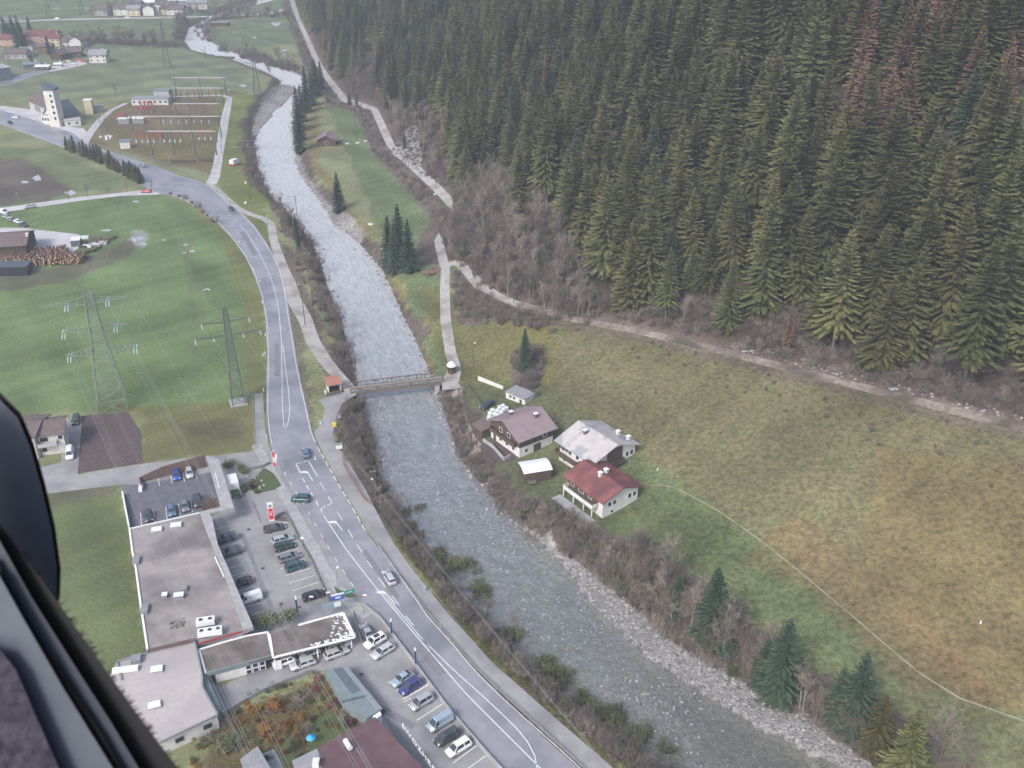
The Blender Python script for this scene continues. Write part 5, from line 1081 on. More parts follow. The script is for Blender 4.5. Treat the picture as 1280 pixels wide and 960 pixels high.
for k, (hl, hw, zb, zr, x0, x1, x2, x3, zh) in CARK.items():
    xs_ = [hl, hl*.96, hl*.80, x0+.05, x0-.35, 0, x1+.3, x1+.02, -hl*.97, -hl]
    zt = [.55, zh*.80, zh*.94, zh, zb, zb, zb, zb*.99 if k != 'saloon' else zb*.97, zb*.92 if k == 'saloon' else zb*.95, .62]
    wd = [.72,.86,.97,1,1,1,1,.98,.90,.80]; B = MB(); n = len(xs_); vs = []
    for x, z, w_ in zip(xs_, zt, wd):
        w2 = hw*w_; vs += [(x,-w2*.93,.24),(x,-w2,.45),(x,-w2,z*.80),(x,-w2*.86,z),(x,w2*.86,z),(x,w2,z*.80),(x,w2,.45),(x,w2*.93,.24)]
    fs = []
    for i in range(n-1):
        for j in range(8): a0, b0 = i*8+j, i*8+(j+1)%8; fs.append((a0, a0+8, b0+8, b0))
    fs += [tuple(range(8)), tuple(reversed(range((n-1)*8, n*8)))]; B.add(vs, fs)
    # cabin frame with roof
    wb, wr = hw*.86, hw*.66; cb = MB(); zt_ = zb-.02
    cb.add([(x0,-wb,zt_),(x1,-wb,zt_),(x1,wb,zt_),(x0,wb,zt_),(x2,-wr,zr-.06),(x3,-wr,zr-.06),(x3,wr,zr-.06),(x2,wr,zr-.06),(x2-.12,-wr*.86,zr),(x3+.12,-wr*.86,zr),(x3+.12,wr*.86,zr),(x2-.12,wr*.86,zr)],
           [(0,4,5,1),(1,5,6,2),(2,6,7,3),(3,7,4,0),(4,8,9,5),(5,9,10,6),(6,10,11,7),(7,11,8,4),(8,11,10,9)])
    def pane(q, in_=.10, off=.012):
        q = [Vector(v) for v in q]; c = sum(q, Vector())/4; nn = (q[1]-q[0]).cross(q[3]-q[0]).normalized(); out = nn if nn.dot(c - Vector((0,0,zb))) > 0 else -nn
        v = [p + (c-p)*in_ + out*off for p in q] + [p + (c-p)*in_ - out*.02 for p in q]
        return v, [(0,1,2,3),(7,6,5,4),(0,4,5,1),(1,5,6,2),(2,6,7,3),(3,7,4,0)]
    zp = zr-.06; zbb = zb+.02; f = lambda xa, t, xb: xa + (xb-xa)*t
    ws = MB().add(*pane([(x0,-wb,zbb),(x0,wb,zbb),(x2,wr,zp),(x2,-wr,zp)])); rw = MB().add(*pane([(x1,wb,zbb+.08),(x1,-wb,zbb+.08),(x3,-wr,zp),(x3,wr,zp)]))
    sides = []
    for s in (-1, 1):
        xm = (x2+x3)/2 - .05; segs_ = [((x0-.18, xm+.05),(x2-.05, xm+.05))]
        if k == 'van': segs_ = [((x0-.15, x2-.35),(x2-.08, x2-.35))]
        else: segs_.append(((xm-.05, x1+.25),(xm-.05, x3+.12)))
        m_ = MB()
        for (ba_, bb_), (ra_, rb_) in segs_: m_.add(*pane([(ba_, s*wb, zbb), (bb_, s*wb, zbb), (rb_, s*wr, zp), (ra_, s*wr, zp)], .08))
        sides.append(m_.mesh('side_window', 'car_glass'))
    hlm = [MB().box(hl*.93, hl*.985, s*hw*.74-.16, s*hw*.74+.10, .60, .76).mesh('headlight','headlight') for s in (-1,1)]
    tlm = [MB().box(-hl-.01, -hl*.95, s*hw*.72-.12, s*hw*.72+.10, .70, zb-.04).mesh('taillight','taillight') for s in (-1,1)]
    mir = [MB().box(x0-.45, x0-.28, s*(hw+.02)-.08, s*(hw+.02)+.10, zb-.02, zb+.12).mesh('wing_mirror','tyre') for s in (-1,1)]
    CK[k] = (B.mesh('body','car_white',True), cb.mesh('cabin','car_white'), ws.mesh('windscreen','car_glass'), rw.mesh('rear_window','car_glass'), sides, hlm, tlm, mir)
def car(kind, col, fr, rr, label, group=None, name='parked_car', z=.03, cat='car', small=False, lit=False):
    """fr, rr: photograph pixels of the car's nose and tail at mid height"""
    a, b = P(*fr, .6), P(*rr, .6); c = (a+b)/2; ang = dirang(b, a); e = empty(name, (c.x, c.y, z), ang, label, cat, group)
    bo, cb, ws, rw, sd_, hlm, tlm, mir = CK[kind]
    for m, nm in ((bo,'body'),(cb,'cabin')):
        o = link(m, nm, e); o.material_slots[0].link = 'OBJECT'; o.material_slots[0].material = MATS['car_'+col]
    link(ws,'windscreen',e); link(rw,'rear_window',e)
    for m in sd_: link(m,'side_window',e)
    if small: return e
    for m in hlm: link(m,'headlight',e)
    for m in tlm: link(m,'taillight',e)
    for m in mir: link(m,'wing_mirror',e)
    hl, hw = CARK[kind][0], CARK[kind][1]
    for x in (hl*.62, -hl*.60):
        for s in (-1,1):
            w_ = link(WH[0],'wheel',e); w_.location = (x, s*(hw-.10), .32); link(WH[1],'rim',w_)
    return e
mv, pk, dk, lo_ = 'driven_car', 'parked_car', 'cars on the sunken car deck', 'cars in the lower car park'
R1g, L1g = 'cars in the market car park', 'cars in the market car park'
car('hatch','steel_blue',(382,559),(383.5,573),'small bright blue car driving away on the main road','cars driving on the main road',mv,.06)
car('suv','teal',(364.5,623),(387,624),'dark teal car turning left across the road into the car park','cars driving on the main road',mv,.06)
car('estate','light_silver',(481,713),(492,731),'silver car driving on the main road beside the turn arrow','cars driving on the main road',mv,.06)
car('hatch','charcoal',(293,264),(286,258),'small dark car on the upper road curve beside the path junction','cars driving on the main road',mv,.06)
car('estate','silver',(174,204),(184,209),'pale blue car on the road behind the hedge row','cars driving on the main road',mv,.06)
car('hatch','black',(17,155),(8,151),'tiny dark car on the road below the church','cars driving on the main road',mv,.06)
car('estate','white',(14,146),(24,147),'tiny white car on the church forecourt',None,pk,.04)
car('estate','red',(177,239),(188,239),'red car at the mouth of the narrow side road',None,mv,.06); car('estate','silver',(31,259),(44,257.5),'silver car on the narrow side road near the sawmill',None,mv,.06)
car('van','white',(66,24),(75,23.6),'white van on the far straight valley road','vehicles on the far road',mv,.06,'van')
for i, (px, py, cl, kd, lab) in enumerate(((4,265,'white','van','white van at the left edge beside the sawmill'),(9,271,'silver','estate','silver car parked above the sawmill roof'),(15,275,'grey','saloon','grey car parked above the sawmill roof'),(23,277,'white','hatch','white car at the end of the row above the sawmill'),(29,281,'charcoal','hatch','dark car on the grass edge beside the sawmill yard'))):
    car(kd, cl, (px+4,py+1),(px-4,py-1), lab, 'vehicles parked by the sawmill')
car('van','white',(87,573),(87.5,561),'white van on the drive beside the dark tilled plot',None,'parked_van',.04,'van'); car('suv','dark_green',(93,531),(96,519),'dark off-roader on the drive behind the brown roofed house')
# sunken deck
for f_, r_, k, c, lab in (((221.5,601),(219.5,586),'hatch','blue','bright blue car in the rear row of the sunken deck'),((238,598.5),(235.5,583.5),'hatch','light_silver','silver car in the rear row of the sunken deck'),((187,652),(182,637),'saloon','charcoal','dark brown car alone in the left front bay of the deck'),
    ((216.5,646),(212.5,630.5),'hatch','steel_blue','grey blue car in the middle front bay of the deck'),((233,640),(229,625),'hatch','grey','dark grey car in the front row beside the grey blue one'),((248.5,634),(245,619),'suv','charcoal','black car with white roof frame at the wall end of the deck')): car(k, c, f_, r_, lab, dk, z=.05)
# market, left column (noses to the canopy), right column
for f_, r_, k, c, lab in (((272,676),(295,670),'suv','navy','large dark blue car by the canopy, first of the left column'),((278,693),(299,687),'estate','charcoal','dark grey car by the canopy, second of the left column'),((293,731),(313,725),'hatch','black','black car next to the white delivery van'),
    ((355,657),(331,663),'estate','charcoal','black estate car beside the red price column'),((365,671),(342,677),'estate','silver','silver estate car squeezed beside the dark green one'),((367,680),(344,686),'suv','dark_green','dark green off-roader beside the silver estate car'),
    ((373,693),(350,700),'estate','grey','dark grey car with red tail lights beside the teal one'),((381,704),(358,712),'suv','teal','teal off-roader in the right column of the market car park'),((405,740),(380,748),'estate','black','charcoal estate car alone at the lower end of the right column')): car(k, c, f_, r_, lab, R1g, z=.04)
ev = car('van','white',(302,752),(323,745),'white delivery van with red stripe under the canopy edge',R1g,'delivery_van',.04,'van')
MB().box(-1.9,.6,-.965,-.948,1.05,1.25).build('red_stripe','sign_red',ev)
# carports and NW corner
for f_, r_, k, c, lab in (((365,834),(392,825),'estate','light_silver','silver estate car half under the long carport'),((434,811),(407,821),'estate','light_silver','silver white car nosing out of the long carport'),((343,831),(366,823),'hatch','white','white car hidden under the left end of the long carport'),((376,820),(398,812),'hatch','silver','silver car hidden in the middle of the long carport'),((432,803),(412,811),'estate','light_silver','silver car hidden under the right end of the long carport'),
    ((453,781),(464,799),'saloon','silver','silver saloon in the corner beside the flagpole wall'),((458,808),(480,795),'suv','white','white off-roader with dark sunroof beside the silver saloon'),((467,821),(490,807),'estate','light_silver','white estate car beside the off-roader with sunroof')):
    e = car(k, c, f_, r_, lab, 'cars around the carports', z=.04)
    if 'sunroof' in lab and k == 'suv': MB().box(-.9,.2,-.42,.42,1.70,1.712).build('sunroof','car_glass',e)
for f_, r_, k, c, lab in (((492,855),(514,841),'saloon','light_blue','pale blue saloon, first of the lower row'),((501,866),(525,851),'suv','violet','blue violet car with pale roof rails beside the pale blue saloon'),((514,885),(539,870),'minivan','silver','grey silver car alone between two painted lines'),((537,911),(563,895),'van','light_blue','pale blue people carrier in the lower row'),
    ((546,929),(571,914),'minivan','charcoal','dark grey people carrier between the pale blue and white ones'),((561,942),(585,927),'minivan','white','small white van like car, last of the lower row')): car(k, c, f_, r_, lab, lo_, z=.04)
car('estate','navy',(603,510),(615,503),'dark blue car beside the wrapped hay bales on the farm yard',z=.13)
# covered lorry
a, b = P(297,626,.5), P(289,600,.5); c = (a+b)/2; e = empty('parked_lorry',(c.x,c.y,.03),dirang(b,a),'small lorry with white tarpaulin and open dark load bed beside the canopy','lorry')
MB().box(-3.2,.9,-1.1,1.1,.9,2.9).build('tarpaulin','white_metal',e); lb_ = MB().box(.95,3.3,-1.05,1.05,.6,.9).build('load_bed','slate_dark',e); MB().box(.95,3.3,-1.1,-1.05,.9,1.5).build('side_board','white_metal',e); MB().box(.95,3.3,1.05,1.1,.9,1.5).build('side_board','white_metal',e); MB().box(1.1,3.2,-.95,.95,.903,1.3).build('load','moss',e)
MB().box(-3.2,.9,-.9,.9,.55,.89).build('chassis','tyre',e)
for x in (-2.3,-1.2,2.4):
    for s in (-1,1): w_ = link(WH[0],'wheel',e); w_.location=(x,s*.95,.34); link(WH[1],'rim',w_)
p = P(294,206,0); e = empty('camper',(p.x,p.y,0),1.2,'white camper van on the grass beside the substation lane','van'); MB().box(-2.8,1.2,-1.1,1.1,.5,2.8).build('body','white_metal',e); MB().add([(1.2,-1,.5),(2.8,-1,.5),(2.8,1,.5),(1.2,1,.5),(1.2,-1,2.2),(2.0,-.9,2.2),(2.0,.9,2.2),(1.2,1,2.2),(2.8,-1,1.2),(2.8,1,1.2)],[(4,5,6,7),(5,8,9,6),(8,1,2,9),(0,1,8,5,4),(3,7,6,9,2)]).build('cab','white_metal',e); MB().box(-2.9,-2.81,-1.1,1.1,.5,1.1).build('rear_panel','sign_red',e)
for x in (-2,2):
    for s in (-1,1): w_ = link(WH[0],'wheel',e); w_.location=(x,s,.34); link(WH[1],'rim',w_)
# bay lines (painted on the lots)
lots = [o for o in S.objects if o.name.startswith('parking_lot')]
def bay(p0, p1, w=.13, z=.034, par=0): stripmesh(PL([p0, p1]), w, z, .008, step=9).build('bay_line', 'paint_white', lots[par])
for q in (((343.5,661.5),(331,669)),((363,661),(360,652.5))): pass
for a, b in (((332,668.5),(362,660)),((337,677),(340,676)),((344,694),(373,685.5)),((351,711),(355,710)),((357,719.5),(388,710.5)),((361.5,729),(393,719.5)),((366,738.5),(398,728)),((371,747.5),(378,745)),((355,654),(360,652.3)),((362,677.5),(369,676)),((376,694),(379,693)),
             ((269,661.5),(288,657.5)),((275,684),(296,679)),((281,701.5),(302,696)),((286,710.5),(305.5,705.5)),((290,720),(310,714.5)),((297,722.5),(309,714.5)),((299,739),(318,733.5)),((307,758.5),(326,754)),((313,769),(330,764.5)),((318,779.5),(334,775))): bay(a, b)
for a, b in (((197,595),(199.5,607.5)),((213,589.5),(215,604.5)),((228,586.5),(230.5,602)),((242,584),(246.5,598.5)),((175.5,641),(177,657)),((191.5,637),(193.5,653)),((207,633.5),(209,648.5)),((223,630),(225.5,644.5)),((238.5,626.5),(240.5,640)),((254,622.5),(255,627.5))): bay(a, b, .14, .036, 1)
for a, b in (((504,874),(536,855.5)),((505,877.5),(514,873)),((521,900.5),(552.5,880.5)),((566,954),(596,932)),((583,962),(607,945)),((590,930),(594,925))): bay(a, b, .16 if a[0] != 504 else .30)
for a, b in (((336,622),(326,591)),((316,622),(326,652))): pass
# edge kerbs and low walls
def wallpx(name, pts, w, h, m, label, cat, z=0):
    k = MB(); p = PL(pts, z)
    for i in range(len(p)-1): k.bar(p[i]+Vector((0,0,h/2-.05)), p[i+1]+Vector((0,0,h/2-.05)), w, h+.1)
    return k.build(name, m, label=label, cat=cat)
wallpx('kerb_wall',[(346,646),(355,641),(361,648),(373,672),(390,703),(409,745),(412,752)],.25,.35,'stone_dark','low dark kerb wall between market car park and pavement','wall')
wallpx('boundary_wall',[(438,758),(455,758),(475,774),(491,795),(517,829),(536,855),(556,882),(583,914),(608,943),(640,978)],.3,.7,'concrete','long low concrete wall between lower car park and main road','wall')
wallpx('kerb_wall',[(440,765),(452,803)],.25,.5,'concrete','short pale wall beside the long carport','wall')
wallpx('kerb_wall',[(316,627),(326,653)],.25,.12,'stone_dark','thin dark drain kerb in the middle of the market entrance','kerb')
isl = sheet('verge', [(310,606),(330,585),(342,592),(352,607),(344,612),(322,617),(314,612)], .12, 'moss'); sheet('verge', [(417,733),(425,738),(446,744),(438,748),(423,746)], .12, 'moss'); sheet('verge', [(340,648),(350,641),(358,644),(362,652),(345,651)], .12, 'roof_old')
wallpx('planter_wall',[(308,588),(328,584.5),(338,580)],.3,.7,'stone_dark','low dark wall north of the planted island','wall')
for i, (px, py, k, s, lab) in enumerate(((285,583,3,1.1,'round evergreen shrub by the canopy corner'),(300,587,3,.9,'evergreen shrub in the north bed of the island'),(306,592,3,.8,'bluish evergreen shrub left of the grass island'),(310,612,3,1.1,'dark evergreen shrub on the lower left of the island'),(316,608,3,1.0,'dark evergreen shrub beside the pale stones of the island'),(321,616,3,.5,'small shrub on the island edge'))):
    link(SH[k],'island_shrub',None,lab,'shrub','shrubs of the planted island',loc=P(px,py),rz=i).scale=(s,s,s*.8)
R_ = random.Random(8)
for i in range(9):
    px, py = ((319,598),(322,604),(325,610),(318,606),(327,601),(323,596),(315,600),(310,596),(330,607))[i]; k = MB(); k.tube((0,0,-.1),(0,0,.45),.5,.28,7); link(k.mesh('boulder','stone'),'boulder',None,'pale boulder on the planted island by the market entrance','boulder','boulders on the planted island',loc=P(px,py,.1),rz=i).scale=(R_.uniform(.6,1.1),R_.uniform(.6,1.1),R_.uniform(.6,1.1))
# signs, flags, lamps
p = P(340,651,.1); e = empty('price_column',(p.x,p.y,.1),.25,'tall white price column with three red panels at the car park corner','sign'); MB().box(-.6,.6,-.16,.16,0,4.7).build('frame','white_metal',e)
for z0_, z1_ in ((.5,1.5),(1.6,2.4),(2.5,3.3)): MB().box(-.5,.5,-.18,-.163,z0_,z1_).build('red_panel','sign_red',e)
MB().box(-.3,.3,-.18,-.163,3.6,4.3).build('grey_emblem','metal_grey',e)
sy = MB().tube((0,-.20,2.0),(0,-.181,2.0),.22,.22,10).build('white_emblem','white_metal',e)
p = P(343,591,.1); e = empty('banner_flag',(p.x,p.y,0),.3,'tall thin red and white banner flag at the pavement above the island','flag'); MB().tube((0,0,0),(0,0,6),.05,.04,6).build('pole','white_metal',e); MB().box(.04,.55,-.02,.02,1.8,5.6).build('banner','sign_red',e); MB().box(.1,.45,-.035,-.021,2.9,4.3).build('white_emblem','white_metal',e)
for (px, py, h, c, lab) in ((519,836,5.0,'violet','dark blue flag banner by the road, lower of the two'),(489,798,4.8,'violet','dark blue flag banner by the road, upper of the two'),(372,775,6.0,'navy','dark blue rolled flag at the lower end of the market car park')):
    p = P(px,py); e = empty('flagpole',(p.x,p.y,0),.2,lab,'flag','flag banners along the car parks'); MB().tube((0,0,0),(0,0,h),.05,.035,6).build('pole','metal_grey',e); MB().box(.03,.32,-.03,.03,h*.25,h*.80).build('banner','car_'+c,e); MB().box(.03,.30,-.031,.031,h*.82,h*.98).build('white_tip','white_metal',e)
def lamp(px, py, h, lab, grp=None, arm=1.0, ang=0.0, m='metal_grey'):
    p = G(px, py); e = empty('street_lamp',(p.x,p.y,p.z),ang,lab,'lamp',grp); MB().tube((0,0,-.2),(0,0,h),.08,.05,6).build('pole',m,e); MB().tube((0,0,h),(arm,0,h+.1),.04,.04,5).build('arm',m,e); MB().box(arm-.1,arm+.6,-.16,.16,h+.02,h+.16).build('lamp_head','white_metal',e); return e
lamp(422.5,735,4.6,'street lamp on the small green island in front of the market',arm=.3,ang=1.2); lamp(389,768,4.2,'pale post lamp below the charcoal estate car',arm=.2); lamp(409.5,749,1.6,'short pale post at the car park exit',arm=.05)
lamp(471,632,6.5,'grey street lamp on the footpath beside the bank scrub',arm=.6,ang=2.4); lamp(592,455,6.5,'thin dark lamp post on the slope above the farm yard',arm=.2,m='wood_dark'); lamp(455,766,4.2,'thin post at the tip of the boundary wall',arm=.2)
p = P(379,684); e = empty('sign_post',(p.x,p.y,0),0,'round white sign on a short post on the pavement','sign'); MB().tube((0,0,0),(0,0,2.2),.035,.035,6).build('post','metal_grey',e); MB().tube((0,-.03,2.4),(0,.03,2.4),.36,.36,14).build('disc','white_metal',e)
p = P(426,744); 
for px, py, w_, h, z_, m, lab, ang in ((424,763,2.4,1.1,2.6,'blue_sign','blue billboard with white top edge at the carport corner',.35),(436,756,2.7,.9,2.6,'green_sign','green direction sign on the car park exit',.45),(416,772,3.6,1.3,2.3,'car_light_blue','pale blue and white banner board behind the long carport',.32)):
    p = P(px,py); e = empty('sign_board',(p.x,p.y,0),ang,lab,'sign'); MB().box(-w_/2,w_/2,-.05,.05,z_,z_+h).build('panel',m,e)
    for x in (-w_/2+.1,w_/2-.1): MB().box(x-.04,x+.04,-.04,.04,0,z_-.003).build('post','metal_grey',e)
    if m == 'blue_sign': MB().box(-w_/2,w_/2,-.06,.06,z_+h+.003,z_+h+.35).build('top_strip','white_metal',e); MB().box(-.5,.5,-.07,-.052,z_+.35,z_+.75).build('white_lettering','white_metal',e)
    if m == 'green_sign': MB().box(-.9,.9,-.07,-.052,z_+.35,z_+.5).build('white_lettering','white_metal',e)
    if m.startswith('car'): MB().box(.5,w_/2-.05,-.07,-.052,z_+.1,z_+h-.1).build('white_field','white_metal',e)
p = P(418,783); a, b = P(398,786,.0), P(429,777,.0); MB().bar(a+Vector((0,0,1.6)),b+Vector((0,0,1.6)),.1,1.2).build('mesh_fence','metal_grey',label='grey panel fence behind the long carport',cat='fence')
# bits beside the road
for px, py, w_, m, h, lab in ((424.5,522,.7,'white_metal',.9,'white litter box by the path to the bridge'),(418,533,.9,'yellow_paint',.9,'yellow grit bin by the footpath'),(424,560,1.5,'white_metal',1.1,'white box with lid beside the footpath bend'),(407,494,.5,'white_metal',1.6,'white post box in front of the bus shelter'),(531,739,.6,'car_light_blue',1.0,'small pale blue marker in the roadside brush'),(679,868,.6,'car_light_blue',.8,'tiny pale blue marker in the lower brush')):
    p = G(px,py); e = empty('bin',(p.x,p.y,p.z),.3,lab,'bin'); MB().box(-w_/2,w_/2,-w_/3,w_/3,-.1,h).build('casing',m,e); MB().box(-w_/2-.04,w_/2+.04,-w_/3-.04,w_/3+.04,h+.003,h+.09).build('lid','metal_grey' if m=='white_metal' else m,e)
R_ = random.Random(21)
for i,(px,py) in enumerate(((330,379),(334,420),(333.5,443),(331,445),(332,489),(327,352),(319,337),(301,303),(336,547),(397,575),(403,530))):
    p = P(px,py); e = empty('marker_post',(p.x-.5,p.y,0),0,'small white marker post at the edge of the main road','post','white marker posts along the road'); MB().box(-.12,.12,-.06,.06,-.1,1.0).build('post','white_metal',e); MB().box(-.13,.13,-.07,.07,.7,.85).build('black_band','black_rubber',e)
# guard rail and path fence
def fence(name, pts, hs, step, m, label, cat='fence', rail=.05, follow=False, post=.08):
    w_ = [G(*q) for q in pts] if follow else PL(pts); c0 = w_[0]; L = sum((w_[i+1]-w_[i]).length for i in range(len(w_)-1)); n = max(2, int(L/step)+1); c = resample(w_, n); e = empty(name,(c0.x,c0.y,c0.z),0,label,cat)
    P3 = [Vector((c[i,0]-c0.x, c[i,1]-c0.y, (hz(c[i,0],c[i,1]) if follow else 0)-c0.z)) for i in range(n)]; pm = MB().box(-post/2,post/2,-post/2,post/2,-.2,max(hs)).mesh('post', m)
    for h in hs:
        k = MB()
        for i in range(n-1): k.bar(P3[i]+Vector((0,0,h)), P3[i+1]+Vector((0,0,h)), rail, rail*1.6)
        k.build('rail', m, e)
    for q_ in P3: o = link(pm, 'post', e); o.location = q_
    return e
fence('guard_rail',[(470,680),(488,705),(505,729),(536,770),(569,808),(595,838),(622,864),(645,885),(703,938),(742,974)],(.45,.75),3.0,'metal_grey','long grey guard rail between main road and footpath','guard rail',.07)
fence('path_fence',[(430,569),(428,580),(441,603),(456,627),(466,633)],(.5,1.0),2.2,'wood_warm','orange brown rail fence at the footpath bend','fence',.09)
fence('path_fence',[(384,489),(391,488),(402,494),(405,497),(425,493)],(.5,1.0),1.8,'timber_grey','grey timber fence between road and bus shelter','fence',.09)
fence('slope_fence',[(582,482),(588,490),(596,500),(604,515)],(.4,.9),2.0,'timber_grey','timber fence along the bank beside the farm yard','fence',.12,True)
fence('railing',[(316,493),(318,562)],(.5,1.0),4.0,'metal_grey','left grey railing of the underpass ramp beside the road'); fence('railing',[(329,494),(331,540),(335,553)],(.5,1.0),4.0,'metal_grey','right grey railing of the underpass ramp beside the road')
sheet('ramp_path', [(318,492),(329,492),(331,535),(337,562),(319,565)], .035, 'asphalt_light')
for y0_, lab in ((0,'upper'),(1,'lower')): pass
# small debris of the meadows: white sheet, puddle-like pale patches
p = P(258.5,363); MB().add([(-1.2,-.8,.15),(0,-.3,.5),(1.3,-.7,.2),(1.1,.5,.1),(.1,1.1,.25),(-1.0,.9,.1)],[(0,1,5),(1,2,3),(1,3,4),(1,4,5)]).build('white_sheet','white_metal',label='crumpled white sheet lying alone in the green field',cat='sheet',loc=(p.x,p.y,0))
mat('puddle', (.42,.43,.47), .25, (.30,.30,.32), 1.5, 5, spec=.6)
R_ = random.Random(31)
for (px, py, w_, h_) in ((47,223,8,4),(88,241,8,4),(30,228,6,2),(176,298,5,3),(168,300,4,4),(180,305,6,2),(134,288,9,1.5),(240,314,6,1.5),(232,306,4,1.5),(303,107,8,1.6),(286,112,3,.7),(345,30,8,3),(355,63,6,1.5),(380,67,4,1),(318,47,3,1),(368,53,3,1.5),(170,252,5,1.5),(230,316,3,1),(155,62,5,1),(108,10.5,6,.6),(70,10.5,8,.6),(205,300,3,1)):
    k = [(px + math.cos(t*.698)*w_*R_.uniform(.5,1.1), py + math.sin(t*.698)*h_*R_.uniform(.5,1.1)) for t in range(9)]; sheet('puddle', k, .02, 'puddle', thick=.05)
for i, (px, py, lab) in enumerate(((463,281,'white trough on the river meadow'),(447,179,'pale stone block in front of the pole of the upper meadow'),(434,180,'small white block beside the hay barn'),(457,177,'flat white slab right of the upper meadow pole'),(545,243,'white stone by the gravel track bend'),(1226,778,'small white plastic sack in the lower right meadow'),(822,587,'tiny white stake in the meadow behind the farm'),(310,213,'brown white box by the poles near the river'),(307,254,'white box on the meadow between poles'),(307,229,'small white box beside the pole meadow path'))):
    p = G(px, py); q_ = .3 if i in (5,6) else .9; MB().box(-q_,q_,-q_*.4,q_*.4,-.1,.5 if q_ > .5 else .25).build('block','white_metal' if i != 7 else 'brick_red',label=lab,cat='block',loc=p,rz=.2*i)
p = G(564,314); MB().tube((0,0,-.2),(0,0,1.8),.08,.08,6).build('post','white_metal',label='white post beside the farm lane fork',cat='post',loc=p)
# hikers on the track
for px, py, lab, tc in ((535,215,'person in a red jacket walking on the upper forest track','sign_red'),(545,229,'person in dark clothes with a pale bag on the upper forest track','car_black')):
    p = G(px, py); v = [(0,0,.95),(0,0,1.20),(0,0,1.42),(0,0,1.52),(0,0,1.68),(.12,0,.88),(.14,.12,.48),(.12,.05,.05),(-.12,0,.88),(-.14,-.12,.48),(-.12,-.16,.07),(.22,0,1.38),(.27,-.05,1.10),(.27,.08,.86),(-.22,0,1.38),(-.27,.05,1.10),(-.27,-.06,.86)]
    ed_ = [(0,1),(1,2),(2,3),(3,4),(0,5),(5,6),(6,7),(0,8),(8,9),(9,10),(2,11),(11,12),(12,13),(2,14),(14,15),(15,16)]; rd = [.17,.17,.18,.07,.12,.11,.08,.06,.11,.08,.06,.07,.055,.045,.07,.055,.045]
    me = bpy.data.meshes.new('person'); me.from_pydata(v, ed_, []); me.materials.append(MATS[tc]); o = link(me,'person',None,lab,'person',loc=p,rz=.6); sk = o.modifiers.new('skin','SKIN')
    for i_, r_ in enumerate(rd): me.skin_vertices[0].data[i_].radius = (r_, r_*.8)
    o.modifiers.new('s','SUBSURF').levels = 1
# manhole covers, drains and asphalt repairs
mat('iron', (.07,.065,.07), .7); mat('asphalt_patch', (.17,.17,.185), .7, (.20,.20,.215), .8, 8, obj=False)
for px, py in ((311,662),(328.5,710.5),(351.5,755),(374,759),(356,770),(452,843),(531,946)):
    p = P(px, py, 0); MB().tube((p.x,p.y,.0),(p.x,p.y,.032),.42,.42,14).build('manhole_cover','iron',lots[0])
for q in ([(300,668),(305,667),(347,770),(341,772)], [(436,858),(520,905),(515,912),(431,866)], [(478,893),(503,912),(560,985),(535,990),(500,935)]):
    sheet('asphalt_patch', q, .029, 'asphalt_patch', lots[0], thick=.004)
for q in ([(352,575),(362,573),(372,590),(362,593)], [(520,812),(533,806),(560,840),(548,846)], [(343,430),(349,430),(350,470),(343,470)], [(452,690),(458,687),(500,746),(494,750)], [(300,290),(306,288),(322,318),(316,320)]):
    sheet('asphalt_patch', q, .046, 'asphalt_patch', road, thick=.004)
# ---------------------------------------------------------------- power lines
def pylon(name, label, px, py, htop, base, arms, rot, m='steel_green', top_w=1.0, nseg=10, grp=None, wm=.16, tw=.09):
    p = P(px, py); e = empty(name, (p.x, p.y, 0), rot, label, 'pylon', grp)
    def hw(z): t = z/htop; zk = .62; return base/2*(1 - t/zk) + top_w/2*(t/zk)*1.3 if t < zk else top_w/2*1.3*(1-(t-zk)/(1-zk)) + top_w/2*.75*(t-zk)/(1-zk)
    zs = [htop*(1-(1-i/nseg)**1.25) for i in range(nseg+1)]
    for sx, sy in ((-1,-1),(1,-1),(1,1),(-1,1)):
        k = MB()
        for i in range(nseg): k.bar((sx*hw(zs[i]),sy*hw(zs[i]),zs[i]-(.5 if i==0 else 0)),(sx*hw(zs[i+1]),sy*hw(zs[i+1]),zs[i+1]),wm)
        k.build('leg', m, e)
    k = MB(); cs_ = [(-1,-1),(1,-1),(1,1),(-1,1)]
    for i in range(nseg):
        for j in range(4):
            a, b = cs_[j], cs_[(j+1)%4]; h0, h1 = hw(zs[i]), hw(zs[i+1])
            k.bar((a[0]*h0,a[1]*h0,zs[i]),(b[0]*h1,b[1]*h1,zs[i+1]),tw); k.bar((b[0]*h0,b[1]*h0,zs[i]),(a[0]*h1,a[1]*h1,zs[i+1]),tw); k.bar((a[0]*h1,a[1]*h1,zs[i+1]),(b[0]*h1,b[1]*h1,zs[i+1]),tw)
    k.build('lattice', m, e, kind='stuff'); tips = []
    for z, xl, xr, ins in arms:
        k = MB(); w_ = hw(z)
        for s, xx in ((-1, xl), (1, xr)):
            tip = Vector((s*xx, 0, z+.3)); n = 5
            for y in (-w_, w_): k.bar((s*w_, y, z), tip, .12)
            k.bar((s*w_, 0, z+1.5), tip, .11)
            for q_ in range(1, n):
                t = q_/n; a = Vector((s*w_, -w_, z)).lerp(tip, t); b = Vector((s*w_, w_, z)).lerp(tip, t); c = Vector((s*w_, 0, z+1.5)).lerp(tip, t); k.bar(a,b,.07); k.bar(a,c,.07); k.bar(b,c,.07)
                a2 = Vector((s*w_, w_, z)).lerp(tip, (q_-1)/n); k.bar(a, a2, .07)
            for xi in ins:
                u = s*(w_ + (xx-w_)*xi); tips.append((u, z))
        k.build('crossarm', m, e)
    return e, tips
b1 = P(141,508); Yb = b1.y
za = [zat(Yb, 378), zat(Yb, 411), zat(Yb, 440)]; ztop = zat(Yb, 369)
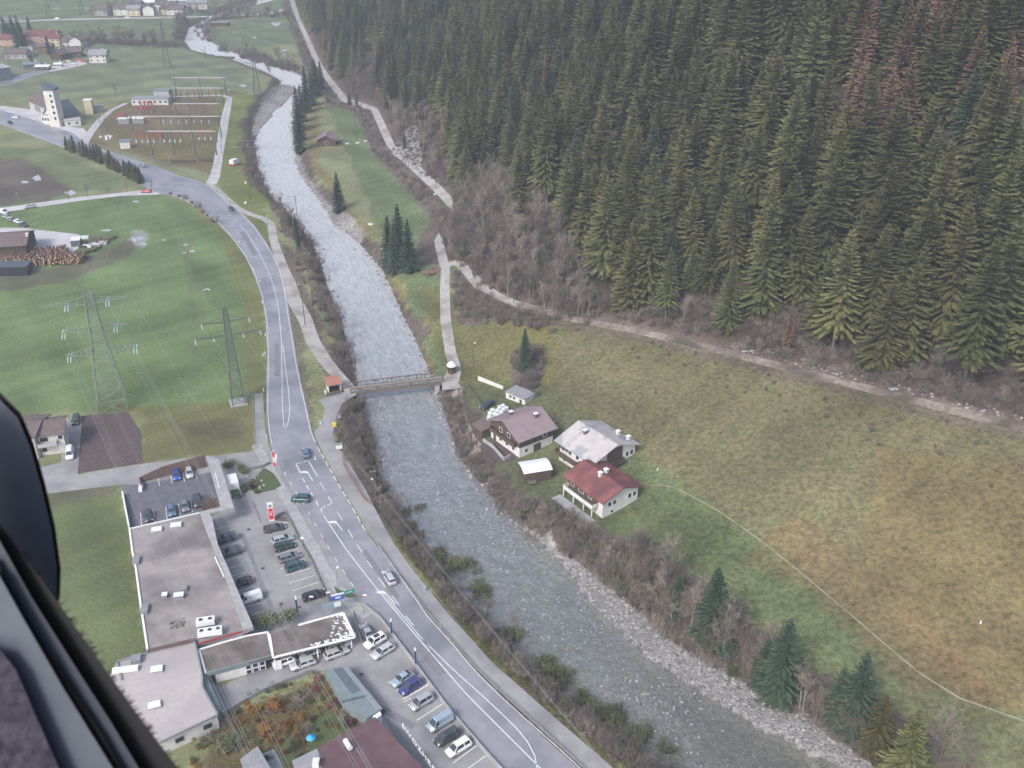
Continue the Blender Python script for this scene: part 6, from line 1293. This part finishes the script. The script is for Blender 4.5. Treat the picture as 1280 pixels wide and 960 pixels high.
l_ = P(82.5,445.6,za[2]); r_ = P(169,434,za[2]); rot1 = math.atan2(r_.y-l_.y, r_.x-l_.x); mid_ = (l_+r_)/2
def half(pa, pb, z, base): 
    a, b = P(*pa, z), P(*pb, z); d = (b-a).normalized(); c = Vector((base.x, base.y, z)); return abs((c-a).dot(d)), abs((b-c).dot(d)), math.atan2(d.y, d.x)
A0, A1, A2 = half((56,385.6),(164,370.6),za[0],b1), half((79.7,417.5),(159.4,405.3),za[1],b1), half((82.5,445.6),(169,434),za[2],b1)
rot1 = A2[2]
py1, t1 = pylon('lattice_pylon','tall pale green lattice pylon with three crossarms, left of the two near ones',141,508,ztop+.6,7.4,[(za[0],A0[0],A0[1],()),(za[1],A1[0],A1[1],()),(za[2],A2[0],A2[1],())],rot1,'steel_green',2.4,12)
b2 = P(298,503); zb_ = [zat(b2.y,402.5), zat(b2.y,420)]; zt2 = zat(b2.y,385)
B0, B1 = half((251.9,406.7),(311,398),zb_[0],b2), half((244,426),(325.3,413.8),zb_[1],b2)
py2, t2 = pylon('lattice_pylon','dark lattice pylon with two crossarms close to the main road',298,503,zt2,3.4,[(zb_[0],B0[0],B0[1],()),(zb_[1],B1[0],B1[1],())],B1[2],'steel_dark',1.3,11,tw=.10,wm=.22)
MB().box(-2.2,2.2,-2.2,2.2,-.2,.25).build('foundation','concrete',py2)
def wpt(e, rot, u, z): return Vector((e.location.x + math.cos(rot)*u, e.location.y + math.sin(rot)*u, z))
# insulator strings
def insul(e, u, z, dy, n=2, L=2.6, m='insulator'):
    k = MB(); 
    for i in range(n):
        x = u + (i-(n-1)/2)*.7; k.tube((x,dy*.3,z),(x,dy*(.3+L),z-.55),.07,.07,6)
        for q_ in range(5): t = .15+.17*q_; k.tube((x,dy*(.3+L*t),z-.55*t),(x,dy*(.36+L*t),z-.56*t),.17,.17,6)
    k.build('insulator', m, e)
wires = []
far1 = Vector((-.2, 1, 0)) 
fwd = P(496,960,24) - P(166,433,22); fwd.z = 0; fwd.normalize()
fwd = Vector((math.cos(math.atan2(fwd.y,fwd.x)), math.sin(math.atan2(fwd.y,fwd.x)), 0))
conds1 = []
for z, xl, xr in ((za[0],A0[0]*.52,A0[1]*.42),(za[1],A1[0],A1[1]*.62),(za[2],A2[0]*.9,A2[1])):
    for u in (-xl, xr): conds1.append((u, z)); insul(py1, u, z, -1); insul(py1, u, z, 1)
mat('conductor', (.30,.33,.32), .6)
def wire(a, b, sag, label, grp, r=.035, n=40, two=0.0):
    k = MB()
    for off in ((-two, two) if two else (0,)):
        side = Vector((b.y-a.y, a.x-b.x, 0)).normalized()*off; pts_ = []
        for i in range(n+1):
            t = i/n; p = a.lerp(b, t) + side; p.z -= sag*4*t*(1-t); pts_.append(p)
        for i in range(n): k.tube(pts_[i], pts_[i+1], r, r, 4, caps=False)
    k.build('power_line', 'conductor', label=label, cat='power line', group=grp)
upd_ = P(208,84,0) - b1; upd_.z = 0; Lup = upd_.length
for i, (u, z) in enumerate(conds1):
    a = wpt(py1, rot1, u, z-.6); a1 = a + fwd*3; b = a1 + fwd*300; wire(a1, b, 9, 'twin conductors running from the tall pylon over the market towards the viewer', 'conductors of the tall pylon', .015, 46, .22)
    c = a - fwd*0 + upd_; wire(a + upd_.normalized()*3, Vector((c.x, c.y, z*.8)), 12, 'thin conductors running up the valley from the tall pylon', 'upstream conductors of the tall pylon', .018, 30)
for s, xx in ((-1, A0[0]), (1, A0[1])):
    a = wpt(py1, rot1, s*xx, za[0]+.3); wire(a, a + fwd*300, 6, 'thin earth wire from the top crossarm of the tall pylon', 'earth wires of the tall pylon', .014)
for z, xl, xr, ins_ in ((zb_[0],B0[0],B0[1],(1.0,)),(zb_[1],B1[0],B1[1],(1.0,.45))):
    for s, xx in ((-1, xl), (1, xr)):
        for t in ins_:
            u = s*xx*t; insul(py2, u, z, -1, 1, .9); insul(py2, u, z, 1, 1, .9); a = wpt(py2, B1[2], u, z-.4); wire(a, a + fwd*290, 9, 'thin conductor running from the dark pylon over the parking towards the viewer', 'conductors of the dark pylon', .016, 46)
            wire(a, Vector((P(215,150,0).x+u, P(215,150,0).y, 14)), 8, 'thin conductor between dark pylon and substation', 'conductors between dark pylon and substation', .014, 24)
# far pylons and poles
for px, py, h, lab in ((210,86,32,'far grey pylon in the meadow behind the substation, left one'),(322,119,26,'far pylon on the meadow near the river bend'),(62,22,30,'very distant pylon above the straight road, leftmost'),(103,17,28,'very distant pylon above the straight road, second')):
    pylon('distant_pylon', lab, px, py, h, 4.4, [(h*.72,6,6,()),(h*.9,5,5,())], .1, 'steel_dark', 1.2, 7, 'distant pylons of the valley', .14, .09)
def pole(px, py, pty, lab, arms=1, m='wood_dark', r=.14, ang=.1, wdt=1.6, cat='pole', grp=None):
    p = G(px, py); h = zat(p.y, pty) - p.z; e = empty('utility_pole', (p.x, p.y, p.z), ang, lab, cat, grp); MB().tube((0,0,-.3),(0,0,h),r,r*.7,6).build('pole', m, e)
    for i in range(arms): z = h - .4 - 2.6*i; MB().box(-wdt,wdt,-.07,.07,z,z+.14).build('crossarm', 'metal_grey', e); 
    for i in range(arms):
        for x in (-wdt+.1, 0, wdt-.1): z = h - .4 - 2.6*i; MB().tube((x,0,z+.143),(x,0,z+.4),.06,.05,5).build('insulator','insulator',e)
    return e
pole(381.5,407.5,354,'tall dark pole with crossarm standing in the cycle path bay',1,wdt=1.0); pole(393.5,405,358,'leaning partner pole beside the cycle path bay',0)
pole(314,250,175,'dark double armed pole on the meadow beside the river brush',2,wdt=5.5); pole(279,200,150,'thin pole at the substation lane',0,r=.1)
pole(446,178,133,'pole standing in the meadow by the gravel track',1,wdt=1.2); pole(257.5,73,58,'wooden pole on the bank of the far river bend',0,r=.2); pole(374,294,244,'pole in the brush left of the white water',1,wdt=1.2); pole(445,470,440,'thin pole on the bridge bank in the brush',0); pole(469,633,588,'lamp like pole in the brush beside the footpath fence',1,wdt=.6)
p = G(411,470); 
# ---------------------------------------------------------------- substation
GRP = 'steel gantries of the substation'
def gantry(x0, x1, yb, yt, lab, nposts=3, yb2=None, yt2=None):
    """posts standing at pixel row yb, beam seen at pixel row yt"""
    a, b = P(x0, yb), P(x1, yb2 or yb); ha, hb = zat(a.y, yt), zat(b.y, yt2 or yt); h = (ha+hb)/2
    e = empty('substation_gantry', (a.x, a.y, 0), dirang(a, b), lab, 'gantry', GRP); L = (b-a).length
    for i in range(nposts): x = L*i/(nposts-1); MB().tube((x,0,-.2),(x,0,h+.6),.42,.28,6).build('post','steel_dark',e)
    MB().box(-1,L+1,-.22,.22,h-.25,h+.25).build('beam','plaster_grey',e)
    for i in range(9):
        x = L*(i+.5)/9; MB().tube((x,0,h-1.9),(x,0,h-.253),.14,.14,5).build('insulator','brick_red',e)
gantry(221,283,120,97,'rear gantry of the substation, farthest from the road',3); gantry(221,279,128,110,'second gantry behind the switch house of the substation',3)
gantry(222,275,151,129.5,'third gantry in the middle of the red switch rows',4); gantry(168,277,172,145.5,'long white beam gantry across the middle of the substation',4); gantry(191,271,194,164,'front gantry of the substation with the widest posts',4)
def column(px, py, h, m, e, s=1.0):
    p = P(px, py); l = p - e.location
    MB().tube((l.x,l.y,0),(l.x,l.y,h*.45),.12*s,.10*s,5).build('stand','metal_grey',e); MB().tube((l.x,l.y,h*.45),(l.x,l.y,h),.24*s,.17*s,6).build('insulator',m,e)
def row(x0, x1, y, n, h, m, lab, s=1.0, name='switch_row', tri=False):
    p = P((x0+x1)/2, y); e = empty(name, (p.x,p.y,0), 0, lab, 'switchgear', 'switchgear rows of the substation')
    for i in range(n):
        px = x0 + (x1-x0)*i/(n-1)
        column(px, y, h, m, e, s)
        if tri: column(px+1.6, y+.8, h*.85, m, e, s); column(px+.8, y-1.0, h*.9, m, e, s)
row(227,271,126.5,6,6.5,'red_paint','row of six tall red columns behind the third gantry',1.6); row(170,200,177,4,5,'red_paint','left group of large red columns in the front switch row',1.5,tri=True)
row(203,226,176,3,4.4,'brick_red','middle group of red columns in the front switch row',1.3,tri=True); row(240,263,173,3,4.4,'red_paint','right group of red columns in the front switch row',1.3,tri=True)
row(171,193,180.5,4,2.2,'white_metal','low white columns before the left red group',1.5); row(206,226,180,4,2.2,'white_metal','low white columns before the middle red group',1.5); row(242,264,177,4,2.2,'white_metal','low white columns before the right red group',1.4)
row(207,225,183.5,3,2.2,'red_paint','three low red columns nearest the front gantry',1.5); row(245,260,181,3,2.0,'red_paint','low red columns nearest the right front post',1.4)
row(174,188,141,4,4,'red_paint','dense red columns before the white switch house',1.6,tri=True); row(176,190,135,4,4,'red_paint','dense red columns touching the switch house front',1.5,tri=True)
row(200,270,141,8,3.2,'brick_red','long row of pale red columns behind the long white beam',1.2); row(205,265,137,7,3.2,'brick_red','rearmost long row of pale red columns',1.1); row(205,262,157,7,3.0,'insulator','row of grey columns under the long white beam',1.2); row(188,262,163,4,3.0,'steel_dark','row of four dark posts before the front gantry',1.5)
row(149,155,149,3,3.5,'red_paint','small red column group beside the left transformer',1.5)
for i, (px, py, h) in enumerate(((128,168,14),(136,176,15),(163,168,12),(182,160,12),(210,168,12),(232,168,12),(255,160,12),(238,140,10),(214,143,10),(246,150,11),(196,150,11),(272,178,13))):
    p = P(px, py); e = empty('lightning_mast', (p.x, p.y, 0), 0, 'thin dark mast standing in the substation yard, %s counted from the left front' % ORD[i], 'mast', 'thin masts of the substation'); MB().tube((0,0,-.2),(0,0,h),.20,.08,5).build('pole','steel_dark',e); MB().box(-1.2,1.2,-.08,.08,h*.7,h*.7+.16).build('crossarm','steel_dark',e)
def tbox(nm, px, py, L, Wd, h, wm, rm, lab, ang=.05, cat='building', win=0):
    p = P(px, py); e = empty(nm,(p.x,p.y,0),ang,lab,cat); MB().box(-L/2,L/2,0,Wd,-.3,h).build('wall',wm,e); MB().box(-L/2-.3,L/2+.3,-.3,Wd+.3,h+.003,h+.3).build('roof',rm,e)
    for i in range(win):
        x = -L/2 + L*(i+.5)/win; w_ = MB().box(x-.7,x+.7,-.05,.02,h*.35,h*.75).build('window','white_metal',e); MB().box(x-.6,x+.6,-.07,.01,h*.38,h*.72).build('pane','window_dark',w_)
    return e
tbox('switch_house',188,131.5,21,8,3.4,'plaster','roof_grey','long low white switch house of the substation',win=7); tbox('switch_house',203,127,9,8,6.0,'plaster_grey','slate_metal','raised block with pale blue roof at the right end of the switch house')
tbox('transformer_hut',157,186,4.6,4,3.4,'plaster','slate_metal','small white hut with blue grey roof at the front left of the substation',.25); tbox('transformer',155,155,6,3,2.6,'metal_grey','white_metal','grey transformer at the left end of the long beam',.05,'transformer'); tbox('transformer',173,154.5,6,3,2.6,'metal_grey','white_metal','grey transformer inside the left posts of the long beam',.05,'transformer')
R_ = random.Random(17)
for i in range(7): px, py = (126+R_.uniform(0,14), 173+R_.uniform(-3,3)); p = P(px,py); MB().box(-.5,.5,-.5,.5,0,.9).build('white_block','white_metal',label='small white block on the gravel left of the transformer hut',cat='block',group='white blocks in the substation yard',loc=p,rz=i)
for x0_, x1_, y_, lab in ((215,243,203.5,'long low cable drum rack at the front of the substation'),(250,265,202,'short cable drum rack at the front right of the substation')):
    a, b = P(x0_,y_), P(x1_,y_); MB().bar(a+Vector((0,0,.6)),b+Vector((0,0,.6)),1.2,1.2).build('drum_rack','wood_dark',label=lab,cat='rack')
fence('substation_fence',[(104,178),(125,155),(150,131),(164,127),(200,122),(286,119),(281,150),(273,205),(262,222),(225,214),(190,203),(150,192),(112,182),(104,178)],(.9,1.9),6.0,'metal_grey','wire fence around the whole substation','fence',.05)
p = P(145,120); put_tree(3,p.x,p.y,0,0,1.0,1.0,'round leafless tree behind the long white switch house',None,'bare_tree','tree',BT)
fence('meadow_fence',[(250,62),(260,70),(300,76),(330,90),(350,103)],(.5,1.0),6,'timber_grey','timber fence along the far left river bank','fence',.08)
tbox('weir',280,73,14,3,.8,'timber_grey','timber_grey','dark timber weir beam at the far river bend',-.35,'weir'); tbox('field_barn',274,33,15,6,3,'wood_dark','roof_grey','long low dark barn on the far bank by the bend',.0,'barn')
# ---------------------------------------------------------------- church and villages
def tower():
    p = P(70,158.5); h = zat(p.y, 113.5); ht = zat(p.y+2, 104.5); w_ = 2.8; e = empty('church_tower',(p.x,p.y+2.8,0),-.12,'tall white square church tower with dark slanted roof','tower')
    MB().box(-w_,w_,-w_,w_,-.5,h).build('wall','plaster',e); MB().add([(-w_-.2,-w_-.2,h+.003),(w_+.2,-w_-.2,h+.003),(w_+.2,w_+.2,h+.003),(-w_-.2,w_+.2,h+.003),(-w_-.2,-w_-.2,ht),(-w_-.2,w_+.2,ht),(w_+.2,w_+.2,h+1.4),(w_+.2,-w_-.2,h+.4)],[(3,2,1,0),(0,1,7,4),(1,2,6,7),(2,3,5,6),(3,0,4,5),(4,7,6,5)]).build('roof','slate_dark',e)
    for i in range(5):
        z = h - 2.6 - i*(h-4)/5; MB().tube((1.0,-w_-.04,z),(1.0,-w_+.05,z),.75,.75,12).build('sound_opening','window_dark',e); MB().box(-w_+.5,w_-.5,-w_-.06,-w_+.02,z-1.9,z-1.65).build('cornice','plaster_cream',e)
tower()
house_px('church_nave','long church nave with brown roof behind the white tower',(33,125),(60,137),14,6.0,9.5,wall='plaster_grey',roof='roof_brown',over=.8,cat='church',win=[('S',-6,3.2,1.2,3),('S',-3,3.2,1.2,3),('S',0,3.2,1.2,3)],chim=())
house_px('church_wing','church wing with big dark grey pyramid like roof right of the white tower',(75,149),(101,142),14,3.2,10.5,wall='plaster',roof='slate_dark',over=.8,cat='church')
tbox('church_annex',60,155,7,5,4.5,'plaster','plaster_grey','white annex with arched windows at the foot of the church tower',-.35,'building',4); tbox('parish_house',92,158,8,5,3.2,'plaster','plaster_grey','low pale annex below the dark church wing',.45,'building',2); tbox('yellow_tower_house',112,143,4,5,7.5,'plaster_cream','white_metal','narrow yellow building with white top beside the church','.2' and .2,'building')
tbox('garage_row',120,140,8,4,3,'plaster_grey','roof_grey','small grey building right of the narrow yellow building',.3,'garage')
def vh(px, py, L, Wd, he, hr, rot, wl, rf, lab, nm='village_house', nwin=3, upper=None):
    p = P(px, py); w_ = [('S', -L/2+L*(i+.5)/nwin, z, 1.1, 1.2) for i in range(nwin) for z in ([1.7,4.3] if he > 4.6 else [1.7])] + [('E', y, z, 1.1, 1.2) for y in (-Wd/4, Wd/4) for z in ([1.7,4.3] if he > 4.6 else [1.7])]
    return house(nm, lab, p.x, p.y+Wd/2, rot, L, Wd, he, hr, .8, wl, rf, upper, 4.0 if upper else None, win=w_, chim=[(L*.2, Wd*.1)], group='houses of the valley villages')
V_ = [(122,79,13,11,5.6,8.6,.05,'plaster','roof_grey','white house with grey gable roof alone on the right edge of the near village'),(95,60,12,11,5.4,8.4,1.5,'plaster','roof_brown','white gabled house with dark ridge left behind the grey roofed one'),
 (88,72,15,11,3.8,7,.25,'wood_dark','roof_brown','dark brown barn in the middle of the near village'),(72,75,13,10,3.6,6.6,1.4,'wood_dark','roof_brown','very dark barn beside the middle barn'),(52,54,26,12,6,9,.02,'plaster_orange','roof_red','long orange house with red roof'),(66,58,12,10,6,8.6,.02,'plaster_cream','roof_red','yellow house joined to the long orange one'),
 (10,58,22,12,5.5,8.2,.0,'plaster_orange','roof_red','pinkish house with grey red roof at the left edge of the near village'),(18,74,16,11,4,6.8,.2,'plaster_grey','roof_brown','brown roofed house left of the small bright shed'),(32,70,9,8,3.5,5.8,.3,'plaster','roof_grey','small grey roofed house among bare trees'),(55,66,12,9,4.2,6.5,.1,'wood_warm','roof_brown','reddish timber house below the long orange one'),
 (84,60,9,8,4.6,7,.2,'plaster','roof_brown','small pale house between the yellow and the white gabled house'),(52,88,10,7,2.4,3.2,.08,'wood_dark','white_metal','low shed with bright white roof in the near village'),(72,84.5,6,5,2.2,2.9,.1,'plaster','white_metal','tiny shed with bright white roof in the near village'),(38,86,12,8,2.8,4.0,.2,'slate_dark','slate_metal','flat slate blue shed beside the big dark hall')]
for v in V_: vh(*v)
mb_ = [(P(-14,105)), ]
house_px('industrial_hall','big open hall with pale roof and dark blue green side at the left edge',(-30,90),(14,83.5),26,8,8.6,wall='slate_metal',roof='roof_pale',over=.5,cat='building')
sheet('hall_yard',[(-40,103),(14,97),(45,88),(62,86),(62,90),(40,96),(15,105),(-40,116)],.03,'asphalt'); sheet('village_yard',[(60,84),(88,78),(106,75),(108,80),(92,84),(62,90)],.03,'pale_yard')
V2 = [(126,20,13,11,5.5,8.5,.0,'plaster_grey','roof_brown','dark roofed far house at the left end of the road row'),(152,19.5,16,12,6,9,.0,'plaster','roof_brown','large far white house left in the road row'),(167,20,13,11,6,9,.05,'plaster_cream','roof_grey','far house with pale gable in the road row'),(176,19,9,9,5,8,.0,'wood_dark','roof_brown','far dark timber house between two pale ones'),
 (187,19.5,15,12,6.5,9.5,1.5,'plaster','roof_brown','far tall white house with steep dark roof in the road row'),(195,19,6,8,7,8,1.5,'plaster','white_metal','far narrow bright white house at the middle of the row'),(205,18.5,12,10,5.5,8.5,.0,'plaster_cream','roof_brown','far cream house right of the narrow bright one'),(219,19,16,11,5,8,.0,'plaster','roof_brown','far wide house with white base at the end of the road row'),
 (180,10,20,14,5,7.5,.1,'plaster','white_metal','far house with bright white roof behind the row'),(197,7,16,11,5,8,.0,'plaster_grey','roof_grey','far grey house behind the narrow bright one'),(228,9,30,16,6,7.5,.3,'plaster_grey','skylight','far greenhouse like hall with pale teal roof'),(245,12,20,12,6,8,.2,'plaster','roof_grey','far pale hall beside the teal roofed one'),(168,12,14,11,5,8,.0,'wood_dark','roof_brown','far brown roofed house behind the row'),(210,13,12,10,5,8,.3,'plaster_orange','roof_brown','far orange walled house behind the cream one')]
for v in V2: vh(*v)
R_ = random.Random(77)
for i in range(16):
    px = [2,8,14,20,26,4,11,17,86,99,104,92,150,160,207,225][i]; py = [24,24.3,23.6,24,24.4,21.5,21.8,21.6,76.5,75,76.3,80,21.6,21.7,21,20.7][i]
    car(R_.choice(['hatch','estate','suv']), R_.choice(['white','silver','charcoal','light_silver','grey']) if i not in (9,10) else 'red', (px+3,py+.1),(px-3,py-.1), 'tiny parked car at the roadside %s' % ('of the distant village' if i > 11 or i < 8 else 'yard of the near village'), 'tiny cars parked in the distant villages', small=True)
for i, (px, py, h, k) in enumerate(((9,48,20,5),(13,46,15,5),(20,52,22,5),(23,58,20,5),(28,56,24,5),(31,60,20,5),(39,42,16,5),(62,64,14,5),(41,80,9,3))): p = P(px, py+4); put_tree(k, p.x, p.y, 0, i, h/SP[k][3]*1.3, h/SP[k][3], 'tall dark conifer in the near village, %s from the left edge' % ORD[[0,1,2,3,4,5,6,8,7][i]], 'conifers of the near village')
for i, (px, py) in enumerate(((45,50),(70,52),(80,55),(34,70),(40,74),(24,76),(78,50),(12,78),(115,19),(120,20),(131,20),(240,16),(247,17),(252,14),(150,54),(160,54),(165,52),(174,53),(147,54),(105,52))): p = P(px, py+2); put_tree(i%4, p.x, p.y, 0, i, 1.0, .95, 'leafless tree near the distant villages', 'leafless trees of the distant villages', 'bare_tree', 'tree', BT)
# ---------------------------------------------------------------- stones of the river
def rock(seed):
    R_ = random.Random(seed); bm = bmesh.new(); bmesh.ops.create_icosphere(bm, subdivisions=1, radius=1)
    for v in bm.verts: v.co = Vector((v.co.x*R_.uniform(.75,1.2), v.co.y*R_.uniform(.7,1.1), v.co.z*R_.uniform(.45,.8)))
    me = bpy.data.meshes.new('rock'); bm.to_mesh(me); bm.free(); me.materials.append(MATS['stone' if seed % 3 else 'stone_dark']); return me
RK = [rock(i) for i in range(1, 6)]
def stones(name, poly_w, n, s0, s1, lab, cond=None, zoff=-.1, pw=2.5):
    lo, hi_ = poly_w.min(0), poly_w.max(0); c = lo + rng.random((n*6, 2))*(hi_-lo); c = c[inside(c[:,0], c[:,1], poly_w)]
    if cond is not None: c = c[cond(c[:,0], c[:,1])]
    c = c[:n]; h = height(c[:,0], c[:,1]); out = []
    for (x, y), z in zip(c, h): s = s0 + (s1-s0)*random.random()**pw; out.append((x, y, z + zoff*s, random.uniform(0,6.28), s, s*random.uniform(.6,1), random.randint(0,4)))
    scatter(name, out, RK, kind='stuff', label=lab)
stones('gravel_bar', BAR1, 11000, .07, .42, 'pale gravel and cobbles on the long bar of the lower right bank', pw=3)
stones('gravel_bar', np.array([[q_[0]-6,q_[1]-5] for q_ in BAR1]), 5000, .06, .30, 'wet cobbles at the water edge beside the long gravel bar', cond=lambda X,Y: river_sd(X,Y) < 0, zoff=.3, pw=2)
stones('gravel_bar', BAR3, 2200, .12, .6, 'pale stones on the right bank below the hay barn'); stones('gravel_bar', BAR2, 700, .15, .6, 'brown gravel bar at the inner river bend')
al = []
for pl_, lo_t, hi_t in ((brx, .0, 1.0), (blx, .0, 1.0)):
    c = resample([Vector((x, y, 0)) for x, y in pl_], 2600)
    c = c[c[:,1] < 720]; c = c + rng.normal(0, .85, c.shape); zc = height(c[:,0], c[:,1])
    for (x, y), z_ in zip(c, zc):
        if pl_ is blx and y < 330 and random.random() < .35: continue
        s = .14 + .50*random.random()**2.4; al.append((x, y, max(z_, WZ + .02), random.uniform(0,6.28), s, s*.75, random.randint(0,4)))
scatter('bank_riprap', al, RK, kind='stuff', label='boulders lining both river banks at the waterline')
inr = []
for _ in range(1400):
    i = random.uniform(0, NR-1.01); t = random.uniform(.03,.97); k_ = int(i); u_ = i-k_; x, y = (RIVL[k_]*(1-u_)+RIVL[k_+1]*u_)*(1-t) + (RIVR[k_]*(1-u_)+RIVR[k_+1]*u_)*t
    s = .12 + .5*random.random()**4; inr.append((x, y, WZ - .25*s, random.uniform(0,6.28), s, s*.7, random.randint(0,4)))
for _ in range(30000):
    i = random.uniform(NR*.45, NR-1.01); t = random.uniform(.02,.98); k_ = int(i); u_ = i-k_; x, y = (RIVL[k_]*(1-u_)+RIVL[k_+1]*u_)*(1-t) + (RIVR[k_]*(1-u_)+RIVR[k_+1]*u_)*t
    dens_ = .35 + .65*t if y < 190 else .35 - (y-190)/400
    if math.sin(x*.21+y*.13)+math.sin(y*.19-x*.11)*.8+random.gauss(0,.5) < .9 - 1.6*dens_: continue
    s = .08 + .26*random.random()**2; inr.append((x, y, WZ - .15*s, random.uniform(0,6.28), s, s*.6, random.randint(0,4)))
scatter('river_rocks', inr, RK, kind='stuff', label='rocks breaking the surface of the river')
ed2 = []
for i in range(17, len(foot)-2):
    a, b = foot[i], foot[i+1]; d = (b-a); nrm = Vector((-d.y, d.x, 0)).normalized()
    for _ in range(int(d.length*3.2)):
        p = a.lerp(b, random.random()) + nrm*random.uniform(1.8,4.2); s = .12+.5*random.random()**2.5; ed2.append((p.x,p.y,hz(p.x,p.y),random.uniform(0,6),s,s*.7,random.choice([0,1,3,4])))
stn = scatter('track_rubble', ed2, RK, kind='stuff', label='pale rubble along the upper edge of the forest track')
scree = np.array([[G(*q_).x, G(*q_).y] for q_ in ((488,190),(505,165),(520,155),(528,190),(528,218),(512,210))]); stones('scree', scree, 1600, .25, 1.1, 'grey scree patch above the gravel track', zoff=.2)
# ---------------------------------------------------------------- the aircraft door frame close to the camera (real size, half a metre away)
mat('frame_black', (.006,.006,.008), .6, spec=.3); mat('frame_grey', (.050,.060,.082), .5, (.062,.074,.096), 30, 4, spec=.4); mat('frame_trim', (.026,.032,.046), .55, (.034,.04,.055), 30, 4, spec=.4); mat('carpet', (.025,.022,.035), .95, (.055,.05,.07), 160, 6, .003, 220)
CB = Matrix.Rotation(math.radians(90)-TH, 4, 'X'); 
def cp(px, py, d):
    return CB @ Vector(((px-640)/FPX*d, (480-py)/FPX*d, -d)) + Vector((0,0,CAMZ))
fr = empty('aircraft_door', tuple(cp(60,800,.55)), 0, 'dark door frame of the aircraft with black seal in the lower left corner', 'door frame')
def slab(name, edge, d0, d1, m, thick=.05, sm=False, round_=0.0):
    """edge: pixels of an outline; the panel lies at distance d0 and goes back to d0+thick"""
    n = len(edge); k = MB(); f = [cp(px, py, d0) for px, py in edge]; b = [cp(px-2, py+2, d0+thick) for px, py in edge]
    vs = f + b; k.add(vs, [tuple(range(n)), tuple(range(2*n-1, n-1, -1))] + [(i, i+n, (i+1)%n+n, (i+1)%n) for i in range(n)])
    o = k.build(name, m, None); o.parent = fr; o.location = -fr.location; return o
def ext(pts): return pts
slab('mirror_housing', [(-140,430),(-40,470),(0,500),(22,522),(38,560),(52,610),(64,660),(71,710),(71,742),(64,775),(-20,800),(-160,760)], .62, 0, 'frame_grey', .12)
slab('mirror_housing', [(-140,418),(-38,458),(2,492),(26,516),(43,556),(57,606),(69,658),(76,710),(75,745),(66,780),(50,775),(60,740),(60,712),(50,660),(38,610),(22,565),(8,530),(-10,508),(-140,450)], .625, 0, 'frame_black', .10)
slab('seal', [(-120,470),(-10,640),(60,735),(120,820),(172,893),(226,965),(290,1060),(120,1060),(60,960),(-120,700)], .55, 0, 'frame_black', .03)
slab('trim_panel', [(-120,560),(-5,668),(40,748),(95,835),(140,905),(178,968),(230,1060),(80,1060),(-120,760)], .54, 0, 'frame_trim', .01)
slab('seal', [(-120,640),(-5,700),(40,782),(90,862),(128,920),(160,975),(130,1060),(60,900),(-120,700)], .535, 0, 'frame_black', .004)
slab('door_panel', [(-120,700),(-5,712),(30,775),(80,862),(150,975),(200,1060),(-120,1060)], .53, 0, 'frame_grey', .004)
slab('carpet', [(-120,780),(0,812),(20,838),(38,880),(60,930),(80,975),(90,1060),(-120,1060)], .52, 0, 'carpet', .006)
# bristles of the seal brush along its outer edge
k = MB(); R_ = random.Random(6); e0 = [(-10,640),(60,735),(120,820),(172,893),(226,965)]
for i in range(130):
    t = R_.random()*3.999; j = int(t); u = t-j; px = e0[j][0]*(1-u)+e0[j+1][0]*u; py = e0[j][1]*(1-u)+e0[j+1][1]*u
    if py < 690: continue
    a = cp(px-6,py+4,.552); b = cp(px+R_.uniform(3,9),py-R_.uniform(0,2),.552); k.tube(a, b, .0007, .0002, 3, caps=False)
o = k.build('brush', 'frame_black', None, kind='stuff'); o.parent = fr; o.location = -fr.location
# ---------------------------------------------------------------- haze
hb = MB().box(-2600, 2600, -20, 5200, -6, 560)
hm = bpy.data.materials.new('haze'); hm.use_nodes = True; n = hm.node_tree.nodes; n.remove(n['Principled BSDF'])
pv = n.new('ShaderNodeVolumePrincipled'); pv.inputs['Color'].default_value = (.76, .85, 1.0, 1); pv.inputs['Density'].default_value = .00029; pv.inputs['Anisotropy'].default_value = .0
hm.node_tree.links.new(pv.outputs[0], n['Material Output'].inputs['Volume'])
hb.build('haze', hm, kind='stuff')
